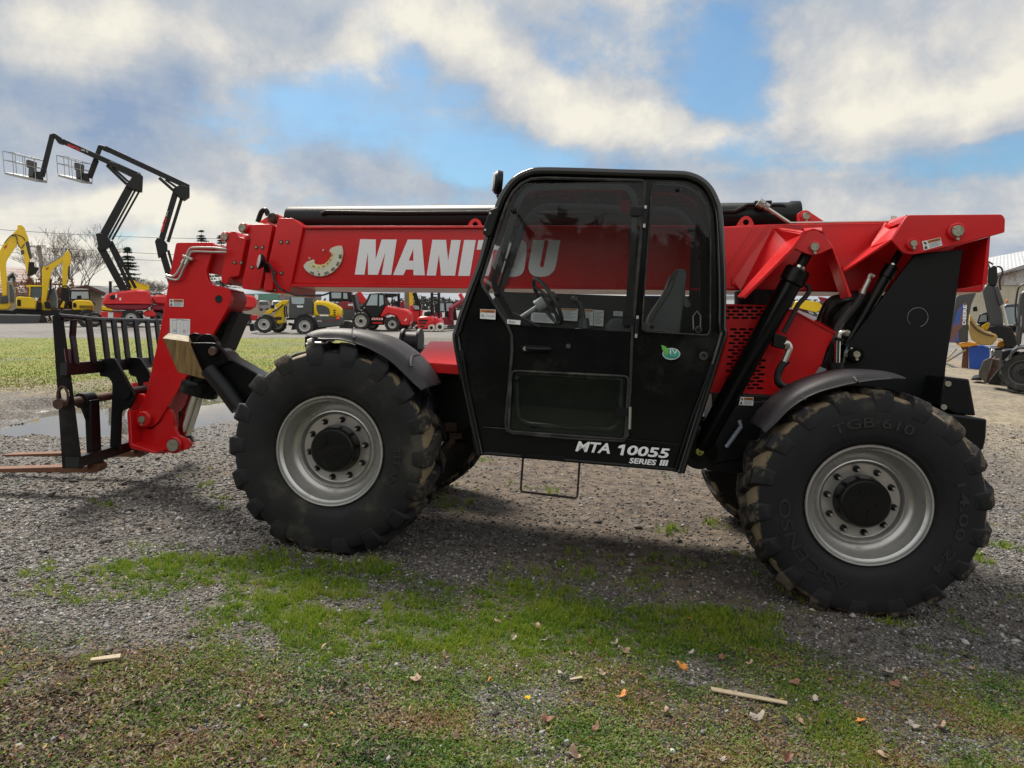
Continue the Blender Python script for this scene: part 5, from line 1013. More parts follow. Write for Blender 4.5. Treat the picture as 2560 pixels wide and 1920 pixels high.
def ground_mat():
    m = bpy.data.materials.new('gravel_ground'); m.use_nodes = True; t = m.node_tree; b = t.nodes['Principled BSDF']
    c = N(t, 'ShaderNodeTexCoord').outputs['Object']
    def nz(s, d=6., r=.6, dist=0.):
        n = N(t, 'ShaderNodeTexNoise', i_Scale=s, i_Detail=d, i_Roughness=r, i_Distortion=dist); L(t, c, n.inputs['Vector']); return n.outputs[0]
    def vo(s, feat='F1', out='Color'):
        n = N(t, 'ShaderNodeTexVoronoi', i_Scale=s, feature=feat); L(t, c, n.inputs['Vector']); return n.outputs[out]
    v1 = vo(75); v2 = vo(38); sp = N(t, 'ShaderNodeSeparateXYZ'); L(t, v1, sp.inputs[0]); sp2 = N(t, 'ShaderNodeSeparateXYZ'); L(t, v2, sp2.inputs[0])
    n1 = nz(1.1, 8, .65); n2 = nz(9, 6, .7); n3 = nz(.35, 4)
    r = N(t, 'ShaderNodeValToRGB'); L(t, mth(t, 'ADD', mth(t, 'MULTIPLY', sp.outputs[0], .6), mth(t, 'MULTIPLY', sp2.outputs[1], .4)), r.inputs[0]); e = r.color_ramp
    e.elements[0].position = .1; e.elements[0].color = (.040, .035, .031, 1); e.elements[1].position = .9; e.elements[1].color = (.27, .255, .24, 1)
    x = e.elements.new(.5); x.color = (.10, .089, .078, 1)
    dirtc = mixc(t, mrange(t, n2, .3, .7), (.065, .052, .043), (.185, .155, .125))
    col = mixc(t, mrange(t, n1, .42, .66), r.outputs[0], dirtc)
    # soft brown earth under the machine
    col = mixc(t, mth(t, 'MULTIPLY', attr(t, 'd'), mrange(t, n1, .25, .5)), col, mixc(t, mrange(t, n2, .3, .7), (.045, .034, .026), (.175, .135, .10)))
    col = mixc(t, mth(t, 'MULTIPLY', attr(t, 'right'), mrange(t, n1, .3, .55, .3, .9)), col, mixc(t, mrange(t, n2, .3, .7), (.16, .13, .09), (.36, .31, .23)))
    # earth and moss between the weeds
    col = mixc(t, mth(t, 'MULTIPLY', attr(t, 'w'), .85), col, mixc(t, mrange(t, n2, .35, .65), (.028, .024, .018), (.085, .072, .05)))
    col = mixc(t, mth(t, 'MULTIPLY', attr(t, 'g'), .8), col, mixc(t, mrange(t, n2, .35, .65), (.04, .042, .022), (.085, .09, .04)))
    mp = N(t, 'ShaderNodeMapping'); L(t, c, mp.inputs[0]); mp.inputs['Scale'].default_value = (.5, 1.6, 1)
    n4 = N(t, 'ShaderNodeTexNoise', i_Scale=1.3, i_Detail=9.0, i_Roughness=.68); L(t, mp.outputs[0], n4.inputs['Vector'])
    n5 = nz(16, 8, .75)
    lw = N(t, 'ShaderNodeValToRGB'); L(t, mth(t, 'ADD', mth(t, 'MULTIPLY', n4.outputs[0], .6), mth(t, 'MULTIPLY', n5, .4)), lw.inputs[0]); e = lw.color_ramp
    e.elements[0].position = .36; e.elements[0].color = (.065, .13, .016, 1); e.elements[1].position = .64; e.elements[1].color = (.31, .225, .07, 1); x = e.elements.new(.5); x.color = (.15, .175, .028, 1)
    col = mixc(t, mth(t, 'MULTIPLY', attr(t, 'lawn'), mrange(t, n5, .2, .45, .7, 1)), col, lw.outputs[0])
    col = mixc(t, mth(t, 'MULTIPLY', attr(t, 'rim'), mrange(t, n1, .35, .6)), col, mixc(t, mrange(t, n2, .3, .7), (.10, .075, .045), (.27, .22, .15)))
    rd = mixc(t, mrange(t, n4.outputs[0], .35, .65), (.15, .145, .14), (.27, .255, .24)); rd = mixc(t, mrange(t, n5, .35, .7), rd, (.12, .115, .11))
    col = mixc(t, attr(t, 'road'), col, rd)
    wet = attr(t, 'wet'); col = mixc(t, wet, col, (.03, .026, .022))
    L(t, col, b.inputs['Base Color']); L(t, mrange(t, wet, 0, 1, .88, .35), b.inputs['Roughness']); b.inputs['Specular IOR Level'].default_value = .3
    hgt = mth(t, 'ADD', mth(t, 'MULTIPLY', vo(75, 'F1', 'Distance'), -1.0), mth(t, 'MULTIPLY', n2, .8))
    bp = N(t, 'ShaderNodeBump', i_Strength=.8, i_Distance=.012); L(t, hgt, bp.inputs['Height']); L(t, bp.outputs[0], b.inputs['Normal'])
    return m
wet = np.clip(1-sstep(Zh.ravel()-PUD, .004, .05), 0, 1)*(Y.ravel() > 7)*(Y.ravel() < 15)*(X.ravel() < -1)
nx_, ny_ = len(xs), len(ys); ii = (np.arange(ny_-1)[:, None]*nx_+np.arange(nx_-1)[None, :]).ravel()
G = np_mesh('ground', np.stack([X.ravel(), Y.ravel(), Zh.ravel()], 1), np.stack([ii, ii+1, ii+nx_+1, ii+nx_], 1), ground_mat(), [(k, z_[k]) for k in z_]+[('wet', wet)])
G['kind'] = 'structure'
# puddle
def water():
    m = pmat('puddle_water', (.10, .09, .075), .02, spec=1.0); b = m.node_tree.nodes['Principled BSDF']; t = m.node_tree
    c = N(t, 'ShaderNodeTexCoord').outputs['Object']; n = N(t, 'ShaderNodeTexNoise', i_Scale=6.0, i_Detail=3.0); L(t, c, n.inputs['Vector'])
    bp = N(t, 'ShaderNodeBump', i_Strength=.04, i_Distance=.01); L(t, n.outputs[0], bp.inputs['Height']); L(t, bp.outputs[0], b.inputs['Normal']); b.inputs['IOR'].default_value = 2.3
    return m
b = B(); b.poly([(-6.3+4.6*cos(t*pi/24), 10.6+3.8*sin(t*pi/24), PUD) for t in range(48)]); pu = b.done('puddle', water(), smooth=False); pu['kind'] = 'structure'
# ------------------------------------------------------------------ loose cover close to the camera
def vary_mat(name, cols, rough=.7, trans=0.):
    m = bpy.data.materials.new(name); m.use_nodes = True; t = m.node_tree; b = t.nodes['Principled BSDF']; r = N(t, 'ShaderNodeValToRGB'); L(t, attr(t, 'c'), r.inputs[0]); e = r.color_ramp
    e.interpolation = 'LINEAR'; e.elements[0].color = (*cols[0][1], 1); e.elements[0].position = cols[0][0]; e.elements[1].color = (*cols[-1][1], 1); e.elements[1].position = cols[-1][0]
    for p, c in cols[1:-1]: x = e.elements.new(p); x.color = (*c, 1)
    L(t, r.outputs[0], b.inputs['Base Color']); b.inputs['Roughness'].default_value = rough; b.inputs['Specular IOR Level'].default_value = .3
    if trans:
        tl = N(t, 'ShaderNodeBsdfTranslucent'); L(t, r.outputs[0], tl.inputs[0]); mx = N(t, 'ShaderNodeMixShader'); mx.inputs[0].default_value = trans
        L(t, b.outputs[0], mx.inputs[1]); L(t, tl.outputs[0], mx.inputs[2]); L(t, mx.outputs[0], t.nodes['Material Output'].inputs[0])
    return m
def sample(n, y0, y1, f):
    px = rng.uniform(-80, 2640, n); py = rng.uniform(y0, y1, n); x, y = gptv(px, py); z = zones(x, y); k = rng.random(n) < f(z, x, y); return x[k], y[k], {a: v[k] for a, v in z.items()}
def clear_tyres(x, y):   # nothing grows inside the tyres
    L_ = MF.I.to_3x3(); p = MF.I.translation; mx = L_[0][0]*x+L_[0][1]*y+p.x+L_[0][2]*.0; my = L_[1][0]*x+L_[1][1]*y+p.y
    bad = (np.abs(np.abs(mx)-1.64) < .17) & (((my > -.03) & (my < .4)) | ((my > 1.96) & (my < 2.4))); return ~bad
# stones
x, y, z = sample(190000, 1060, 1990, lambda z, x, y: np.clip(1-.93*z['g']-.72*z['w']-.6*z['d'], .03, 1)*clear_tyres(x, y))
n = len(x); s = (.0032+.0085*rng.random(n)**2.6)*np.clip(y/3.6, .8, 1.6); big = rng.random(n) < .016; s[big] *= 2.4
o6 = np.array([(1, 0, 0), (0, 1, 0), (-1, 0, 0), (0, -1, 0), (0, 0, 1), (0, 0, -1)], float); f8 = np.array([(0, 1, 4), (1, 2, 4), (2, 3, 4), (3, 0, 4), (1, 0, 5), (2, 1, 5), (3, 2, 5), (0, 3, 5)])
V = o6[None]*(rng.uniform(.6, 1.35, (n, 6, 1))); V[:, :, 2] *= .62; V[:, :, 0] *= rng.uniform(.7, 1.5, (n, 1)); a = rng.uniform(0, 2*pi, n); ca, sa = np.cos(a)[:, None], np.sin(a)[:, None]
tl = rng.uniform(-.5, .5, (n, 1)); vx = V[:, :, 0]; vz = V[:, :, 2]; vx, vz = vx*np.cos(tl)-vz*np.sin(tl), vx*np.sin(tl)+vz*np.cos(tl)
VX = vx*ca-V[:, :, 1]*sa; VY = vx*sa+V[:, :, 1]*ca
V = np.stack([VX*s[:, None]+x[:, None], VY*s[:, None]+y[:, None], vz*s[:, None]+(ground(x, y)+s*.18)[:, None]], -1)
sc = np.repeat(np.clip(rng.random(n)+.0, 0, 1), 6)
st = np_mesh('gravel_stones', V.reshape(-1, 3), (f8[None]+(np.arange(n)*6)[:, None, None]).reshape(-1, 3), vary_mat('loose_stone', [(0, (.030, .027, .025)), (.35, (.080, .072, .065)), (.6, (.13, .122, .115)), (.85, (.20, .20, .205)), (1, (.44, .43, .41))], .75), [('c', sc)], smooth=False); st['kind'] = 'stuff'
print('stones', n)
# grass blades
def blades(name, x, y, h, w, colv, mat, lean=.5, seg=2):
    n = len(x); a = rng.uniform(0, 2*pi, n); l = rng.uniform(.05, 1, n)*lean*h; a2 = rng.uniform(0, 2*pi, n); g = ground(x, y); dx, dy = np.cos(a)*w, np.sin(a)*w; lx, ly = np.cos(a2)*l, np.sin(a2)*l
    z = np.stack
    V = z([z([x-dx, y-dy, g-.003], -1), z([x+dx, y+dy, g-.003], -1), z([x+dx*.7+lx*.35, y+dy*.7+ly*.35, g+h*.55], -1), z([x-dx*.7+lx*.35, y-dy*.7+ly*.35, g+h*.55], -1), z([x+lx, y+ly, g+h*(1-.35*l/np.maximum(h, 1e-6))], -1)], 1)
    F_ = np.array([(0, 1, 2), (0, 2, 3), (3, 2, 4)]); o = np_mesh(name, V.reshape(-1, 3), (F_[None]+(np.arange(n)*5)[:, None, None]).reshape(-1, 3), mat, [('c', np.repeat(colv, 5))], smooth=False); o['kind'] = 'stuff'; return o
x, y, z = sample(135000, 1150, 1990, lambda z, x, y: np.clip(z['g']*(.25+.95*sstep(fbm(x*9, y*9, 3, 83), .38, .60))*.72+z['w']*(.26*sstep(fbm(x*4, y*4, 3, 87), .40, .6)+.03)*(1-.6*z['l']), 0, 1)*clear_tyres(x, y))
k = rng.integers(4, 14, len(x)); rp = lambda a: np.repeat(a, k); n = int(k.sum()); fr0 = z['g']/(z['g']+z['w']+.01); patch = rp(fbm(x*3, y*3, 3, 81)+.5*(rng.random(len(x))-.5)); fr = rp(fr0); tone = rp(rng.random(len(x)))
rr_ = rng.random(n)**.7*rp(rng.uniform(.006, .030, len(x))); aa = rng.uniform(0, 2*pi, n); x = rp(x)+np.cos(aa)*rr_; y = rp(y)+np.sin(aa)*rr_
h = (.010+.030*rng.random(n)**1.3)*(.55+.75*fr)*(.45+1.1*patch)*np.clip(y/4.2, .9, 1.4); h = np.maximum(h, .008); w = rng.uniform(.0009, .0022, n)*np.clip(y/3.3, .8, 1.8)
cv = np.clip(.35*rng.random(n)+.45*tone+.35*(1-fr)*rng.random(n)+.5*(patch-.5), 0, 1)
blades('grass', x, y, h, w, cv, vary_mat('grass_blade', [(0, (.045, .115, .010)), (.3, (.125, .225, .014)), (.6, (.23, .31, .022)), (.85, (.31, .29, .055)), (1, (.28, .21, .10))], .6, .35), 1.0); print('blades', n)
# small weed leaves and brown litter lie as little folded leaves
def leaves(name, x, y, L_, W_, up, colv, mat):
    n = len(x); a = rng.uniform(0, 2*pi, n); g = ground(x, y); c, s = np.cos(a), np.sin(a); px, py = -s*W_, c*W_; e = rng.uniform(0, 1, n)*up; b0 = rng.uniform(0, .006, n); z = np.stack; e2 = e*rng.uniform(.3, 1.1, n); k = rng.uniform(-.4, .4, n)
    V = z([z([x, y, g+b0], -1), z([x+c*L_*.45+px, y+s*L_*.45+py, g+b0+e*.7+k*W_], -1), z([x+c*L_, y+s*L_, g+b0+e2], -1), z([x+c*L_*.5-px, y+s*L_*.5-py, g+b0+e*.7-k*W_], -1)], 1)
    F_ = np.array([(0, 1, 2), (0, 2, 3)]); o = np_mesh(name, V.reshape(-1, 3), (F_[None]+(np.arange(n)*4)[:, None, None]).reshape(-1, 3), mat, [('c', np.repeat(colv, 4))], smooth=False); o['kind'] = 'stuff'; return o
x, y, z = sample(230000, 1180, 1990, lambda z, x, y: np.clip(z['w']*(.35+.65*sstep(fbm(x*3.3, y*3.3, 4, 93), .38, .58))*(1-.35*z['l'])+z['g']*.25, 0, 1)*clear_tyres(x, y)); n = len(x); pt = fbm(x*4, y*4, 3, 91)
leaves('weeds', x, y, rng.uniform(.007, .026, n)*np.clip(y/3.2, .9, 1.4), rng.uniform(.0018, .0060, n)*np.clip(y/3.2, .9, 1.5), .014, np.clip(rng.random(n)*.7+(pt-.5)*1.6+.25, 0, 1), vary_mat('weed_leaf', [(0, (.03, .075, .010)), (.4, (.085, .16, .020)), (.7, (.17, .21, .045)), (.88, (.25, .21, .09)), (1, (.21, .12, .06))], .6, .25)); print('weeds', n)
x, y, z = sample(120000, 1200, 1990, lambda z, x, y: np.clip(z['w']*(.10+.50*z['l']*(.4+.8*fbm(x*3+5, y*3, 4, 95))), 0, 1)*clear_tyres(x, y)); n = len(x)
leaves('leaf_litter', x, y, rng.uniform(.008, .034, n), rng.uniform(.002, .0065, n), .016, rng.random(n), vary_mat('dead_leaf', [(0, (.035, .025, .018)), (.35, (.085, .058, .042)), (.65, (.15, .105, .08)), (.88, (.25, .20, .155)), (.95, (.17, .05, .035)), (1, (.34, .25, .07))], .75)); print('litter', n)
# bent grass and dry stalks further back on the lawn
x, y, z = sample(90000, 840, 1010, lambda z, x, y: np.clip(z['lawn'], 0, 1)*(x/y < -.22)); n = len(x)
blades('lawn_grass', x, y, rng.uniform(.012, .035, n), rng.uniform(.006, .014, n), np.clip(rng.random(n)*.6+(fbm(x*.6, y*1.5, 3, 99)-.3)*.9, 0, 1), vary_mat('lawn_blade', [(0, (.065, .14, .018)), (.45, (.14, .19, .026)), (.8, (.24, .21, .05)), (1, (.28, .19, .07))], .7, .3), 1.2); print('lawn', n)
# ------------------------------------------------------------------ single fallen leaves, sticks, flower
def leaf_obj(px, py, size, mat, label, group=None, lob=5, curl=.4, seed=0):
    p = gpt(px, py); r = random.Random(seed); b = B(); n = lob*4; R_ = []
    for i in range(n):
        a = 2*pi*i/n; rr = size*(.62+.38*abs(cos(a*lob/2)))*(.8+.35*r.random())*(1 if abs(a-pi) > .35 else .55); R_.append((cos(a)*rr, sin(a)*rr*r.uniform(.6, .8)))
    f = lambda x, y: curl*(x*x+y*y*1.8)/size+.15*size*sin(x/size*3+seed)
    v = [(0, 0, size*.1)]+[(x*.5, y*.5, f(x*.5, y*.5)) for x, y in R_]+[(x, y, f(x, y)) for x, y in R_]
    fa = [(0, 1+i, 1+(i+1) % n) for i in range(n)]+[(1+i, 1+n+i, 1+n+(i+1) % n, 1+(i+1) % n) for i in range(n)]
    b.add(v, fa); b.tube([(0, 0, size*.1), (-size*.7, 0, size*.25), (-size*1.5, size*.1, size*.15)], size*.03, n=5)
    o = b.done('fallen_leaf', mat, None, solid=.0006, ang=60); o.location = p+Vector((0, 0, .012)); o.rotation_euler = (r.uniform(-.5, .5), r.uniform(-.5, .5), r.uniform(0, 6)); return tag(o, label, 'leaf', group)
tanl = pmat('tan_dead_leaf', (.34, .235, .17), .75, dirt=((.16, .10, .07), .45, .75, 60.0)); orl = pmat('orange_dead_leaf', (.52, .20, .035), .65, dirt=((.25, .09, .03), .5, .8, 80.0)); brl = pmat('brown_dead_leaf', (.17, .075, .045), .7); pal = pmat('pale_dead_leaf', (.31, .27, .24), .75, dirt=((.25, .2, .17), .45, .75, 50.0))
for i, (x, y, s, m, lab) in enumerate(((1472, 1448, .030, orl, 'largest bright orange leaf, lying in the weeds behind the wooden slat'), (1860, 1565, .026, orl, 'orange leaf lying right of the pale slat, nearest the bottom edge'), (1346, 1509, .026, orl, 'thin folded orange leaf standing left of the pale slat'), (1487, 1341, .020, orl, 'small orange leaf upright in the dark green grass'),
        (1889, 1331, .030, tanl, 'reddish tan leaf on the gravel under the big rear tyre'), (1638, 1557, .034, pal, 'whitish grey leaf just in front of the pale slat'), (1727, 1565, .028, tanl, 'curled tan leaf with an orange edge between the whitish and orange leaves'), (1915, 1460, .055, pal, 'large pale torn maple leaf on the weeds at right'), (1935, 1485, .034, brl, 'brown leaf tucked under the large torn maple leaf'),
        (1970, 1575, .034, pal, 'long pale leaf right of the orange leaf near the bottom edge'), (1057, 1475, .016, orl, 'tiny orange leaf low in the middle weeds'), (2032, 1577, .030, tanl, 'tan leaf near the bottom at the right side'))):
    X_ = x/.8641; Y_ = y/.8641; leaf_obj(X_, Y_, s, m, lab, seed=i, lob=5 if s > .04 else 3, curl=.5)
tn = [(1075, 1350), (1160, 1362), (1185, 1388), (1270, 1393), (1240, 1420), (1350, 1412), (1492, 1418), (1718, 1482), (1385, 1465), (1300, 1462), (1215, 1465), (1560, 1428), (960, 1424), (900, 1477), (1108, 1385), (1700, 1645), (1240, 1640), (2100, 1450), (1560, 1650), (1180, 1563), (1900, 1640), (700, 1405), (1760, 1520), (560, 1560), (980, 1600), (1440, 1545), (2060, 1500), (1290, 1580), (1620, 1440), (300, 1520), (1330, 1395), (1795, 1475)]
for i, (x, y) in enumerate(tn): leaf_obj(x/.8641, y/.8641, random.uniform(.017, .030), (tanl, tanl, pal, brl)[i % 4], 'small dull tan or brown dry leaf lying curled in the weeds', 'small dry leaves scattered over the weeds', seed=50+i, lob=3, curl=random.uniform(.4, .9))
def stick(p, q_, w, h, mat, nm, label, cat):
    a, c = gpt(*p), gpt(*q_); a.z += h*.5+.012; c.z += h*.5+.010; b = B(); b.bar((0, 0, 0), (c-a), w, h, up=(0, 0, 1)); o = b.done(nm, mat, None, bevel=.003); o.location = a
    me = o.data
    for v in me.vertices: v.co += Vector((random.uniform(-.004, .004), random.uniform(-.006, .006), random.uniform(-.002, .002)))
    return tag(o, label, cat)
palew = pmat('pale_split_wood', (.36, .29, .20), .8, dirt=((.25, .2, .13), .45, .75, 30.0), bump=(60, .4))
stick((1778, 1731), (1968, 1766), .028, .010, palew, 'wooden_slat', 'long pale splintered wooden slat lying in the weeds at bottom right', 'wooden slat')
stick((226, 1662), (302, 1650), .032, .014, palew, 'wood_piece', 'short tan piece of broken wood among brown litter at bottom left', 'wood piece')
stick((1424, 1708), (1456, 1700), .018, .008, palew, 'wood_chip', 'small pale wood chip in the weeds left of the slat', 'wood chip')
p = gpt(1317, 1763); b = B(); yf = pmat('dandelion_yellow', (.75, .52, .01), .6); b.tube([p, p+Vector((.004, 0, .03))], .0014, n=5, m=1)
for i in range(26):
    a = i*2.4; r_ = .004+.010*(i/26); c = p+Vector((.004, 0, .031)); b.add([c, c+Vector((cos(a)*r_-sin(a)*.002, sin(a)*r_+cos(a)*.002, .004)), c+Vector((cos(a)*r_*1.25, sin(a)*r_*1.25, .003)), c+Vector((cos(a)*r_+sin(a)*.002, sin(a)*r_-cos(a)*.002, .004))], [(0, 1, 2, 3)])
tag(b.done('dandelion', [yf, leafg], None, smooth=False), 'single small yellow dandelion flower open in the weeds', 'flower')
# =================================================================== MACHINES, HOUSES AND TREES BEHIND
class V:
    """one background thing in its own upright frame; outlines are read on planes of that frame"""
    def __init__(s, name, label, cat, foot, yaw=0, group=None, dist=None, near=0):
        if dist is None: o = gpt(*foot)
        else:
            r = cam_ray(*foot); r = r/r.y; o = Vector((r.x*dist, dist, float(ground(r.x*dist, dist))))
        s.F = frame_at(o, radians(yaw)-atan2(o.x, o.y))
        if near:
            Yx = s.F.M.col[1].to_3d(); o2 = o-Yx*near; s.F = frame_at((o2.x, o2.y, o.z), radians(yaw)-atan2(o.x, o.y))
        s.o = thing(name, label, cat, s.F.M, group); s.y = o.y
    def P(s, r, x, y, d=0): return s.F.P(q1(r, x, y), y=d)
    def pr(s, nm, mat, r, pts, d0, d1, bev=.02, par=None, rr=0, solid=0):
        b = B(s.F); px = q(r, *pts); px = rounded(px, rr/REG[r][2]*1.0, 3) if rr else px
        b.pr(px, d0, d1); return b.done(nm, mat, par or s.o, bevel=bev, seg=1)
    def bars(s, nm, mat, r, segs, d=0, th=.12, par=None, bev=.01):
        b = B(s.F)
        for x0, y0, x1, y1, w in segs:
            a, c = s.P(r, x0, y0, d), s.P(r, x1, y1, d); k = (s.P(r, x0+w, y0, d)-a).length; b.bar(a, c, k, th)
        return b.done(nm, mat, par or s.o, bevel=bev, seg=1)
    def tubes(s, nm, mat, r, lines, d=0, rad=.02, par=None, sm=0):
        b = B(s.F)
        for l in lines: b.tube([s.P(r, *p[:2], (p[2] if len(p) > 2 else d)) for p in l], rad, n=5, smooth=sm)
        return b.done(nm, mat, par or s.o)
    def wheel(s, r, x, y, rad, d=0, w=.4, tm=None, rm=None, lugs=14, rimk=.56, dark=False):
        """wheel centre and tyre radius read off the crop"""
        c = s.P(r, x, y, d); k = (s.P(r, x, y-rad, d)-c).length; tm = tm or btyre; rm = rm or ltgrey
        b = B(); b.lathe([(0, k*rimk), (-.01, k*rimk*1.02), (0, k*rimk*.9), (w*.25, k*rimk*.8), (w*.22, k*rimk*.45), (w*.05, k*rimk*.4), (w*.04, .001)], n=28); o = b.done('wheel', rm, s.o, loc=c)
        b = B(); b.lathe([(0, k*rimk), (-.03, k*(rimk+.1)), (-.03, k*.88), (.03, k*.965), (w/2, k*.975), (w-.03, k*.965), (w+.03, k*.88), (w+.03, k*.6), (w, k*.5)], n=36)
        for i in range(lugs*2):
            a = pi*i/lugs; y0, y1 = ((-.03, w*.55) if i % 2 else (w*.45, w+.03)); t = Vector((-sin(a), 0, cos(a))); n_ = Vector((cos(a), 0, sin(a)))
            b.bar(n_*k*.97+Vector((0, y0, 0)), n_*k*.97+Vector((0, y1, 0))+t*k*.1*(1 if i % 2 else -1), k*.13, k*.07, up=n_)
        b.done('tyre', tm, o)
        b = B(); b.cyl((0, w*.0, 0), (0, w*.1, 0), k*.2, n=12); b.done('hub', bblack, o); return o
winm = pmat('dim_window', (.10, .13, .14), .12, spec=.8); winl = pmat('sky_window', (.34, .42, .46), .2, spec=.8)
rimw = pmat('pale_rim_paint', (.52, .52, .52), .35, .3)
# ---- articulated boom lifts
def basket(v, r, x0, y0, x1, y1, yt, d=-.5, w=.62):
    b = B(v.F); a = v.P(r, x0, y0, d); c = v.P(r, x1, y1, d); top = v.P(r, x0, yt, d).z; u = (c-a); W_ = Vector((.5, w, .05))
    b.ext([a, c, c-Vector((0, 0, .17)), a-Vector((0, 0, .12))], W_); b.done('basket_floor', ltgrey, v.o, bevel=.01)
    b = B(v.F); h = top-a.z
    for k in (1.0, .58):
        p = [a+Vector((0, 0, h*k)), c+Vector((0, 0, h*k*.95)), c+W_+Vector((0, 0, h*k*.95)), a+W_+Vector((0, 0, h*k))]; b.tube(rounded3(p), .022, n=5, closed=True)
    for t in (0, .3, .62, 1):
        for yy in (0, 1): p = a+u*t+W_*yy; b.tube([p, p+Vector((0, 0, h*(1-.05*t)))], .020, n=5)
    b.done('basket_rail', ltgrey, v.o)
    b = B(v.F); m = a+u*.72+Vector((0, .1, h*.50)); b.ext([m, m+Vector((.45, 0, -.02)), m+Vector((.5, 0, .30)), m+Vector((.12, 0, .42)), m+Vector((0, 0, .36))], (0, .3, 0)); m2 = m+Vector((.05, 0, -h*.45)); b.ext([m2, m2+Vector((.4, 0, 0)), m2+Vector((.4, 0, .5)), m2+Vector((.05, 0, .5))], (0, .3, 0)); b.done('control_box', greyd, v.o, bevel=.02)
    b = B(v.F); m = a+u*.86+Vector((0, .1, -.02)); b.ext([m, m+Vector((.55, 0, 0)), m+Vector((.5, 0, .42)), m+Vector((.1, 0, .42))], (0, .4, 0)); b.done('basket_mount', bblack, v.o, bevel=.02)
def rounded3(p): return [Vector(x) for x in p]
v = V('boom_lift', 'red boom lift with yellow wheels side, nearer the left edge, black arm and basket raised farthest left', 'boom lift', (310, 818), 0, near=-1.0)
v.o['label'] = 'red articulated boom lift whose grey basket hangs farthest left in the sky'
v.bars('lower_arm', bblack, 'A', [(1110, 1400, 1370, 1880, 90), (1190, 1330, 1440, 1860, 45), (1228, 1340, 1500, 1860, 38)], 0, .14); v.bars('upper_arm', bblack, 'A', [(1150, 1270, 1465, 690, 92)], 0, .2)
v.bars('link_rod', bblack, 'A', [(1205, 1310, 1500, 770, 24), (1240, 1325, 1545, 780, 24)], 0, .06)
v.pr('elbow', bblack, 'A', [(1058, 1256), (1100, 1250), (1170, 1262), (1240, 1360), (1190, 1420), (1110, 1450), (1085, 1400)], -.25, .45)
v.pr('knee_joint', bblack, 'A', [(1420, 690), (1480, 600), (1540, 585), (1583, 625), (1576, 788), (1500, 775), (1400, 740)], -.3, .45)
v.bars('main_boom', bblack, 'A', [(690, 235, 1540, 615, 62)], 0, .2); v.pr('boom_end', bblack, 'A', [(1175, 480), (1215, 450), (1560, 590), (1500, 640), (1440, 610)], -.22, .42); v.pr('boom_nose', bblack, 'A', [(555, 160), (600, 140), (690, 205), (700, 265), (640, 245), (600, 190)], -.15, .35)
v.bars('jib', bblack, 'A', [(580, 165, 465, 625, 58)], 0, .2); v.bars('jib_cylinder', bblack, 'A', [(1180, 500, 1400, 710, 34), (1240, 520, 1415, 680, 26)], 0, .1)
b = B(v.F); put_text(b, 'MANITOU', v.P('A', 745, 290, -.19), v.P('A', 880, 345, -.19), v.P('A', 753, 258, -.19)-v.P('A', 745, 290, -.19), bold=.03); b.done('boom_lettering', bred, v.o, smooth=False); b = B(v.F); put_text(b, '220 TJ', v.P('A', 892, 338, -.19), v.P('A', 970, 362, -.19), v.P('A', 897, 318, -.19)-v.P('A', 892, 338, -.19), bold=.02); b.done('boom_number', paper, v.o, smooth=False)
basket(v, 'A', 48, 575, 395, 650, 345)
v.pr('turret', bred, 'X', [(228, 345), (250, 300), (300, 235), (370, 208), (560, 180), (735, 158), (760, 148), (985, 168), (1025, 235), (1045, 330), (1040, 390), (960, 400), (240, 385)], -1.2, 1.0, .12)
v.pr('turret_skirt', darkred, 'X', [(235, 385), (1040, 390), (975, 470), (830, 492), (440, 485), (290, 450)], -1.1, .9, .08)
v.pr('turret_trim', bred, 'X', [(232, 358), (1045, 362), (1045, 392), (236, 388)], -1.24, 1.02, .03); v.pr('turret_vent', bblack, 'X', [(355, 262), (400, 245), (440, 250), (440, 318), (365, 322)], -1.22, -1.15, .02); v.pr('turret_label', paper, 'X', [(445, 232), (472, 232), (472, 290), (445, 290)], -1.225, -1.2, 0); v.pr('turret_label', paper, 'X', [(510, 288), (540, 288), (540, 330), (510, 330)], -1.225, -1.2, 0)
v.pr('lift_chassis', bred, 'X', [(200, 515), (570, 520), (570, 640), (230, 640)], -.7, .8, .03); v.pr('chassis_label', paper, 'X', [(325, 525), (412, 525), (412, 615), (325, 615)], -.72, -.7, 0)
v.wheel('X', 700, 620, 140, -1.0, .45, rm=rimw); v.wheel('X', 110, 640, 120, .6, .45); v.wheel('X', 760, 620, 125, .9, .45)
v = V('boom_lift', 'red articulated boom lift behind the red jib head, its basket second from the left', 'boom lift', (480, 814), 0)
v.bars('lower_arm', bblack, 'A', [(1790, 1440, 1895, 1800, 75), (1860, 1440, 1960, 1800, 30)], 0, .16); v.bars('upper_arm', bblack, 'A', [(1785, 1330, 1955, 760, 66), (1858, 1350, 2020, 830, 36)], 0, .16)
v.pr('elbow', bblack, 'A', [(1712, 1340), (1740, 1300), (1800, 1310), (1850, 1370), (1850, 1440), (1800, 1500), (1750, 1525)], -.25, .45)
v.pr('knee_joint', bblack, 'A', [(1930, 800), (1950, 735), (2000, 715), (2098, 740), (2098, 845), (2040, 885), (1990, 860)], -.3, .45)
v.bars('main_boom', bblack, 'A', [(1160, 310, 2090, 745, 62)], 0, .2); v.pr('boom_nose', bblack, 'A', [(1075, 290), (1110, 270), (1190, 300), (1200, 350), (1150, 330)], -.15, .35)
v.bars('jib', bblack, 'A', [(1112, 290, 985, 640, 52), (1085, 450, 1010, 645, 22)], 0, .15); v.bars('jib_cylinder', bblack, 'A', [(1760, 640, 1930, 790, 34), (1830, 660, 1950, 745, 26)], 0, .1)
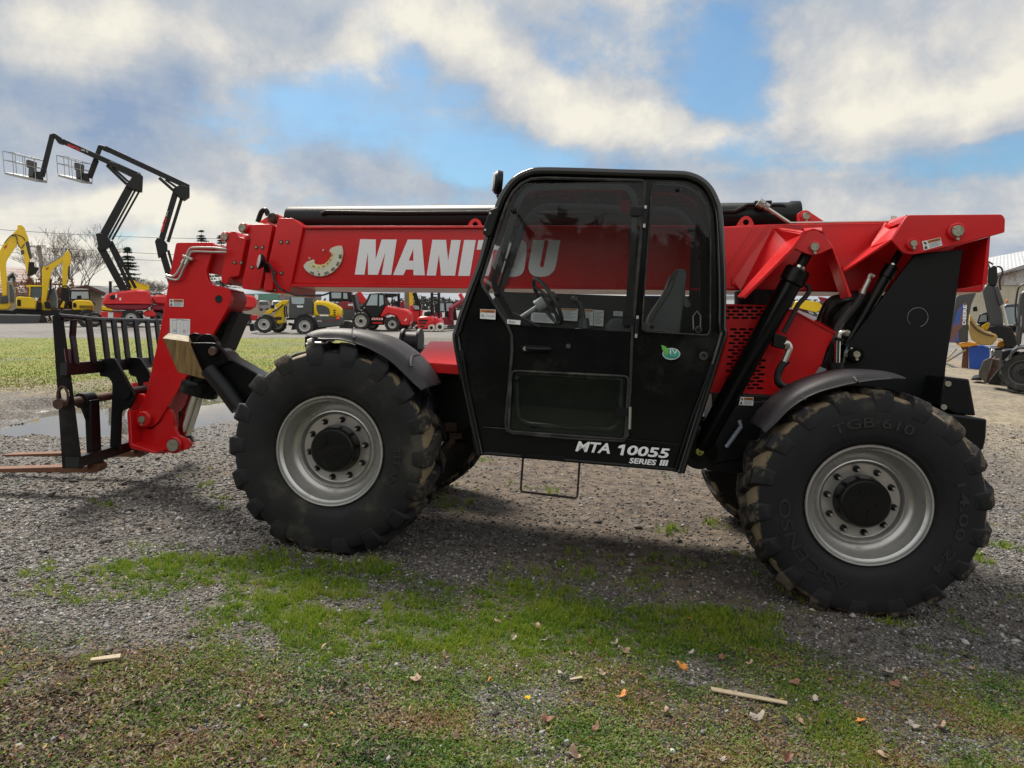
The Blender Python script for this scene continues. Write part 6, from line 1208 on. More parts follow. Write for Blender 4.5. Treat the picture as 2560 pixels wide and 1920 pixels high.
b = B(v.F); put_text(b, 'MANITOU', v.P('A', 1800, 1240, -.19), v.P('A', 1850, 1085, -.19), v.P('A', 1770, 1225, -.19)-v.P('A', 1800, 1240, -.19), bold=.03); b.done('boom_lettering', bred, v.o, smooth=False); b = B(v.F); put_text(b, '200 ATJ', v.P('A', 1850, 1070, -.19), v.P('A', 1865, 1010, -.19), v.P('A', 1832, 1065, -.19)-v.P('A', 1850, 1070, -.19), bold=.02); b.done('boom_number', paper, v.o, smooth=False)
basket(v, 'A', 640, 600, 900, 665, 392)
v.pr('turret', bred, 'X', [(1030, 330), (1030, 262), (1100, 245), (1255, 240)]+[(2300, 235), (2620, 240), (2740, 280), (2760, 400), (2700, 470), (1100, 400)], -1.2, 1.0, .12)
v.pr('turret_skirt', darkred, 'X', [(1060, 400), (2700, 470), (2600, 500), (1000, 490)], -1.1, .9, .05); v.pr('engine_top', bblack, 'X', [(1010, 235), (1060, 215), (1180, 210), (1250, 240)], -.5, .6)
v.pr('hose_drum_guard', bred, 'X', [(890, 540), (930, 500), (1060, 495), (1105, 545), (1110, 600), (930, 600)], -1.35, -.9, .06)
v.wheel('X', 1150, 600, 130, -.2, .45); v.wheel('N' if 0 else 'Nn', 90, 610, 120, -1.0, .45); v.pr('lift_chassis', bred, 'Nn', [(170, 500), (340, 505), (335, 600), (170, 600)], -.7, .8)
# ---- tracked excavators at the left edge
def track(v, r, pts, d0, d1):
    return v.pr('track', btyre, r, pts, d0, d1, .03, rr=40)
v = V('excavator', 'larger yellow excavator cut off by the left edge, with a breaker on its arm', 'excavator', (10, 806), 0); v.o['label'] = 'tall yellow excavator cut off by the left edge of the photo'
v.pr('boom', yel, 'W', [(-120, 700), (-20, 560), (60, 420), (165, 310), (238, 232), (247, 330), (238, 455), (120, 625), (88, 690), (82, 780), (97, 900), (95, 1150), (35, 1165), (18, 1000), (0, 800)], -.2, .25, .03)
v.pr('arm', yel, 'W', [(242, 185), (262, 174), (295, 180), (338, 215), (398, 385), (388, 400), (345, 425), (425, 700), (405, 852), (372, 850), (330, 625), (280, 505), (250, 440), (238, 330)], -.25, .2, .03)
v.pr('arm_cylinder', greyd, 'W', [(345, 412), (395, 398), (412, 450), (442, 640), (410, 655), (365, 480)], -.2, .1); v.tubes('hydraulic_hose', hose, 'W', [[(150, 330), (220, 335), (245, 440), (290, 500), (340, 440)], [(60, 430), (170, 315), (300, 340), (350, 400)]], -.3, .03, sm=4)
v.pr('quick_coupler', bblack, 'W', [(398, 690), (470, 690), (480, 760), (545, 770), (500, 850), (440, 880), (380, 885), (385, 840)], -.3, .3); v.pr('boom_bracket', greyd, 'W', [(285, 530), (330, 525), (335, 570), (295, 600)], -.3, -.2)
v.pr('cab', ltgrey, 'W', [(92, 962), (150, 952), (178, 985), (208, 1090), (215, 1260), (105, 1265)], .1, 1.3, .03); v.pr('cab_window', winm, 'W', [(128, 1000), (160, 1000), (192, 1095), (200, 1240), (145, 1245)], .07, .12, 0)
v.pr('body', yel, 'W', [(-200, 1200), (0, 1190), (110, 1215), (160, 1290), (105, 1352), (-200, 1355)], -.5, 1.4, .06); v.pr('pivot', greyd, 'W', [(0, 1165), (110, 1160), (120, 1260), (0, 1270)], -.6, -.2, .03); v.pr('undercarriage', bblack, 'W', [(-250, 1360), (150, 1360), (240, 1420), (-250, 1440)], -.4, 1.2); track(v, 'W', [(-300, 1440), (-60, 1420), (20, 1440), (20, 1530), (-300, 1540)], -.9, -.4)
b = B(v.F); p0 = v.P('W', 50, 525, -.22); put_text(b, 'W', p0, v.P('W', 105, 490, -.22), v.P('W', 62, 470, -.22)-v.P('W', 62, 520, -.22), bold=.04); b.done('boom_emblem', pmat('emblem_red', (.35, .03, .01), .4), v.o, smooth=False)
v = V('excavator', 'yellow excavator with grey dozer blade, standing right of the taller yellow excavator', 'excavator', (90, 808), 0, near=-1.9)
v.pr('boom', yel, 'W', [(582, 790), (595, 755), (740, 680), (868, 612), (868, 680), (760, 770), (720, 810), (700, 900), (690, 960), (650, 1160), (640, 1250), (705, 1345), (660, 1395), (520, 1398), (525, 1372), (575, 1360), (565, 1250), (580, 1150)], -.2, .25, .03)
v.pr('arm', yel, 'W', [(862, 700), (870, 600), (930, 527), (958, 545), (988, 650), (980, 715), (945, 760), (918, 1090), (862, 1090)], -.25, .2, .03); v.pr('arm_cylinder', greyd, 'W', [(940, 760), (972, 735), (966, 930), (938, 930)], -.2, .1); v.tubes('boom_pipe', ltgrey, 'W', [[(600, 745), (740, 670), (905, 565)], [(610, 755), (745, 680), (910, 575)]], -.2, .035)
v.pr('boom_cylinder', bblack, 'W', [(690, 930), (716, 925), (712, 1080), (660, 1230), (650, 1210), (680, 1090)], -.3, 0); v.pr('attachment', bblack, 'W', [(850, 1040), (940, 1050), (960, 1180), (930, 1340), (890, 1250), (840, 1200)], -.3, .3); v.tubes('hydraulic_hose', hose, 'W', [[(860, 1030), (920, 1020), (960, 1060), (950, 1180)], [(840, 1060), (880, 1110), (940, 1090)]], -.3, .04, sm=4)
v.pr('body', yel, 'W', [(215, 1185), (240, 1165), (430, 1178), (490, 1205), (505, 1240), (500, 1345), (225, 1330)], -.9, 1.0, .10); v.pr('vent', bblack, 'W', [(235, 1210), (290, 1212), (290, 1305), (238, 1300)], -.92, -.88, 0); v.pr('body_rear', bblack, 'W', [(495, 1250), (580, 1255), (580, 1360), (500, 1350)], -.7, .9, .02)
v.pr('cab', yel, 'W', [(352, 1012), (400, 1008), (582, 1015), (582, 1035), (425, 1035), (415, 1180), (400, 1180), (402, 1040), (362, 1035)], -.2, 1.1, .02); v.pr('cab_window', winm, 'W', [(425, 1030), (580, 1035), (580, 1185), (420, 1175)], -.1, 1.0, 0); v.pr('cab_front', winm, 'W', [(690, 1060), (748, 1060), (782, 1180), (785, 1325), (690, 1320)], 0, 1.0, 0); v.pr('cab_pillar', ltgrey, 'W', [(745, 1045), (762, 1050), (800, 1180), (802, 1330), (785, 1330), (782, 1180)], -.05, 1.05, 0)
v.pr('boom_foot', bblack, 'W', [(610, 1240), (680, 1240), (700, 1300), (690, 1340), (630, 1330)], -.45, .3, .04); v.pr('mirror', white, 'W', [(482, 1190), (500, 1183), (522, 1195), (520, 1225), (490, 1230)], -1.0, -.97)
v.pr('undercarriage', bblack, 'W', [(220, 1335), (640, 1360), (850, 1350), (850, 1430), (640, 1430), (100, 1400)], -.4, 1.1); v.pr('dozer_blade', wlgrey, 'W', [(-20, 1418), (555, 1428), (565, 1450), (535, 1542), (-20, 1540)], -1.9, -1.75, .02); v.pr('blade_edge', ltgrey, 'W', [(-20, 1410), (560, 1422), (562, 1436), (-20, 1426)], -1.92, -1.7, 0)
track(v, 'W', [(-80, 1430), (0, 1430), (0, 1545), (-80, 1545)], -1.2, 2.0); track(v, 'W', [(545, 1428), (600, 1428), (652, 1470), (655, 1545), (540, 1545)], -1.2, 2.0)
b = B(v.F); put_text(b, 'W', v.P('W', 630, 815, -.22), v.P('W', 678, 790, -.22), v.P('W', 636, 775, -.22)-v.P('W', 636, 815, -.22), bold=.04); b.done('boom_emblem', MATS['emblem_red'], v.o, smooth=False)
v = V('wheel_loader', 'yellow wheel loader seen from behind, between the yellow excavator and the boom lift', 'wheel loader', (215, 817), 0, near=-1.0)
v.pr('hood', yel, 'W', [(1000, 1250), (1020, 1218), (1130, 1212), (1255, 1222), (1300, 1285), (1302, 1355), (1000, 1355)], -.9, .9, .08); v.pr('hood_grille', bblack, 'W', [(1008, 1262), (1035, 1250), (1058, 1280), (1060, 1322), (1008, 1320)], -.93, -.89, 0); 
b = B(v.F)
for k in range(3): b.pr(q('W', (1095, 1292+k*14), (1285, 1296+k*14), (1285, 1302+k*14), (1100, 1300+k*14)), -.93, -.9)
b.done('hood_louvre', bblack, v.o)
v.pr('cab', bblack, 'W', [(965, 1075), (985, 1060), (1215, 1062), (1238, 1085), (1245, 1215), (960, 1215)], -.3, 1.2, .03); v.pr('cab_window', winl, 'W', [(990, 1100), (1220, 1100), (1228, 1200), (985, 1200)], -.34, -.28, 0); v.pr('cab_roof', ltgrey, 'W', [(975, 1066), (1225, 1066), (1225, 1078), (975, 1078)], -.4, 1.3, 0); v.pr('loader_seat', bblack, 'W', [(1060, 1200), (1065, 1160), (1120, 1150), (1130, 1200)], -.36, -.34, 0)
v.pr('frame', bblack, 'W', [(860, 1350), (1120, 1350), (1120, 1420), (870, 1420)], -.7, .8, .02); v.pr('front_arm', yel, 'W', [(830, 1310), (880, 1230), (900, 1250), (880, 1330)], .6, .9); v.wheel('W', 1215, 1478, 128, -1.0, .5); v.wheel('W', 895, 1440, 80, .5, .45)
# ---- distant yellow machine behind the first boom lift
v = V('excavator', 'yellow excavator boom showing behind the first red boom lift', 'excavator', (365, 806), 0)
v.pr('boom', yel, 'X', [(640, 20), (720, 0), (800, 20), (960, 70), (995, 90), (990, 165), (820, 165), (700, 160)], -.2, .2); v.tubes('boom_pipe', ltgrey, 'X', [[(770, 20), (860, 45), (960, 90)], [(790, 10), (900, 45)]], -.25, .03); v.pr('body', yel, 'X', [(225, 420), (400, 470), (400, 500), (230, 490)], -.5, .8); v.pr('undercarriage', bblack, 'X', [(230, 490), (900, 500), (900, 640), (230, 640)], -.3, .8)
# ---- grey and yellow wheel loader
v = V('wheel_loader', 'yellow and anthracite wheel loader seen under the red boom', 'wheel loader', (715, 835), -7, near=-1.05)
v.pr('hood', yel, 'Nn', [(1355, 520), (1360, 280), (1385, 235), (1450, 228), (1600, 245), (1740, 300), (1830, 350), (1875, 400), (1885, 530), (1800, 540)], -.9, .55, .09); v.pr('hood_vent', wlgrey, 'Nn', [(1408, 310), (1500, 312), (1600, 345), (1650, 395), (1660, 485), (1445, 480), (1420, 420)], -.93, -.88, 0, rr=12)
v.pr('hood_stripe', paper, 'Nn', [(1470, 488), (1620, 490), (1640, 520), (1470, 520)], -.925, -.9, 0)
for k, y in enumerate((400, 438, 478)): v.pr('hood_slot', bblack, 'Nn', [(1720, y), (1760, y+2), (1762, y+22), (1725, y+20)], -.93, -.88, 0)
v.pr('rear_body', wlgrey, 'Nn', [(1340, 530), (1890, 545), (1900, 640), (1860, 700), (1600, 730), (1430, 740), (1400, 660)], -.95, .6, .05)
b = B(v.F); put_text(b, 'WL', v.P('Nn', 1418, 624, -.97), v.P('Nn', 1512, 626, -.97), v.P('Nn', 1418, 592, -.97)-v.P('Nn', 1418, 624, -.97), bold=.01); b.done('loader_lettering', paper, v.o, smooth=False); b = B(v.F); put_text(b, '60', v.P('Nn', 1525, 626, -.97), v.P('Nn', 1600, 628, -.97), v.P('Nn', 1525, 590, -.97)-v.P('Nn', 1525, 626, -.97), bold=.01); b.done('loader_number', darkred, v.o, smooth=False)
v.pr('tail_lamp', darkred, 'Nn', [(1690, 580), (1735, 580), (1738, 620), (1695, 622)], -.98, -.93, 0); v.pr('warning_triangle', pmat('fluorescent_orange', (.85, .09, .015), .5), 'Nn', [(1812, 452), (1845, 575), (1770, 575)], -1.0, -.96, 0); v.pr('hitch', greyd, 'Nn', [(1850, 540), (1905, 545), (1900, 680), (1860, 670)], -.5, .3)
v.pr('cab', wlgrey, 'Nn', [(905, 160), (940, 150), (1130, 150), (1350, 130), (1345, 500), (1200, 480), (1000, 560), (900, 560)], -.7, .4, .02); v.pr('cab_window', winl, 'Nn', [(940, 170), (1130, 170), (1190, 180), (1180, 290), (1100, 300), (960, 290)], -.72, -.68, 0); v.pr('cab_window', greyd, 'Nn', [(1215, 330), (1300, 240), (1335, 250), (1335, 460), (1215, 450)], -.72, -.68, 0); v.pr('door_label', paper, 'Nn', [(1048, 322), (1165, 325), (1160, 360), (1050, 358)], -.73, -.7, 0)
v.pr('loader_arm', yel, 'Nn', [(640, 320), (760, 235), (830, 225), (910, 230), (905, 270), (820, 330), (825, 600), (800, 650), (700, 665), (670, 650), (680, 600), (760, 600), (780, 540), (700, 530), (640, 550), (620, 510), (700, 400)], -.35, .35, .03); v.pr('loader_arm', yel, 'Nn', [(450, 470), (500, 410), (630, 360), (640, 420), (560, 480)], -.45, .2, .02)
v.pr('headlamp', bblack, 'Nn', [(560, 310), (630, 310), (630, 370), (565, 375)], -.5, -.3); v.tubes('hydraulic_hose', hose, 'Nn', [[(830, 320), (815, 440), (850, 540)], [(860, 330), (850, 430), (880, 540)], [(600, 440), (700, 390), (800, 300)]], -.5, .035, sm=3); v.tubes('exhaust_pipe', greyd, 'Nn', [[(1550, 240), (1580, 190)]], -.3, .05)
v.pr('mudguard', bblack, 'Nn', [(985, 690), (1000, 590), (1080, 500), (1200, 478), (1310, 520), (1390, 610), (1420, 730), (1385, 735), (1340, 620), (1200, 530), (1080, 570), (1020, 690)], -1.05, -.55, .01); v.pr('mudguard', bblack, 'Nn', [(380, 520), (480, 480), (580, 520), (640, 620), (670, 740), (620, 740), (570, 600), (470, 530)], -1.0, -.5, .01); v.pr('step', bblack, 'Nn', [(890, 640), (1010, 660), (1020, 770), (940, 775), (960, 700), (890, 690)], -.8, -.5, .01); v.pr('bucket_coupler', bblack, 'Nn', [(160, 650), (240, 655), (260, 740), (240, 800), (185, 795)], -.5, .9, .02)
v.wheel('Nn', 440, 668, 165, -1.0, .5, rm=rimw, rimk=.6); v.wheel('Nn', 1190, 700, 172, -1.05, .5, rm=rimw, rimk=.58); v.wheel('Nn', 690, 668, 155, .55, .45); v.wheel('Nn', 1440, 690, 150, .5, .45)
# ---- crimson mini excavator
v = V('mini_excavator', 'crimson mini excavator seen from behind with black cab and pale tracks', 'mini excavator', (868, 824), -4, near=-0.9)
v.pr('cab', bblack, 'Nn', [(1640, 90), (1660, 60), (1890, 60), (2050, 70), (2070, 250), (1900, 260), (1640, 250)], -.6, .7, .03); v.pr('cab_window', winl, 'Nn', [(1685, 85), (1865, 85), (1865, 190), (1690, 188)], -.63, -.58, 0); v.pr('cab_window', winl, 'Nn', [(1905, 90), (1975, 95), (1985, 200), (1905, 195)], -.63, -.58, 0)
v.pr('counterweight_cover', darkred, 'Nn', [(1805, 300), (1850, 250), (2000, 248), (2070, 280), (2095, 395), (1880, 400)], -.8, .7, .05); v.pr('lower_body', wlgrey, 'Nn', [(1885, 400), (1930, 385), (2095, 390), (2100, 600), (1890, 600)], -.8, .7, .03); v.pr('body_label', paper, 'Nn', [(1990, 290), (2082, 292), (2082, 330), (1990, 328)], -.82, -.79, 0)
track(v, 'Nn', [(1830, 620), (1960, 608), (2050, 625), (2090, 690), (2080, 760), (1830, 765)], -.9, -.4); track(v, 'Nn', [(2110, 620), (2240, 608), (2330, 625), (2375, 700), (2365, 770), (2110, 775)], .2, .7)
# ---- red telehandler with striped sill
v = V('telehandler', 'smaller red telehandler with black cab and red-white striped sill, parked behind the boom', 'telehandler', (985, 828), -7, near=-1.1)
v.pr('rear_hood', bred, 'O', [(605, 500), (720, 300), (880, 340), (1060, 380), (1130, 430), (1150, 560), (1120, 650), (980, 655), (900, 490), (760, 450), (690, 500)], -1.0, .8, .07)
v.pr('cab', bblack, 'O', [(340, 310), (440, 90), (660, 85), (700, 110), (715, 300), (600, 500), (470, 510), (400, 420)], -1.0, .2, .03); v.pr('cab_window', winl, 'O', [(385, 300), (470, 115), (580, 110), (575, 300)], -1.03, -.98, 0); v.pr('cab_window', winl, 'O', [(610, 120), (675, 125), (685, 280), (610, 320)], -1.03, -.98, 0)
v.pr('roof_guard', bblack, 'O', [(700, 85), (910, 95), (905, 140), (760, 165), (700, 140)], -.5, .5); v.bars('mast_post', bblack, 'O', [(832, 150, 838, 330, 18), (945, 90, 950, 330, 40)], .5, .2); v.pr('chassis', bblack, 'O', [(340, 330), (620, 500), (700, 520), (690, 640), (470, 640), (420, 560), (300, 420)], -.8, .8, .03)
b = B(v.F)
v.pr('striped_sill', paper, 'O', [(480, 512), (668, 518), (668, 556), (480, 552)], -1.02, -1.0, 0)
for k in range(4): v.pr('sill_stripe', bred, 'O', [(487+k*42, 513), (508+k*42, 513), (530+k*42, 553), (509+k*42, 553)], -1.04, -1.02, 0)
v.pr('sill', bred, 'O', [(490, 590), (660, 585), (670, 620), (480, 620)], -.9, .6); v.pr('fork_mast', bblack, 'O', [(130, 120), (180, 110), (230, 370), (330, 400), (340, 440), (190, 430)], -.4, .6, .01); v.pr('rear_lamp', paper, 'O', [(1040, 560), (1080, 520), (1085, 550), (1050, 575)], -1.03, -.98, 0)
v.wheel('O', 290, 570, 158, -1.1, .5, rm=rimw, rimk=.62); v.wheel('O', 835, 625, 135, -1.1, .5, rm=rimw, rimk=.52); v.wheel('O', 480, 620, 110, .6, .5); v.wheel('O', 1010, 640, 105, .6, .5)
v = V('telehandler', 'red telehandler boom slanting down to the left behind the black cab of the striped-sill telehandler', 'telehandler', (915, 822), 0)
v.bars('boom', bred, 'O', [(230, 80, 350, 250, 120)], 0, .35); v.pr('boom_tip', ltgrey, 'O', [(215, 190), (300, 230), (330, 320), (240, 345)], .1, .4); v.pr('body', bblack, 'O', [(230, 345), (360, 300), (380, 560), (240, 560)], 0, .9); v.wheel('O', 300, 660, 80, .5, .4)
# ---- machines right of it
v = V('telehandler', 'red telehandler with yellow and black boom raised beside the wooden pole', 'telehandler', (1035, 822), 0)
v.bars('boom', bblack, 'O', [(1215, 80, 1300, 330, 75)], 0, .3); v.bars('boom_outer', yel, 'O', [(1160, 60, 1165, 300, 70)], .1, .4); v.pr('body', bred, 'O', [(1130, 300), (1180, 290), (1210, 380), (1370, 380), (1320, 590), (1150, 580)], -.3, .9, .05); v.pr('cab', bblack, 'O', [(1200, 290), (1300, 300), (1320, 390), (1210, 385)], -.4, .5); v.pr('cab_window', winl, 'O', [(1210, 300), (1290, 310), (1300, 370), (1220, 370)], -.43, -.4, 0); v.wheel('O', 1130, 660, 65, -.6, .35, rm=white); v.wheel('O', 1200, 600, 70, .5, .35)
v = V('forklift', 'small red forklift with white tyres and a tall black mast', 'forklift', (1062, 829), -12, near=-0.7)
v.pr('counterweight', bred, 'O', [(1262, 540), (1300, 495), (1500, 490), (1545, 540), (1560, 600), (1480, 640), (1440, 715), (1270, 705), (1255, 620)], -.7, .6, .06); v.pr('vent', bblack, 'O', [(1280, 548), (1450, 550), (1440, 578), (1300, 575)], -.74, -.68, 0); v.pr('vent', bblack, 'O', [(1285, 600), (1430, 602), (1415, 622), (1300, 620)], -.74, -.68, 0); v.pr('vent', bblack, 'O', [(1305, 650), (1390, 652), (1380, 675), (1320, 672)], -.74, -.68, 0)
v.pr('front_body', bred, 'O', [(1540, 500), (1600, 520), (1660, 560), (1680, 700), (1550, 710)], -.5, .5, .04); v.pr('seat', bblack, 'O', [(1380, 490), (1385, 410), (1460, 400), (1490, 490)], -.3, .3, .04); v.tubes('overhead_guard', bblack, 'O', [[(1300, 490), (1330, 290), (1345, 260), (1540, 270), (1560, 500)], [(1300, 490, .6), (1330, 290, .6), (1345, 260, .6), (1540, 270, .6), (1560, 500, .6)], [(1420, 265), (1420, 265, .6)]], -.4, .035)
v.bars('mast', bblack, 'O', [(1520, 60, 1520, 470, 42), (1640, 60, 1640, 580, 42)], .2, .15); v.bars('mast_crossbar', bblack, 'O', [(1540, 110, 1640, 110, 16), (1540, 160, 1640, 160, 12)], .2, .1); v.pr('beacon', bblack, 'O', [(1435, 232), (1475, 232), (1480, 270), (1430, 270)], -.2, .1)
for x, y, rr_, d in ((1510, 690, 62, -.7), (1655, 675, 75, -.6), (1258, 690, 55, .3)): v.wheel('O', x, y, rr_, d, .25, tm=wtyre, rm=greyd, lugs=6, rimk=.45)
v.bars('fork_tine', bblack, 'O', [(1690, 690, 1960, 700, 14)], -.3, .12); v.bars('fork_tine', bblack, 'O', [(1700, 720, 1930, 735, 12)], .3, .12)
v = V('mini_excavator', 'crimson mini excavator with thin arm beside the cab pillar, right of the forklift', 'mini excavator', (1130, 822), 0)
v.tubes('boom', darkred, 'O', [[(1850, 560), (1850, 350), (2020, 240), (2080, 200)]], 0, .14); v.tubes('arm', bred, 'O', [[(2000, 100), (2080, 250), (2040, 520)]], .1, .12); v.pr('cab', bblack, 'O', [(1740, 240), (1880, 235), (1920, 260), (1960, 560), (1740, 560)], .3, 1.2, .02); v.pr('cab_window', winl, 'O', [(1765, 265), (1870, 260), (1900, 400), (1770, 400)], .27, .3, 0); v.pr('body', darkred, 'O', [(1640, 520), (1760, 500), (1900, 560), (1900, 640), (1640, 640)], .1, 1.0, .03); v.pr('yellow_marker', yel, 'O', [(1985, 440), (2010, 440), (2005, 560), (1980, 540)], -.1, .1); track(v, 'O', [(1780, 640), (2080, 640), (2080, 720), (1780, 720)], -.4, .2)
v = V('telehandler', 'dark red machine with black cab parked farthest back between forklift mast and pole', 'telehandler', (1090, 816), 0)
v.pr('cab', bblack, 'O', [(1570, 260), (1700, 240), (1740, 420), (1570, 430)], 0, 1.2); v.pr('cab_window', winl, 'O', [(1655, 265), (1725, 265), (1730, 400), (1655, 400)], -.05, 0, 0); v.pr('body', darkred, 'O', [(1400, 420), (1700, 430), (1700, 600), (1400, 600)], 0, 1.3, .04); v.wheel('O', 1600, 600, 70, -.2, .4)
v = V('forklift', 'red and black forklift half hidden left of the wooden pole', 'forklift', (1000, 818), 0)
v.pr('body', darkred, 'O', [(970, 230), (1040, 230), (1050, 350), (970, 345)], 0, .8, .03); v.pr('guard', bblack, 'O', [(860, 220), (1040, 240), (1040, 280), (870, 300)], .2, .9); v.wheel('O', 1000, 560, 80, 0, .4)
# ---- yellow excavator glimpsed over the engine hood
v = V('excavator', 'yellow excavator glimpsed between the lift cylinder and the hoses', 'excavator', (2000, 826), 0)
v.pr('boom', yel, 'U', [(900, 160), (960, 60), (1060, 48), (1230, 70), (1270, 110), (1255, 160), (1200, 190), (1100, 165), (1000, 140)], 0, .4, .03); v.pr('boom_foot', yel, 'U', [(1290, 210), (1340, 130), (1350, 170), (1310, 260), (1285, 300)], .1, .4); v.pr('cab', greyd, 'U', [(1010, 140), (1150, 165), (1220, 210), (1200, 260), (1000, 240)], .2, 1.3); v.pr('cab_window', winl, 'U', [(1100, 165), (1150, 170), (1180, 210), (1130, 215)], .15, .2, 0)
v.pr('boom_patch', darkred, 'U', [(1215, 5), (1310, 20), (1380, 50), (1310, 85), (1250, 60)], -.6, -.4); v.pr('body', yel, 'U', [(560, 90), (640, 60), (640, 110), (570, 110)], 0, .6); v.pr('body', yel, 'U', [(900, 190), (1400, 260), (1400, 420), (900, 400)], .2, 1.4); v.pr('undercarriage', bblack, 'U', [(900, 400), (1400, 420), (1400, 460), (900, 440)], .2, 1.4)
# ---- right edge: buildings and machines
def corr(name, c1, c2, sc): 
    m = pmat(name, c1, .6, dirt=(c2, .42, .8, .8)); t = m.node_tree; b = t.nodes['Principled BSDF']; c = N(t, 'ShaderNodeTexCoord').outputs['Object']
    w = N(t, 'ShaderNodeTexWave', i_Scale=sc); L(t, c, w.inputs['Vector']); bp = N(t, 'ShaderNodeBump', i_Strength=.8, i_Distance=.05); L(t, w.outputs['Fac'], bp.inputs['Height']); L(t, bp.outputs[0], b.inputs['Normal']); return m
corw = corr('cream_corrugated_wall', (.46, .42, .33), (.34, .30, .23), 1.6); corr_ = corr('metal_sheet_roof', (.40, .42, .45), (.30, .27, .25), 1.2); rustw = pmat('rusty_gable', (.24, .20, .17), .8, dirt=((.36, .36, .36), .5, .6, .7))
v = V('warehouse', 'cream corrugated warehouse with rusty grey metal roof at the right edge', 'warehouse', (2480, 838), 0, dist=55)
v.pr('wall', corw, 'Lr', [(480, 480), (840, 300), (1700, 60), (1700, 820), (300, 820), (300, 560)], 0, 26, 0); v.pr('gable_panel', rustw, 'Lr', [(850, 320), (1200, 215), (1700, 80), (1700, 400), (850, 405)], -.15, 0, 0)
b = B(v.F); e = [v.P('Lr', 830, 308, -.5), v.P('Lr', 1700, 30, -.5), v.P('Lr', 1700, 5, -.5), v.P('Lr', 810, 285, -.5)]; b.ext(e, (0, .4, 0)); b.done('roof_trim', pmat('brown_trim', (.16, .09, .07), .7), v.o)
pa = v.P('Lr', 740, 120, 14); pb = v.P('Lr', 1135, 48, 14); b = B(v.F); b.poly([v.P('Lr', 825, 300, -.5), v.P('Lr', 1700, 20, -.5), v.P('Lr', 1700, -60, 16), v.P('Lr', 560, 148, 16)]); b.done('roof', corr_, v.o, solid=.15, smooth=False)
v = V('telehandler', 'black machine arm with white lettering on a blue panel, right of the big rear frame', 'crane arm', (2350, 915), 0); v.o['category'] = 'excavator'; v.o.name = 'excavator'; v.o['label'] = 'dark excavator with blue rusty panel and white lettering on its arm'
v.pr('arm', wlgrey, 'Lr', [(300, 1030), (390, 530), (470, 480), (620, 480), (560, 620), (525, 800), (525, 1025), (420, 1035)], 0, .5, .03); v.pr('blue_panel', pmat('scuffed_blue', (.02, .09, .35), .5, dirt=((.20, .09, .05), .45, .6, 2.0)), 'Lr', [(355, 860), (400, 690), (470, 600), (512, 590), (505, 830), (420, 900), (430, 1025), (325, 1025)], -.03, .0, 0)
b = B(v.F); put_text(b, 'DEERE', v.P('Lr', 500, 838, -.06), v.P('Lr', 512, 620, -.06), v.P('Lr', 462, 838, -.06)-v.P('Lr', 500, 838, -.06), bold=.04); b.done('arm_lettering', white, v.o, smooth=False)
v.pr('stand_frame', rust, 'Lr', [(430, 1050), (530, 1060), (530, 1310), (500, 1330), (450, 1320), (470, 1130)], .1, .3); v.pr('blue_box', pmat('blue_box_paint', (.012, .07, .38), .45), 'Lr', [(535, 1090), (680, 1065), (760, 1090), (765, 1180), (690, 1290), (620, 1330), (540, 1320)], 0, .8, .02); v.pr('orange_top', pmat('orange_frame_paint', (.72, .30, .02), .5), 'Lr', [(390, 1050), (400, 1035), (440, 1050), (530, 1030), (640, 1045), (630, 1065), (470, 1085)], .0, .7)
v.tubes('frame_strut', pmat('weathered_strut', (.32, .25, .17), .7), 'Lr', [[(290, 1240), (500, 1110)], [(290, 1210), (400, 1100)]], -.1, .035); v.tubes('frame_strut', ltgrey, 'Lr', [[(285, 1260), (480, 1340)]], -.2, .04); v.pr('ground_frame', rustd, 'Lr', [(280, 1330), (640, 1345), (640, 1390), (300, 1370)], -.2, 1.0)
v = V('backhoe', 'grey and yellow backhoe with black bucket arm in front of the cream warehouse', 'backhoe', (2480, 925), 0)
v.pr('boom', wlgrey, 'Lr', [(680, 470), (730, 380), (770, 400), (830, 430), (850, 560), (900, 700), (910, 850), (760, 840), (730, 700)], 0, .4, .03); v.pr('boom_head', bblack, 'Lr', [(740, 220), (800, 190), (840, 200), (850, 330), (830, 420), (770, 410), (735, 380)], -.05, .45, .03); v.tubes('hydraulic_hose', hose, 'Lr', [[(840, 200), (885, 215), (900, 270), (870, 360), (880, 460)], [(760, 220), (740, 150), (800, 180)]], -.1, .03, sm=4)
v.pr('arm_cylinder', greyd, 'Lr', [(820, 420), (850, 410), (918, 600), (880, 635), (855, 600)], -.15, .1); v.tubes('cylinder_rod', chrome, 'Lr', [[(898, 640), (950, 850)]], -.1, .05); v.pr('linkage', bblack, 'Lr', [(740, 870), (840, 835), (1000, 870), (1040, 960), (1060, 1060), (940, 1100), (900, 990), (820, 980)], -.2, .5, .02)
v.pr('cab', wlgrey, 'Lr', [(900, 640), (940, 610), (1200, 600), (1200, 860), (1040, 860), (900, 700)], .6, 2.0, .03); v.pr('cab_window', winl, 'Lr', [(925, 650), (1060, 640), (1070, 830), (960, 840)], .55, .6, 0); v.pr('beacon', pmat('amber_beacon', (.8, .2, .01), .3), 'Lr', [(935, 575), (950, 560), (968, 575), (965, 598), (938, 598)], .8, 1.0, .01)
v.pr('orange_body', MATS['orange_frame_paint'], 'Lr', [(840, 1020), (910, 1020), (1000, 910), (1060, 960), (1060, 1010), (950, 1050), (915, 1090), (840, 1085)], .3, 1.4, .03); v.pr('yellow_hood', yel, 'Lr', [(670, 850), (740, 805), (760, 840), (740, 900), (680, 880)], .8, 1.6); v.pr('second_cab', bblack, 'Lr', [(620, 820), (650, 720), (740, 700), (750, 820), (680, 850)], .9, 1.8, .02); v.pr('second_cab_window', winl, 'Lr', [(640, 810), (665, 735), (725, 725), (730, 800)], .85, .9, 0)
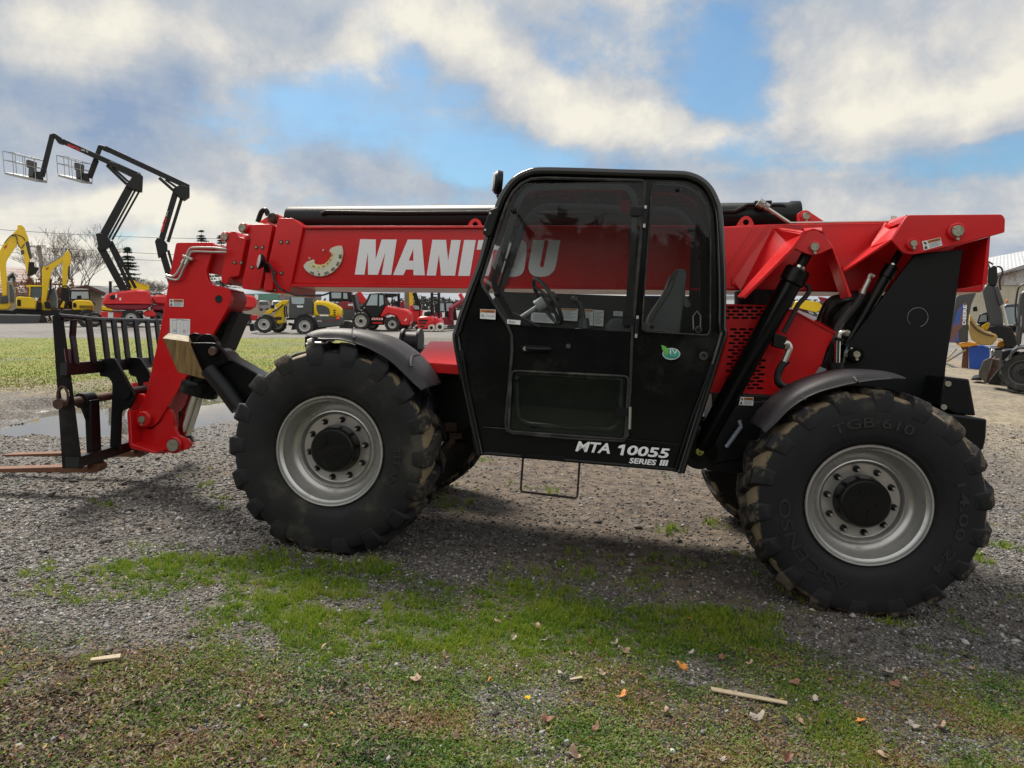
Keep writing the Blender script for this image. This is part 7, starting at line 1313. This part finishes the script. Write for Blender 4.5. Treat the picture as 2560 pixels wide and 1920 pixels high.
v.pr('mirror', bblack, 'Lr', [(575, 640), (620, 635), (628, 690), (580, 695)], .2, .4); v.pr('undercarriage', bblack, 'Lr', [(760, 1090), (1060, 1080), (1060, 1200), (780, 1200)], .2, 1.4)
v = V('pipe_bend', 'large ochre curved chute leaning between the lettered arm and the backhoe', 'curved chute', (2440, 925), 0)
v.pr('chute', pmat('ochre_steel', (.33, .22, .06), .7, dirt=((.18, .12, .05), .45, .8, 1.5)), 'Lr', [(535, 720), (560, 740), (620, 840), (720, 910), (840, 950), (850, 980), (790, 1060), (650, 1060), (560, 1000), (530, 900)], -.3, .2, .05); v.tubes('chute_rib', rustd, 'Lr', [[(545, 800), (620, 890), (720, 940), (800, 960)]], -.32, .03, sm=3)
v = V('wheel_loader', 'dirty grey wheeled loader with bucket, cut off by the right edge', 'wheel loader', (2560, 984), 0)
v.wheel('Lr', 1125, 1360, 222, -.2, .5, rm=greyd, rimk=.62, lugs=16); v.pr('mudguard', wlgrey, 'Lr', [(960, 1200), (1000, 1120), (1060, 1080), (1300, 1070), (1300, 1100), (1080, 1105), (1010, 1160), (990, 1230)], -.3, .5, .01); v.pr('frame', bblack, 'Lr', [(880, 1120), (1010, 1110), (980, 1300), (985, 1470), (740, 1470), (880, 1300)], .1, .8, .02)
v.pr('bucket', pmat('muddy_bucket_steel', (.06, .052, .045), .7, dirt=((.12, .105, .09), .4, .8, 2.0)), 'Lr', [(640, 1350), (690, 1230), (780, 1190), (790, 1210), (760, 1320), (725, 1480), (680, 1440), (640, 1400)], 1.6, 1.7, .01); v.pr('bucket_back', rustd, 'Lr', [(790, 1205), (880, 1230), (985, 1330), (985, 1465), (725, 1475)], 1.7, 3.0, .01); v.pr('bucket_teeth', bblack, 'Lr', [(555, 1440), (560, 1425), (650, 1412), (680, 1440), (670, 1448)], 1.6, 2.6, 0)
v.pr('mast_arm', greyd, 'Lr', [(1055, 1070), (1040, 960), (1080, 560), (1090, 500), (1130, 460), (1300, 450), (1300, 900), (1120, 900), (1100, 1060)], 0, .4, .03); v.tubes('hydraulic_hose', hose, 'Lr', [[(1135, 390), (1080, 430), (1055, 530), (1040, 700), (1060, 850)]], -.1, .02, sm=4); v.pr('lamp', chrome, 'Lr', [(765, 1110), (800, 1100), (830, 1150), (800, 1180), (770, 1170)], -.3, 0, .02); v.pr('side_panel', wlgrey, 'Lr', [(810, 1120), (900, 1120), (880, 1330), (850, 1320), (870, 1200), (820, 1210)], -.35, -.3, 0)
b = B(v.F); put_text(b, 'LIEBHERR' if 0 else 'VOLVO', v.P('Lr', 1108, 860, -.02), v.P('Lr', 1112, 740, -.02), v.P('Lr', 1095, 860, -.02)-v.P('Lr', 1108, 860, -.02), bold=.02); b.done('arm_lettering', paper, v.o, smooth=False)
# ---- houses
brick = pmat('rose_shingles', (.27, .20, .18), .8, var=(3, .12)); tanw = pmat('tan_stucco', (.36, .31, .23), .85, var=(2, .1)); dkroof = pmat('dark_red_roof_edge', (.075, .03, .03), .7); whw = pmat('pale_roof', (.52, .53, .56), .7); grn = pmat('green_metal_roof', (.10, .22, .17), .6, var=(.5, .1))
def sh_bump(m, s):
    t = m.node_tree; b = t.nodes['Principled BSDF']; c = N(t, 'ShaderNodeTexCoord').outputs['Object']; w = N(t, 'ShaderNodeTexWave', i_Scale=s, bands_direction='Z'); L(t, c, w.inputs['Vector']); bp = N(t, 'ShaderNodeBump', i_Strength=.7, i_Distance=.05); L(t, w.outputs['Fac'], bp.inputs['Height']); L(t, bp.outputs[0], b.inputs['Normal'])
sh_bump(brick, 1.3)
v = V('house', 'house with steep rose-brown roof and small dormer behind the yellow excavators', 'house', (60, 790), 0, dist=62)
b = B(v.F); rf = [v.P('W', -150, 780, 5), v.P('W', 85, 768, 5), v.P('W', 320, 785, 5), v.P('W', 470, 960, 0), v.P('W', 440, 1130, 0), v.P('W', -200, 1130, 0)]
b.add([v.P('W', -200, 765, 4), v.P('W', 320, 785, 4), v.P('W', 475, 965, 0), v.P('W', 475, 1130, -1.5), v.P('W', -250, 1130, -1.5), v.P('W', -250, 950, 0)], [(0, 5, 4, 3, 2, 1)]); b.done('roof', brick, v.o, smooth=False, solid=.2)
v.pr('wall', tanw, 'W', [(-240, 1135), (465, 1135), (465, 1420), (-240, 1420)], -1, 8, 0); v.pr('dormer', pmat('dormer_dark', (.08, .09, .09), .6), 'W', [(100, 905), (180, 850), (215, 900), (205, 1010), (105, 1000)], -1.2, 3, 0); v.bars('dormer_gable', ltgrey, 'W', [(95, 905, 175, 835, 22), (175, 835, 245, 895, 22)], -1.4, .5)
v.pr('dormer_window', winl, 'W', [(140, 915), (175, 915), (175, 990), (140, 990)], -1.3, -1.2, 0); v.pr('roof_vent', bblack, 'W', [(335, 962), (400, 965), (400, 982), (335, 980)], -1.2, .2, 0)
v = V('garage', 'small tan stucco building with dark red pitched roof left of the boom lift', 'garage', (240, 800), 0, dist=56)
v.pr('wall', tanw, 'W', [(1060, 1120), (1190, 1050), (1240, 1070), (1405, 1140), (1400, 1400), (1060, 1400)], 0, 7, 0); v.bars('roof_edge', dkroof, 'W', [(1060, 1062, 1205, 1035, 30), (1195, 1032, 1450, 1142, 44)], -.5, 8); v.pr('window', winm, 'W', [(1285, 1248), (1325, 1248), (1325, 1300), (1285, 1298)], -.1, .1, 0); v.pr('window_frame', paper, 'W', [(1308, 1240), (1330, 1240), (1330, 1305), (1308, 1305)], -.08, 0, 0)
v = V('house', 'long house with pale snow-grey roof behind the garage and boom lift', 'house', (255, 795), 0, dist=80)
v.pr('roof', whw, 'W', [(1020, 1022), (1330, 1020), (1620, 1060), (1700, 1130), (1700, 1190), (1020, 1190)], 0, 6, 0); v.pr('wall', tanw, 'W', [(1040, 1190), (1680, 1190), (1680, 1420), (1040, 1420)], .3, 5.7, 0)
v = V('shed', 'long shed with green metal roof and white door seen under the boom', 'shed', (660, 800), 0, dist=60)
v.pr('roof', grn, 'Nn', [(-60, 110), (700, 100), (720, 235), (-60, 215)], 0, 5, 0); v.pr('wall', tanw, 'Nn', [(-40, 215), (1500, 235), (1500, 520), (-40, 520)], .3, 8, 0); v.pr('wall_upper', pmat('weathered_boards', (.20, .18, .17), .85, var=(6, .3)), 'Nn', [(700, 120), (1500, 110), (1500, 240), (715, 235)], .1, 8, 0); v.pr('door', paper, 'Nn', [(268, 120), (335, 120), (335, 215), (268, 215)], -.1, .1, 0)
for i, (x0, x1, c, lab) in enumerate(((340, 560, ltgrey, 'pale grey van parked in front of the green roofed shed, nearest the boom lift'), (590, 800, white, 'white van parked before the shed behind the yellow loader arm'))):
    v = V('parked_van', lab, 'van', (640+i*30, 815), 0, dist=48); v.pr('van_body', c, 'Nn', [(x0, 250), (x0+20, 232), (x1-30, 235), (x1, 300), (x1, 400), (x0, 400)], 0, 1.8, .05); v.pr('van_window', winm, 'Nn', [(x0+20, 250), (x1-50, 252), (x1-30, 310), (x0+20, 310)], -.03, .0, 0); v.wheel('Nn', x0+50, 400, 28, -.05, .3, lugs=6); v.wheel('Nn', x1-50, 400, 28, -.05, .3, lugs=6)
v = V('trailer_office', 'white flat-roofed site office glimpsed behind the engine hood', 'site office', (1850, 812), 0, dist=52)
v.pr('wall', white, 'J', [(-700, 715), (320, 715), (320, 830), (-700, 830)], 0, 3, .02); v.pr('roof_edge', ltgrey, 'J', [(-710, 700), (330, 700), (330, 722), (-710, 722)], -.1, 3.1, 0); v.pr('blue_sign', pmat('blue_sign_paint', (.02, .08, .30), .5), 'H', [(1510, 1040), (1650, 1042), (1650, 1072), (1510, 1070)], -.1, 0, 0)
# ---- poles and wires
polew = pmat('grey_pole_wood', (.22, .20, .18), .85); brownp = pmat('brown_pole_wood', (.20, .155, .11), .85, dirt=((.12, .09, .06), .4, .7, 3.0))
v = V('utility_pole', 'leaning grey utility pole with crossarm between the yellow excavators', 'utility pole', (104, 790), 0, dist=58); v.tubes('pole', polew, 'W', [[(532, 460), (580, 790), (600, 1100), (615, 1440)]], 0, .16); v.bars('crossarm', polew, 'W', [(415, 478, 630, 470, 10)], -.2, .12)
v.bars('crossarm', polew, 'W', [(500, 505, 560, 503, 8)], -.2, .1); b = B(v.F)
for x in (430, 480, 590, 620): b.cyl(v.P('W', x, 474, -.2), v.P('W', x, 462, -.2), .05, n=8)
b.done('insulators', greyd, v.o)
v = V('utility_pole', 'short dark pole standing left of the first boom lift', 'utility pole', (276, 800), 0, dist=60); v.tubes('pole', bblack, 'X', [[(362, 20), (362, 560)]], 0, .12); v.bars('crossarm', bblack, 'X', [(350, 50, 420, 45, 5)], -.1, .1)
v = V('utility_pole', 'thick brown wooden pole right of the striped-sill telehandler', 'utility pole', (1017, 812), 0, dist=47); v.tubes('pole', brownp, 'O', [[(1094, -560), (1094, 700)]], 0, .22); v.bars('crossarm', polew, 'O', [(1040, -500, 1150, -500, 12)], -.2, .1)
for i, (a, c, d, lab) in enumerate((((-300, 548), (700, 596), 62, 'highest thin black wire crossing the sky left of the jib head'), ((-300, 592), (1100, 650), 64, 'second thin wire, passing behind the bare tree'), ((-300, 608), (1100, 668), 64, 'third thin wire, passing just above the leaning pole crossarm'), ((-200, 698), (1000, 712), 66, 'lowest wire, just above the roofs at left'), ((860, 728), (1400, 752), 60, 'upper wire seen in the gap under the boom'), ((860, 742), (1400, 740), 60, 'lower wire seen in the gap under the boom'))):
    v = V('power_line', lab, 'power line', ((a[0]+c[0])/2, 800), 0, 'power lines', dist=d); pa, pc = v.F.P(a, y=0), v.F.P(c, y=0); b = B(); b.tube([pa+(pc-pa)*t-Vector((0, 0, 4*t*(1-t)*.5)) for t in [k/16 for k in range(17)]], .022, n=4); b.done('wire', bblack, v.o)
# ---- trees
bark = pmat('grey_brown_bark', (.10, .075, .065), .85); twig = pmat('bare_twig', (.20, .165, .15), .85)
def bare_tree(px, dist, topy, label, seed, spread=.5, wid=1., leafy=0):
    r = random.Random(seed); v = V('bare_tree', label, 'tree', (px, 800), 0, dist=dist); H = CAMZ+(755-topy)/FPX*dist-v.F.M.translation.z; tb = B(); cb_ = B()
    def grow_(p, d, l, rad, lev):
        n = 4; pts = [p]; rr = [rad]; q_ = p
        for i in range(n):
            d = (d+Vector((r.uniform(-1, 1), r.uniform(-1, 1), r.uniform(-.3, .6)))*.13).normalized(); q_ = q_+d*l/n; pts.append(q_); rr.append(rad*(1-.45*(i+1)/n))
        (tb if lev < 2 else cb_).tube(pts, rr, n=5 if lev < 3 else 3)
        if lev >= 6: return
        for k in range(3 if lev < 5 else 3):
            a = r.uniform(0, 6.28); t = r.uniform(.45, 1); s = pts[min(n, int(t*n)+1)]
            o = Vector((cos(a)*wid, sin(a)*.8, 0)); nd = (d*(1-spread*.6)+o*spread*r.uniform(.6, 1.2)+Vector((0, 0, .18))).normalized()
            grow_(s, nd, l*r.uniform(.62, .86), max(rad*r.uniform(.43, .58), .013), lev+1)
    grow_(Vector((0, 0, 0)), Vector((0, 0, 1)), H*.30, H*.019, 0)
    grow_(Vector((0, 0, H*.18)), Vector((-.5, 0, .9)).normalized(), H*.3, H*.012, 1); grow_(Vector((0, 0, H*.2)), Vector((.5, .1, .9)).normalized(), H*.3, H*.012, 1)
    tb.done('trunk', bark, v.o); cb_.done('branches', twig, v.o)
    zmax = max(p.z for p in cb_.v); k = H/zmax; v.o.scale = (k, k, k); return v
bare_tree(204, 62, 560, 'tallest bare grey tree between the second excavator and the boom lift', 4, .55)
bare_tree(140, 70, 590, 'bare tree with thin crown left of the tallest bare tree', 9, .6); bare_tree(372, 75, 690, 'low bushy bare tree right of the first boom lift', 12, .7, 1.4); bare_tree(345, 82, 700, 'low bare tree behind the first boom lift', 15, .7, 1.3)
need = vary_mat('spruce_needles', [(0, (.018, .035, .028)), (.5, (.035, .065, .045)), (1, (.07, .10, .07))], .8)
def conifer(px, dist, topy, label, seed, wk=.30):
    r = random.Random(seed); v = V('spruce_tree', label, 'tree', (px, 800), 0, 'spruces behind the machines', dist=dist); H = CAMZ+(755-topy)/FPX*dist-v.F.M.translation.z; b = B(); b.tube([(0, 0, 0), (0, 0, H*.97)], [H*.022, .02], n=7); b.done('trunk', bark, v.o)
    vs = []; fs = []; cc = []; n = int(34)
    for k in range(n):
        t = .12+.88*k/n; z = H*t+r.uniform(-.22, .22); R_ = H*wk*(1-t)**.85*r.uniform(.8, 1.15)+.1; nb_ = 10
        for j in range(nb_):
            a = 6.283*(j+r.random())/nb_; L_ = R_*r.uniform(.6, 1.1)
            for m in range(40):
                u = (m+r.random())/40; s = .12+.16*r.random(); c = Vector((cos(a)*L_*u, sin(a)*L_*u, z-L_*.22*u+.12*L_*u*u+r.uniform(-.05, .05)))+Vector((-sin(a), cos(a), 0))*r.uniform(-1, 1)*L_*.20*(1.1-u)
                e = Vector((r.uniform(-1, 1), r.uniform(-1, 1), r.uniform(-.6, .2)))*s; g = Vector((r.uniform(-1, 1), r.uniform(-1, 1), r.uniform(-.4, .4)))*s*.6; i0 = len(vs); vs += [c, c+e, c+g]; fs.append((i0, i0+1, i0+2)); cc += [r.random()]*3
    o = np_mesh('crown', np.array([tuple(p) for p in vs]), np.array(fs), need, [('c', np.array(cc))], smooth=False); o.parent = v.o
conifer(329, 68, 616, 'spruce standing free between the two boom lift arms', 3, .36); conifer(514, 75, 580, 'spruce top showing above the red jib head', 5, .34); conifer(562, 80, 592, 'spruce peeping between jib head and boom collars', 7, .34)
rusty = vary_mat('russet_leaf', [(0, (.10, .045, .03)), (.5, (.20, .09, .05)), (1, (.30, .16, .07))], .8)
def shrub(px, py, w, h, dist, label, mat, seed, n=2600, name='shrub', group=None):
    r = np.random.default_rng(seed); v = V(name, label, 'shrub', (px, 800), 0, group, dist=dist); H = max(.5, CAMZ+(755-py)/FPX*dist-v.F.M.translation.z); u = r.normal(size=(n, 3)); u /= np.linalg.norm(u, axis=1)[:, None]; u *= (r.random(n)**.45)[:, None]
    c = np.stack([u[:, 0]*w, u[:, 1]*w*.7, H*.55+u[:, 2]*H*.45], 1)+.25*np.sin(u*9); e = r.uniform(-1, 1, (n, 3))*.17; g = r.uniform(-1, 1, (n, 3))*.17; V_ = np.stack([c, c+e, c+g], 1).reshape(-1, 3)
    o = np_mesh('leaves', V_, np.arange(n*3).reshape(-1, 3), mat, [('c', np.repeat(r.random(n), 3))], smooth=False); o.parent = v.o; b = B()
    for k in range(5): b.tube([(0, 0, 0), ((k-2)*.25*w, .1*(k % 2), H*.8)], .04, n=5)
    b.done('stem', bark, v.o)
shrub(98, 672, 1.3, 3, 57, 'russet-leaved shrub between the two yellow excavators', rusty, 3); shrub(172, 700, 1.2, 3, 58, 'russet shrub at the foot of the tallest bare tree', rusty, 5); shrub(145, 730, 1.6, 2, 56, 'low russet shrub behind the second yellow excavator', rusty, 8)
# ---- far skyline seen in the gaps, and the wood behind the photographer
dg = vary_mat('far_wood_leaf', [(0, (.03, .035, .03)), (1, (.075, .075, .065))], .9)
def belt(name, x0, x1, y, h, n, mat, seed, depth=8, s=.9):
    r = np.random.default_rng(seed); x = r.uniform(x0, x1, n); yy = y+r.uniform(0, depth, n); hh = h*(.65+.6*fbm(x*.13, x*0+seed, 3, seed)); z = hh*r.random(n)**.7; c = np.stack([x, yy, z-.5], 1); e = r.uniform(-1, 1, (n, 3))*s; g = r.uniform(-1, 1, (n, 3))*s
    V_ = np.stack([c, c+e, c+g], 1).reshape(-1, 3); o = np_mesh(name, V_, np.arange(n*3).reshape(-1, 3), mat, [('c', np.repeat(r.random(n), 3))], smooth=False); o['kind'] = 'stuff'; return o
belt('distant_wood', -150, 170, 130, 2.4, 22000, dg, 3, 10, .7)
wd = vary_mat('near_wood_leaf', [(0, (.008, .012, .008)), (1, (.035, .045, .028))], .9)
belt('wood_behind_photographer', -38, 38, -26, 9, 26000, wd, 8, 7, .9)
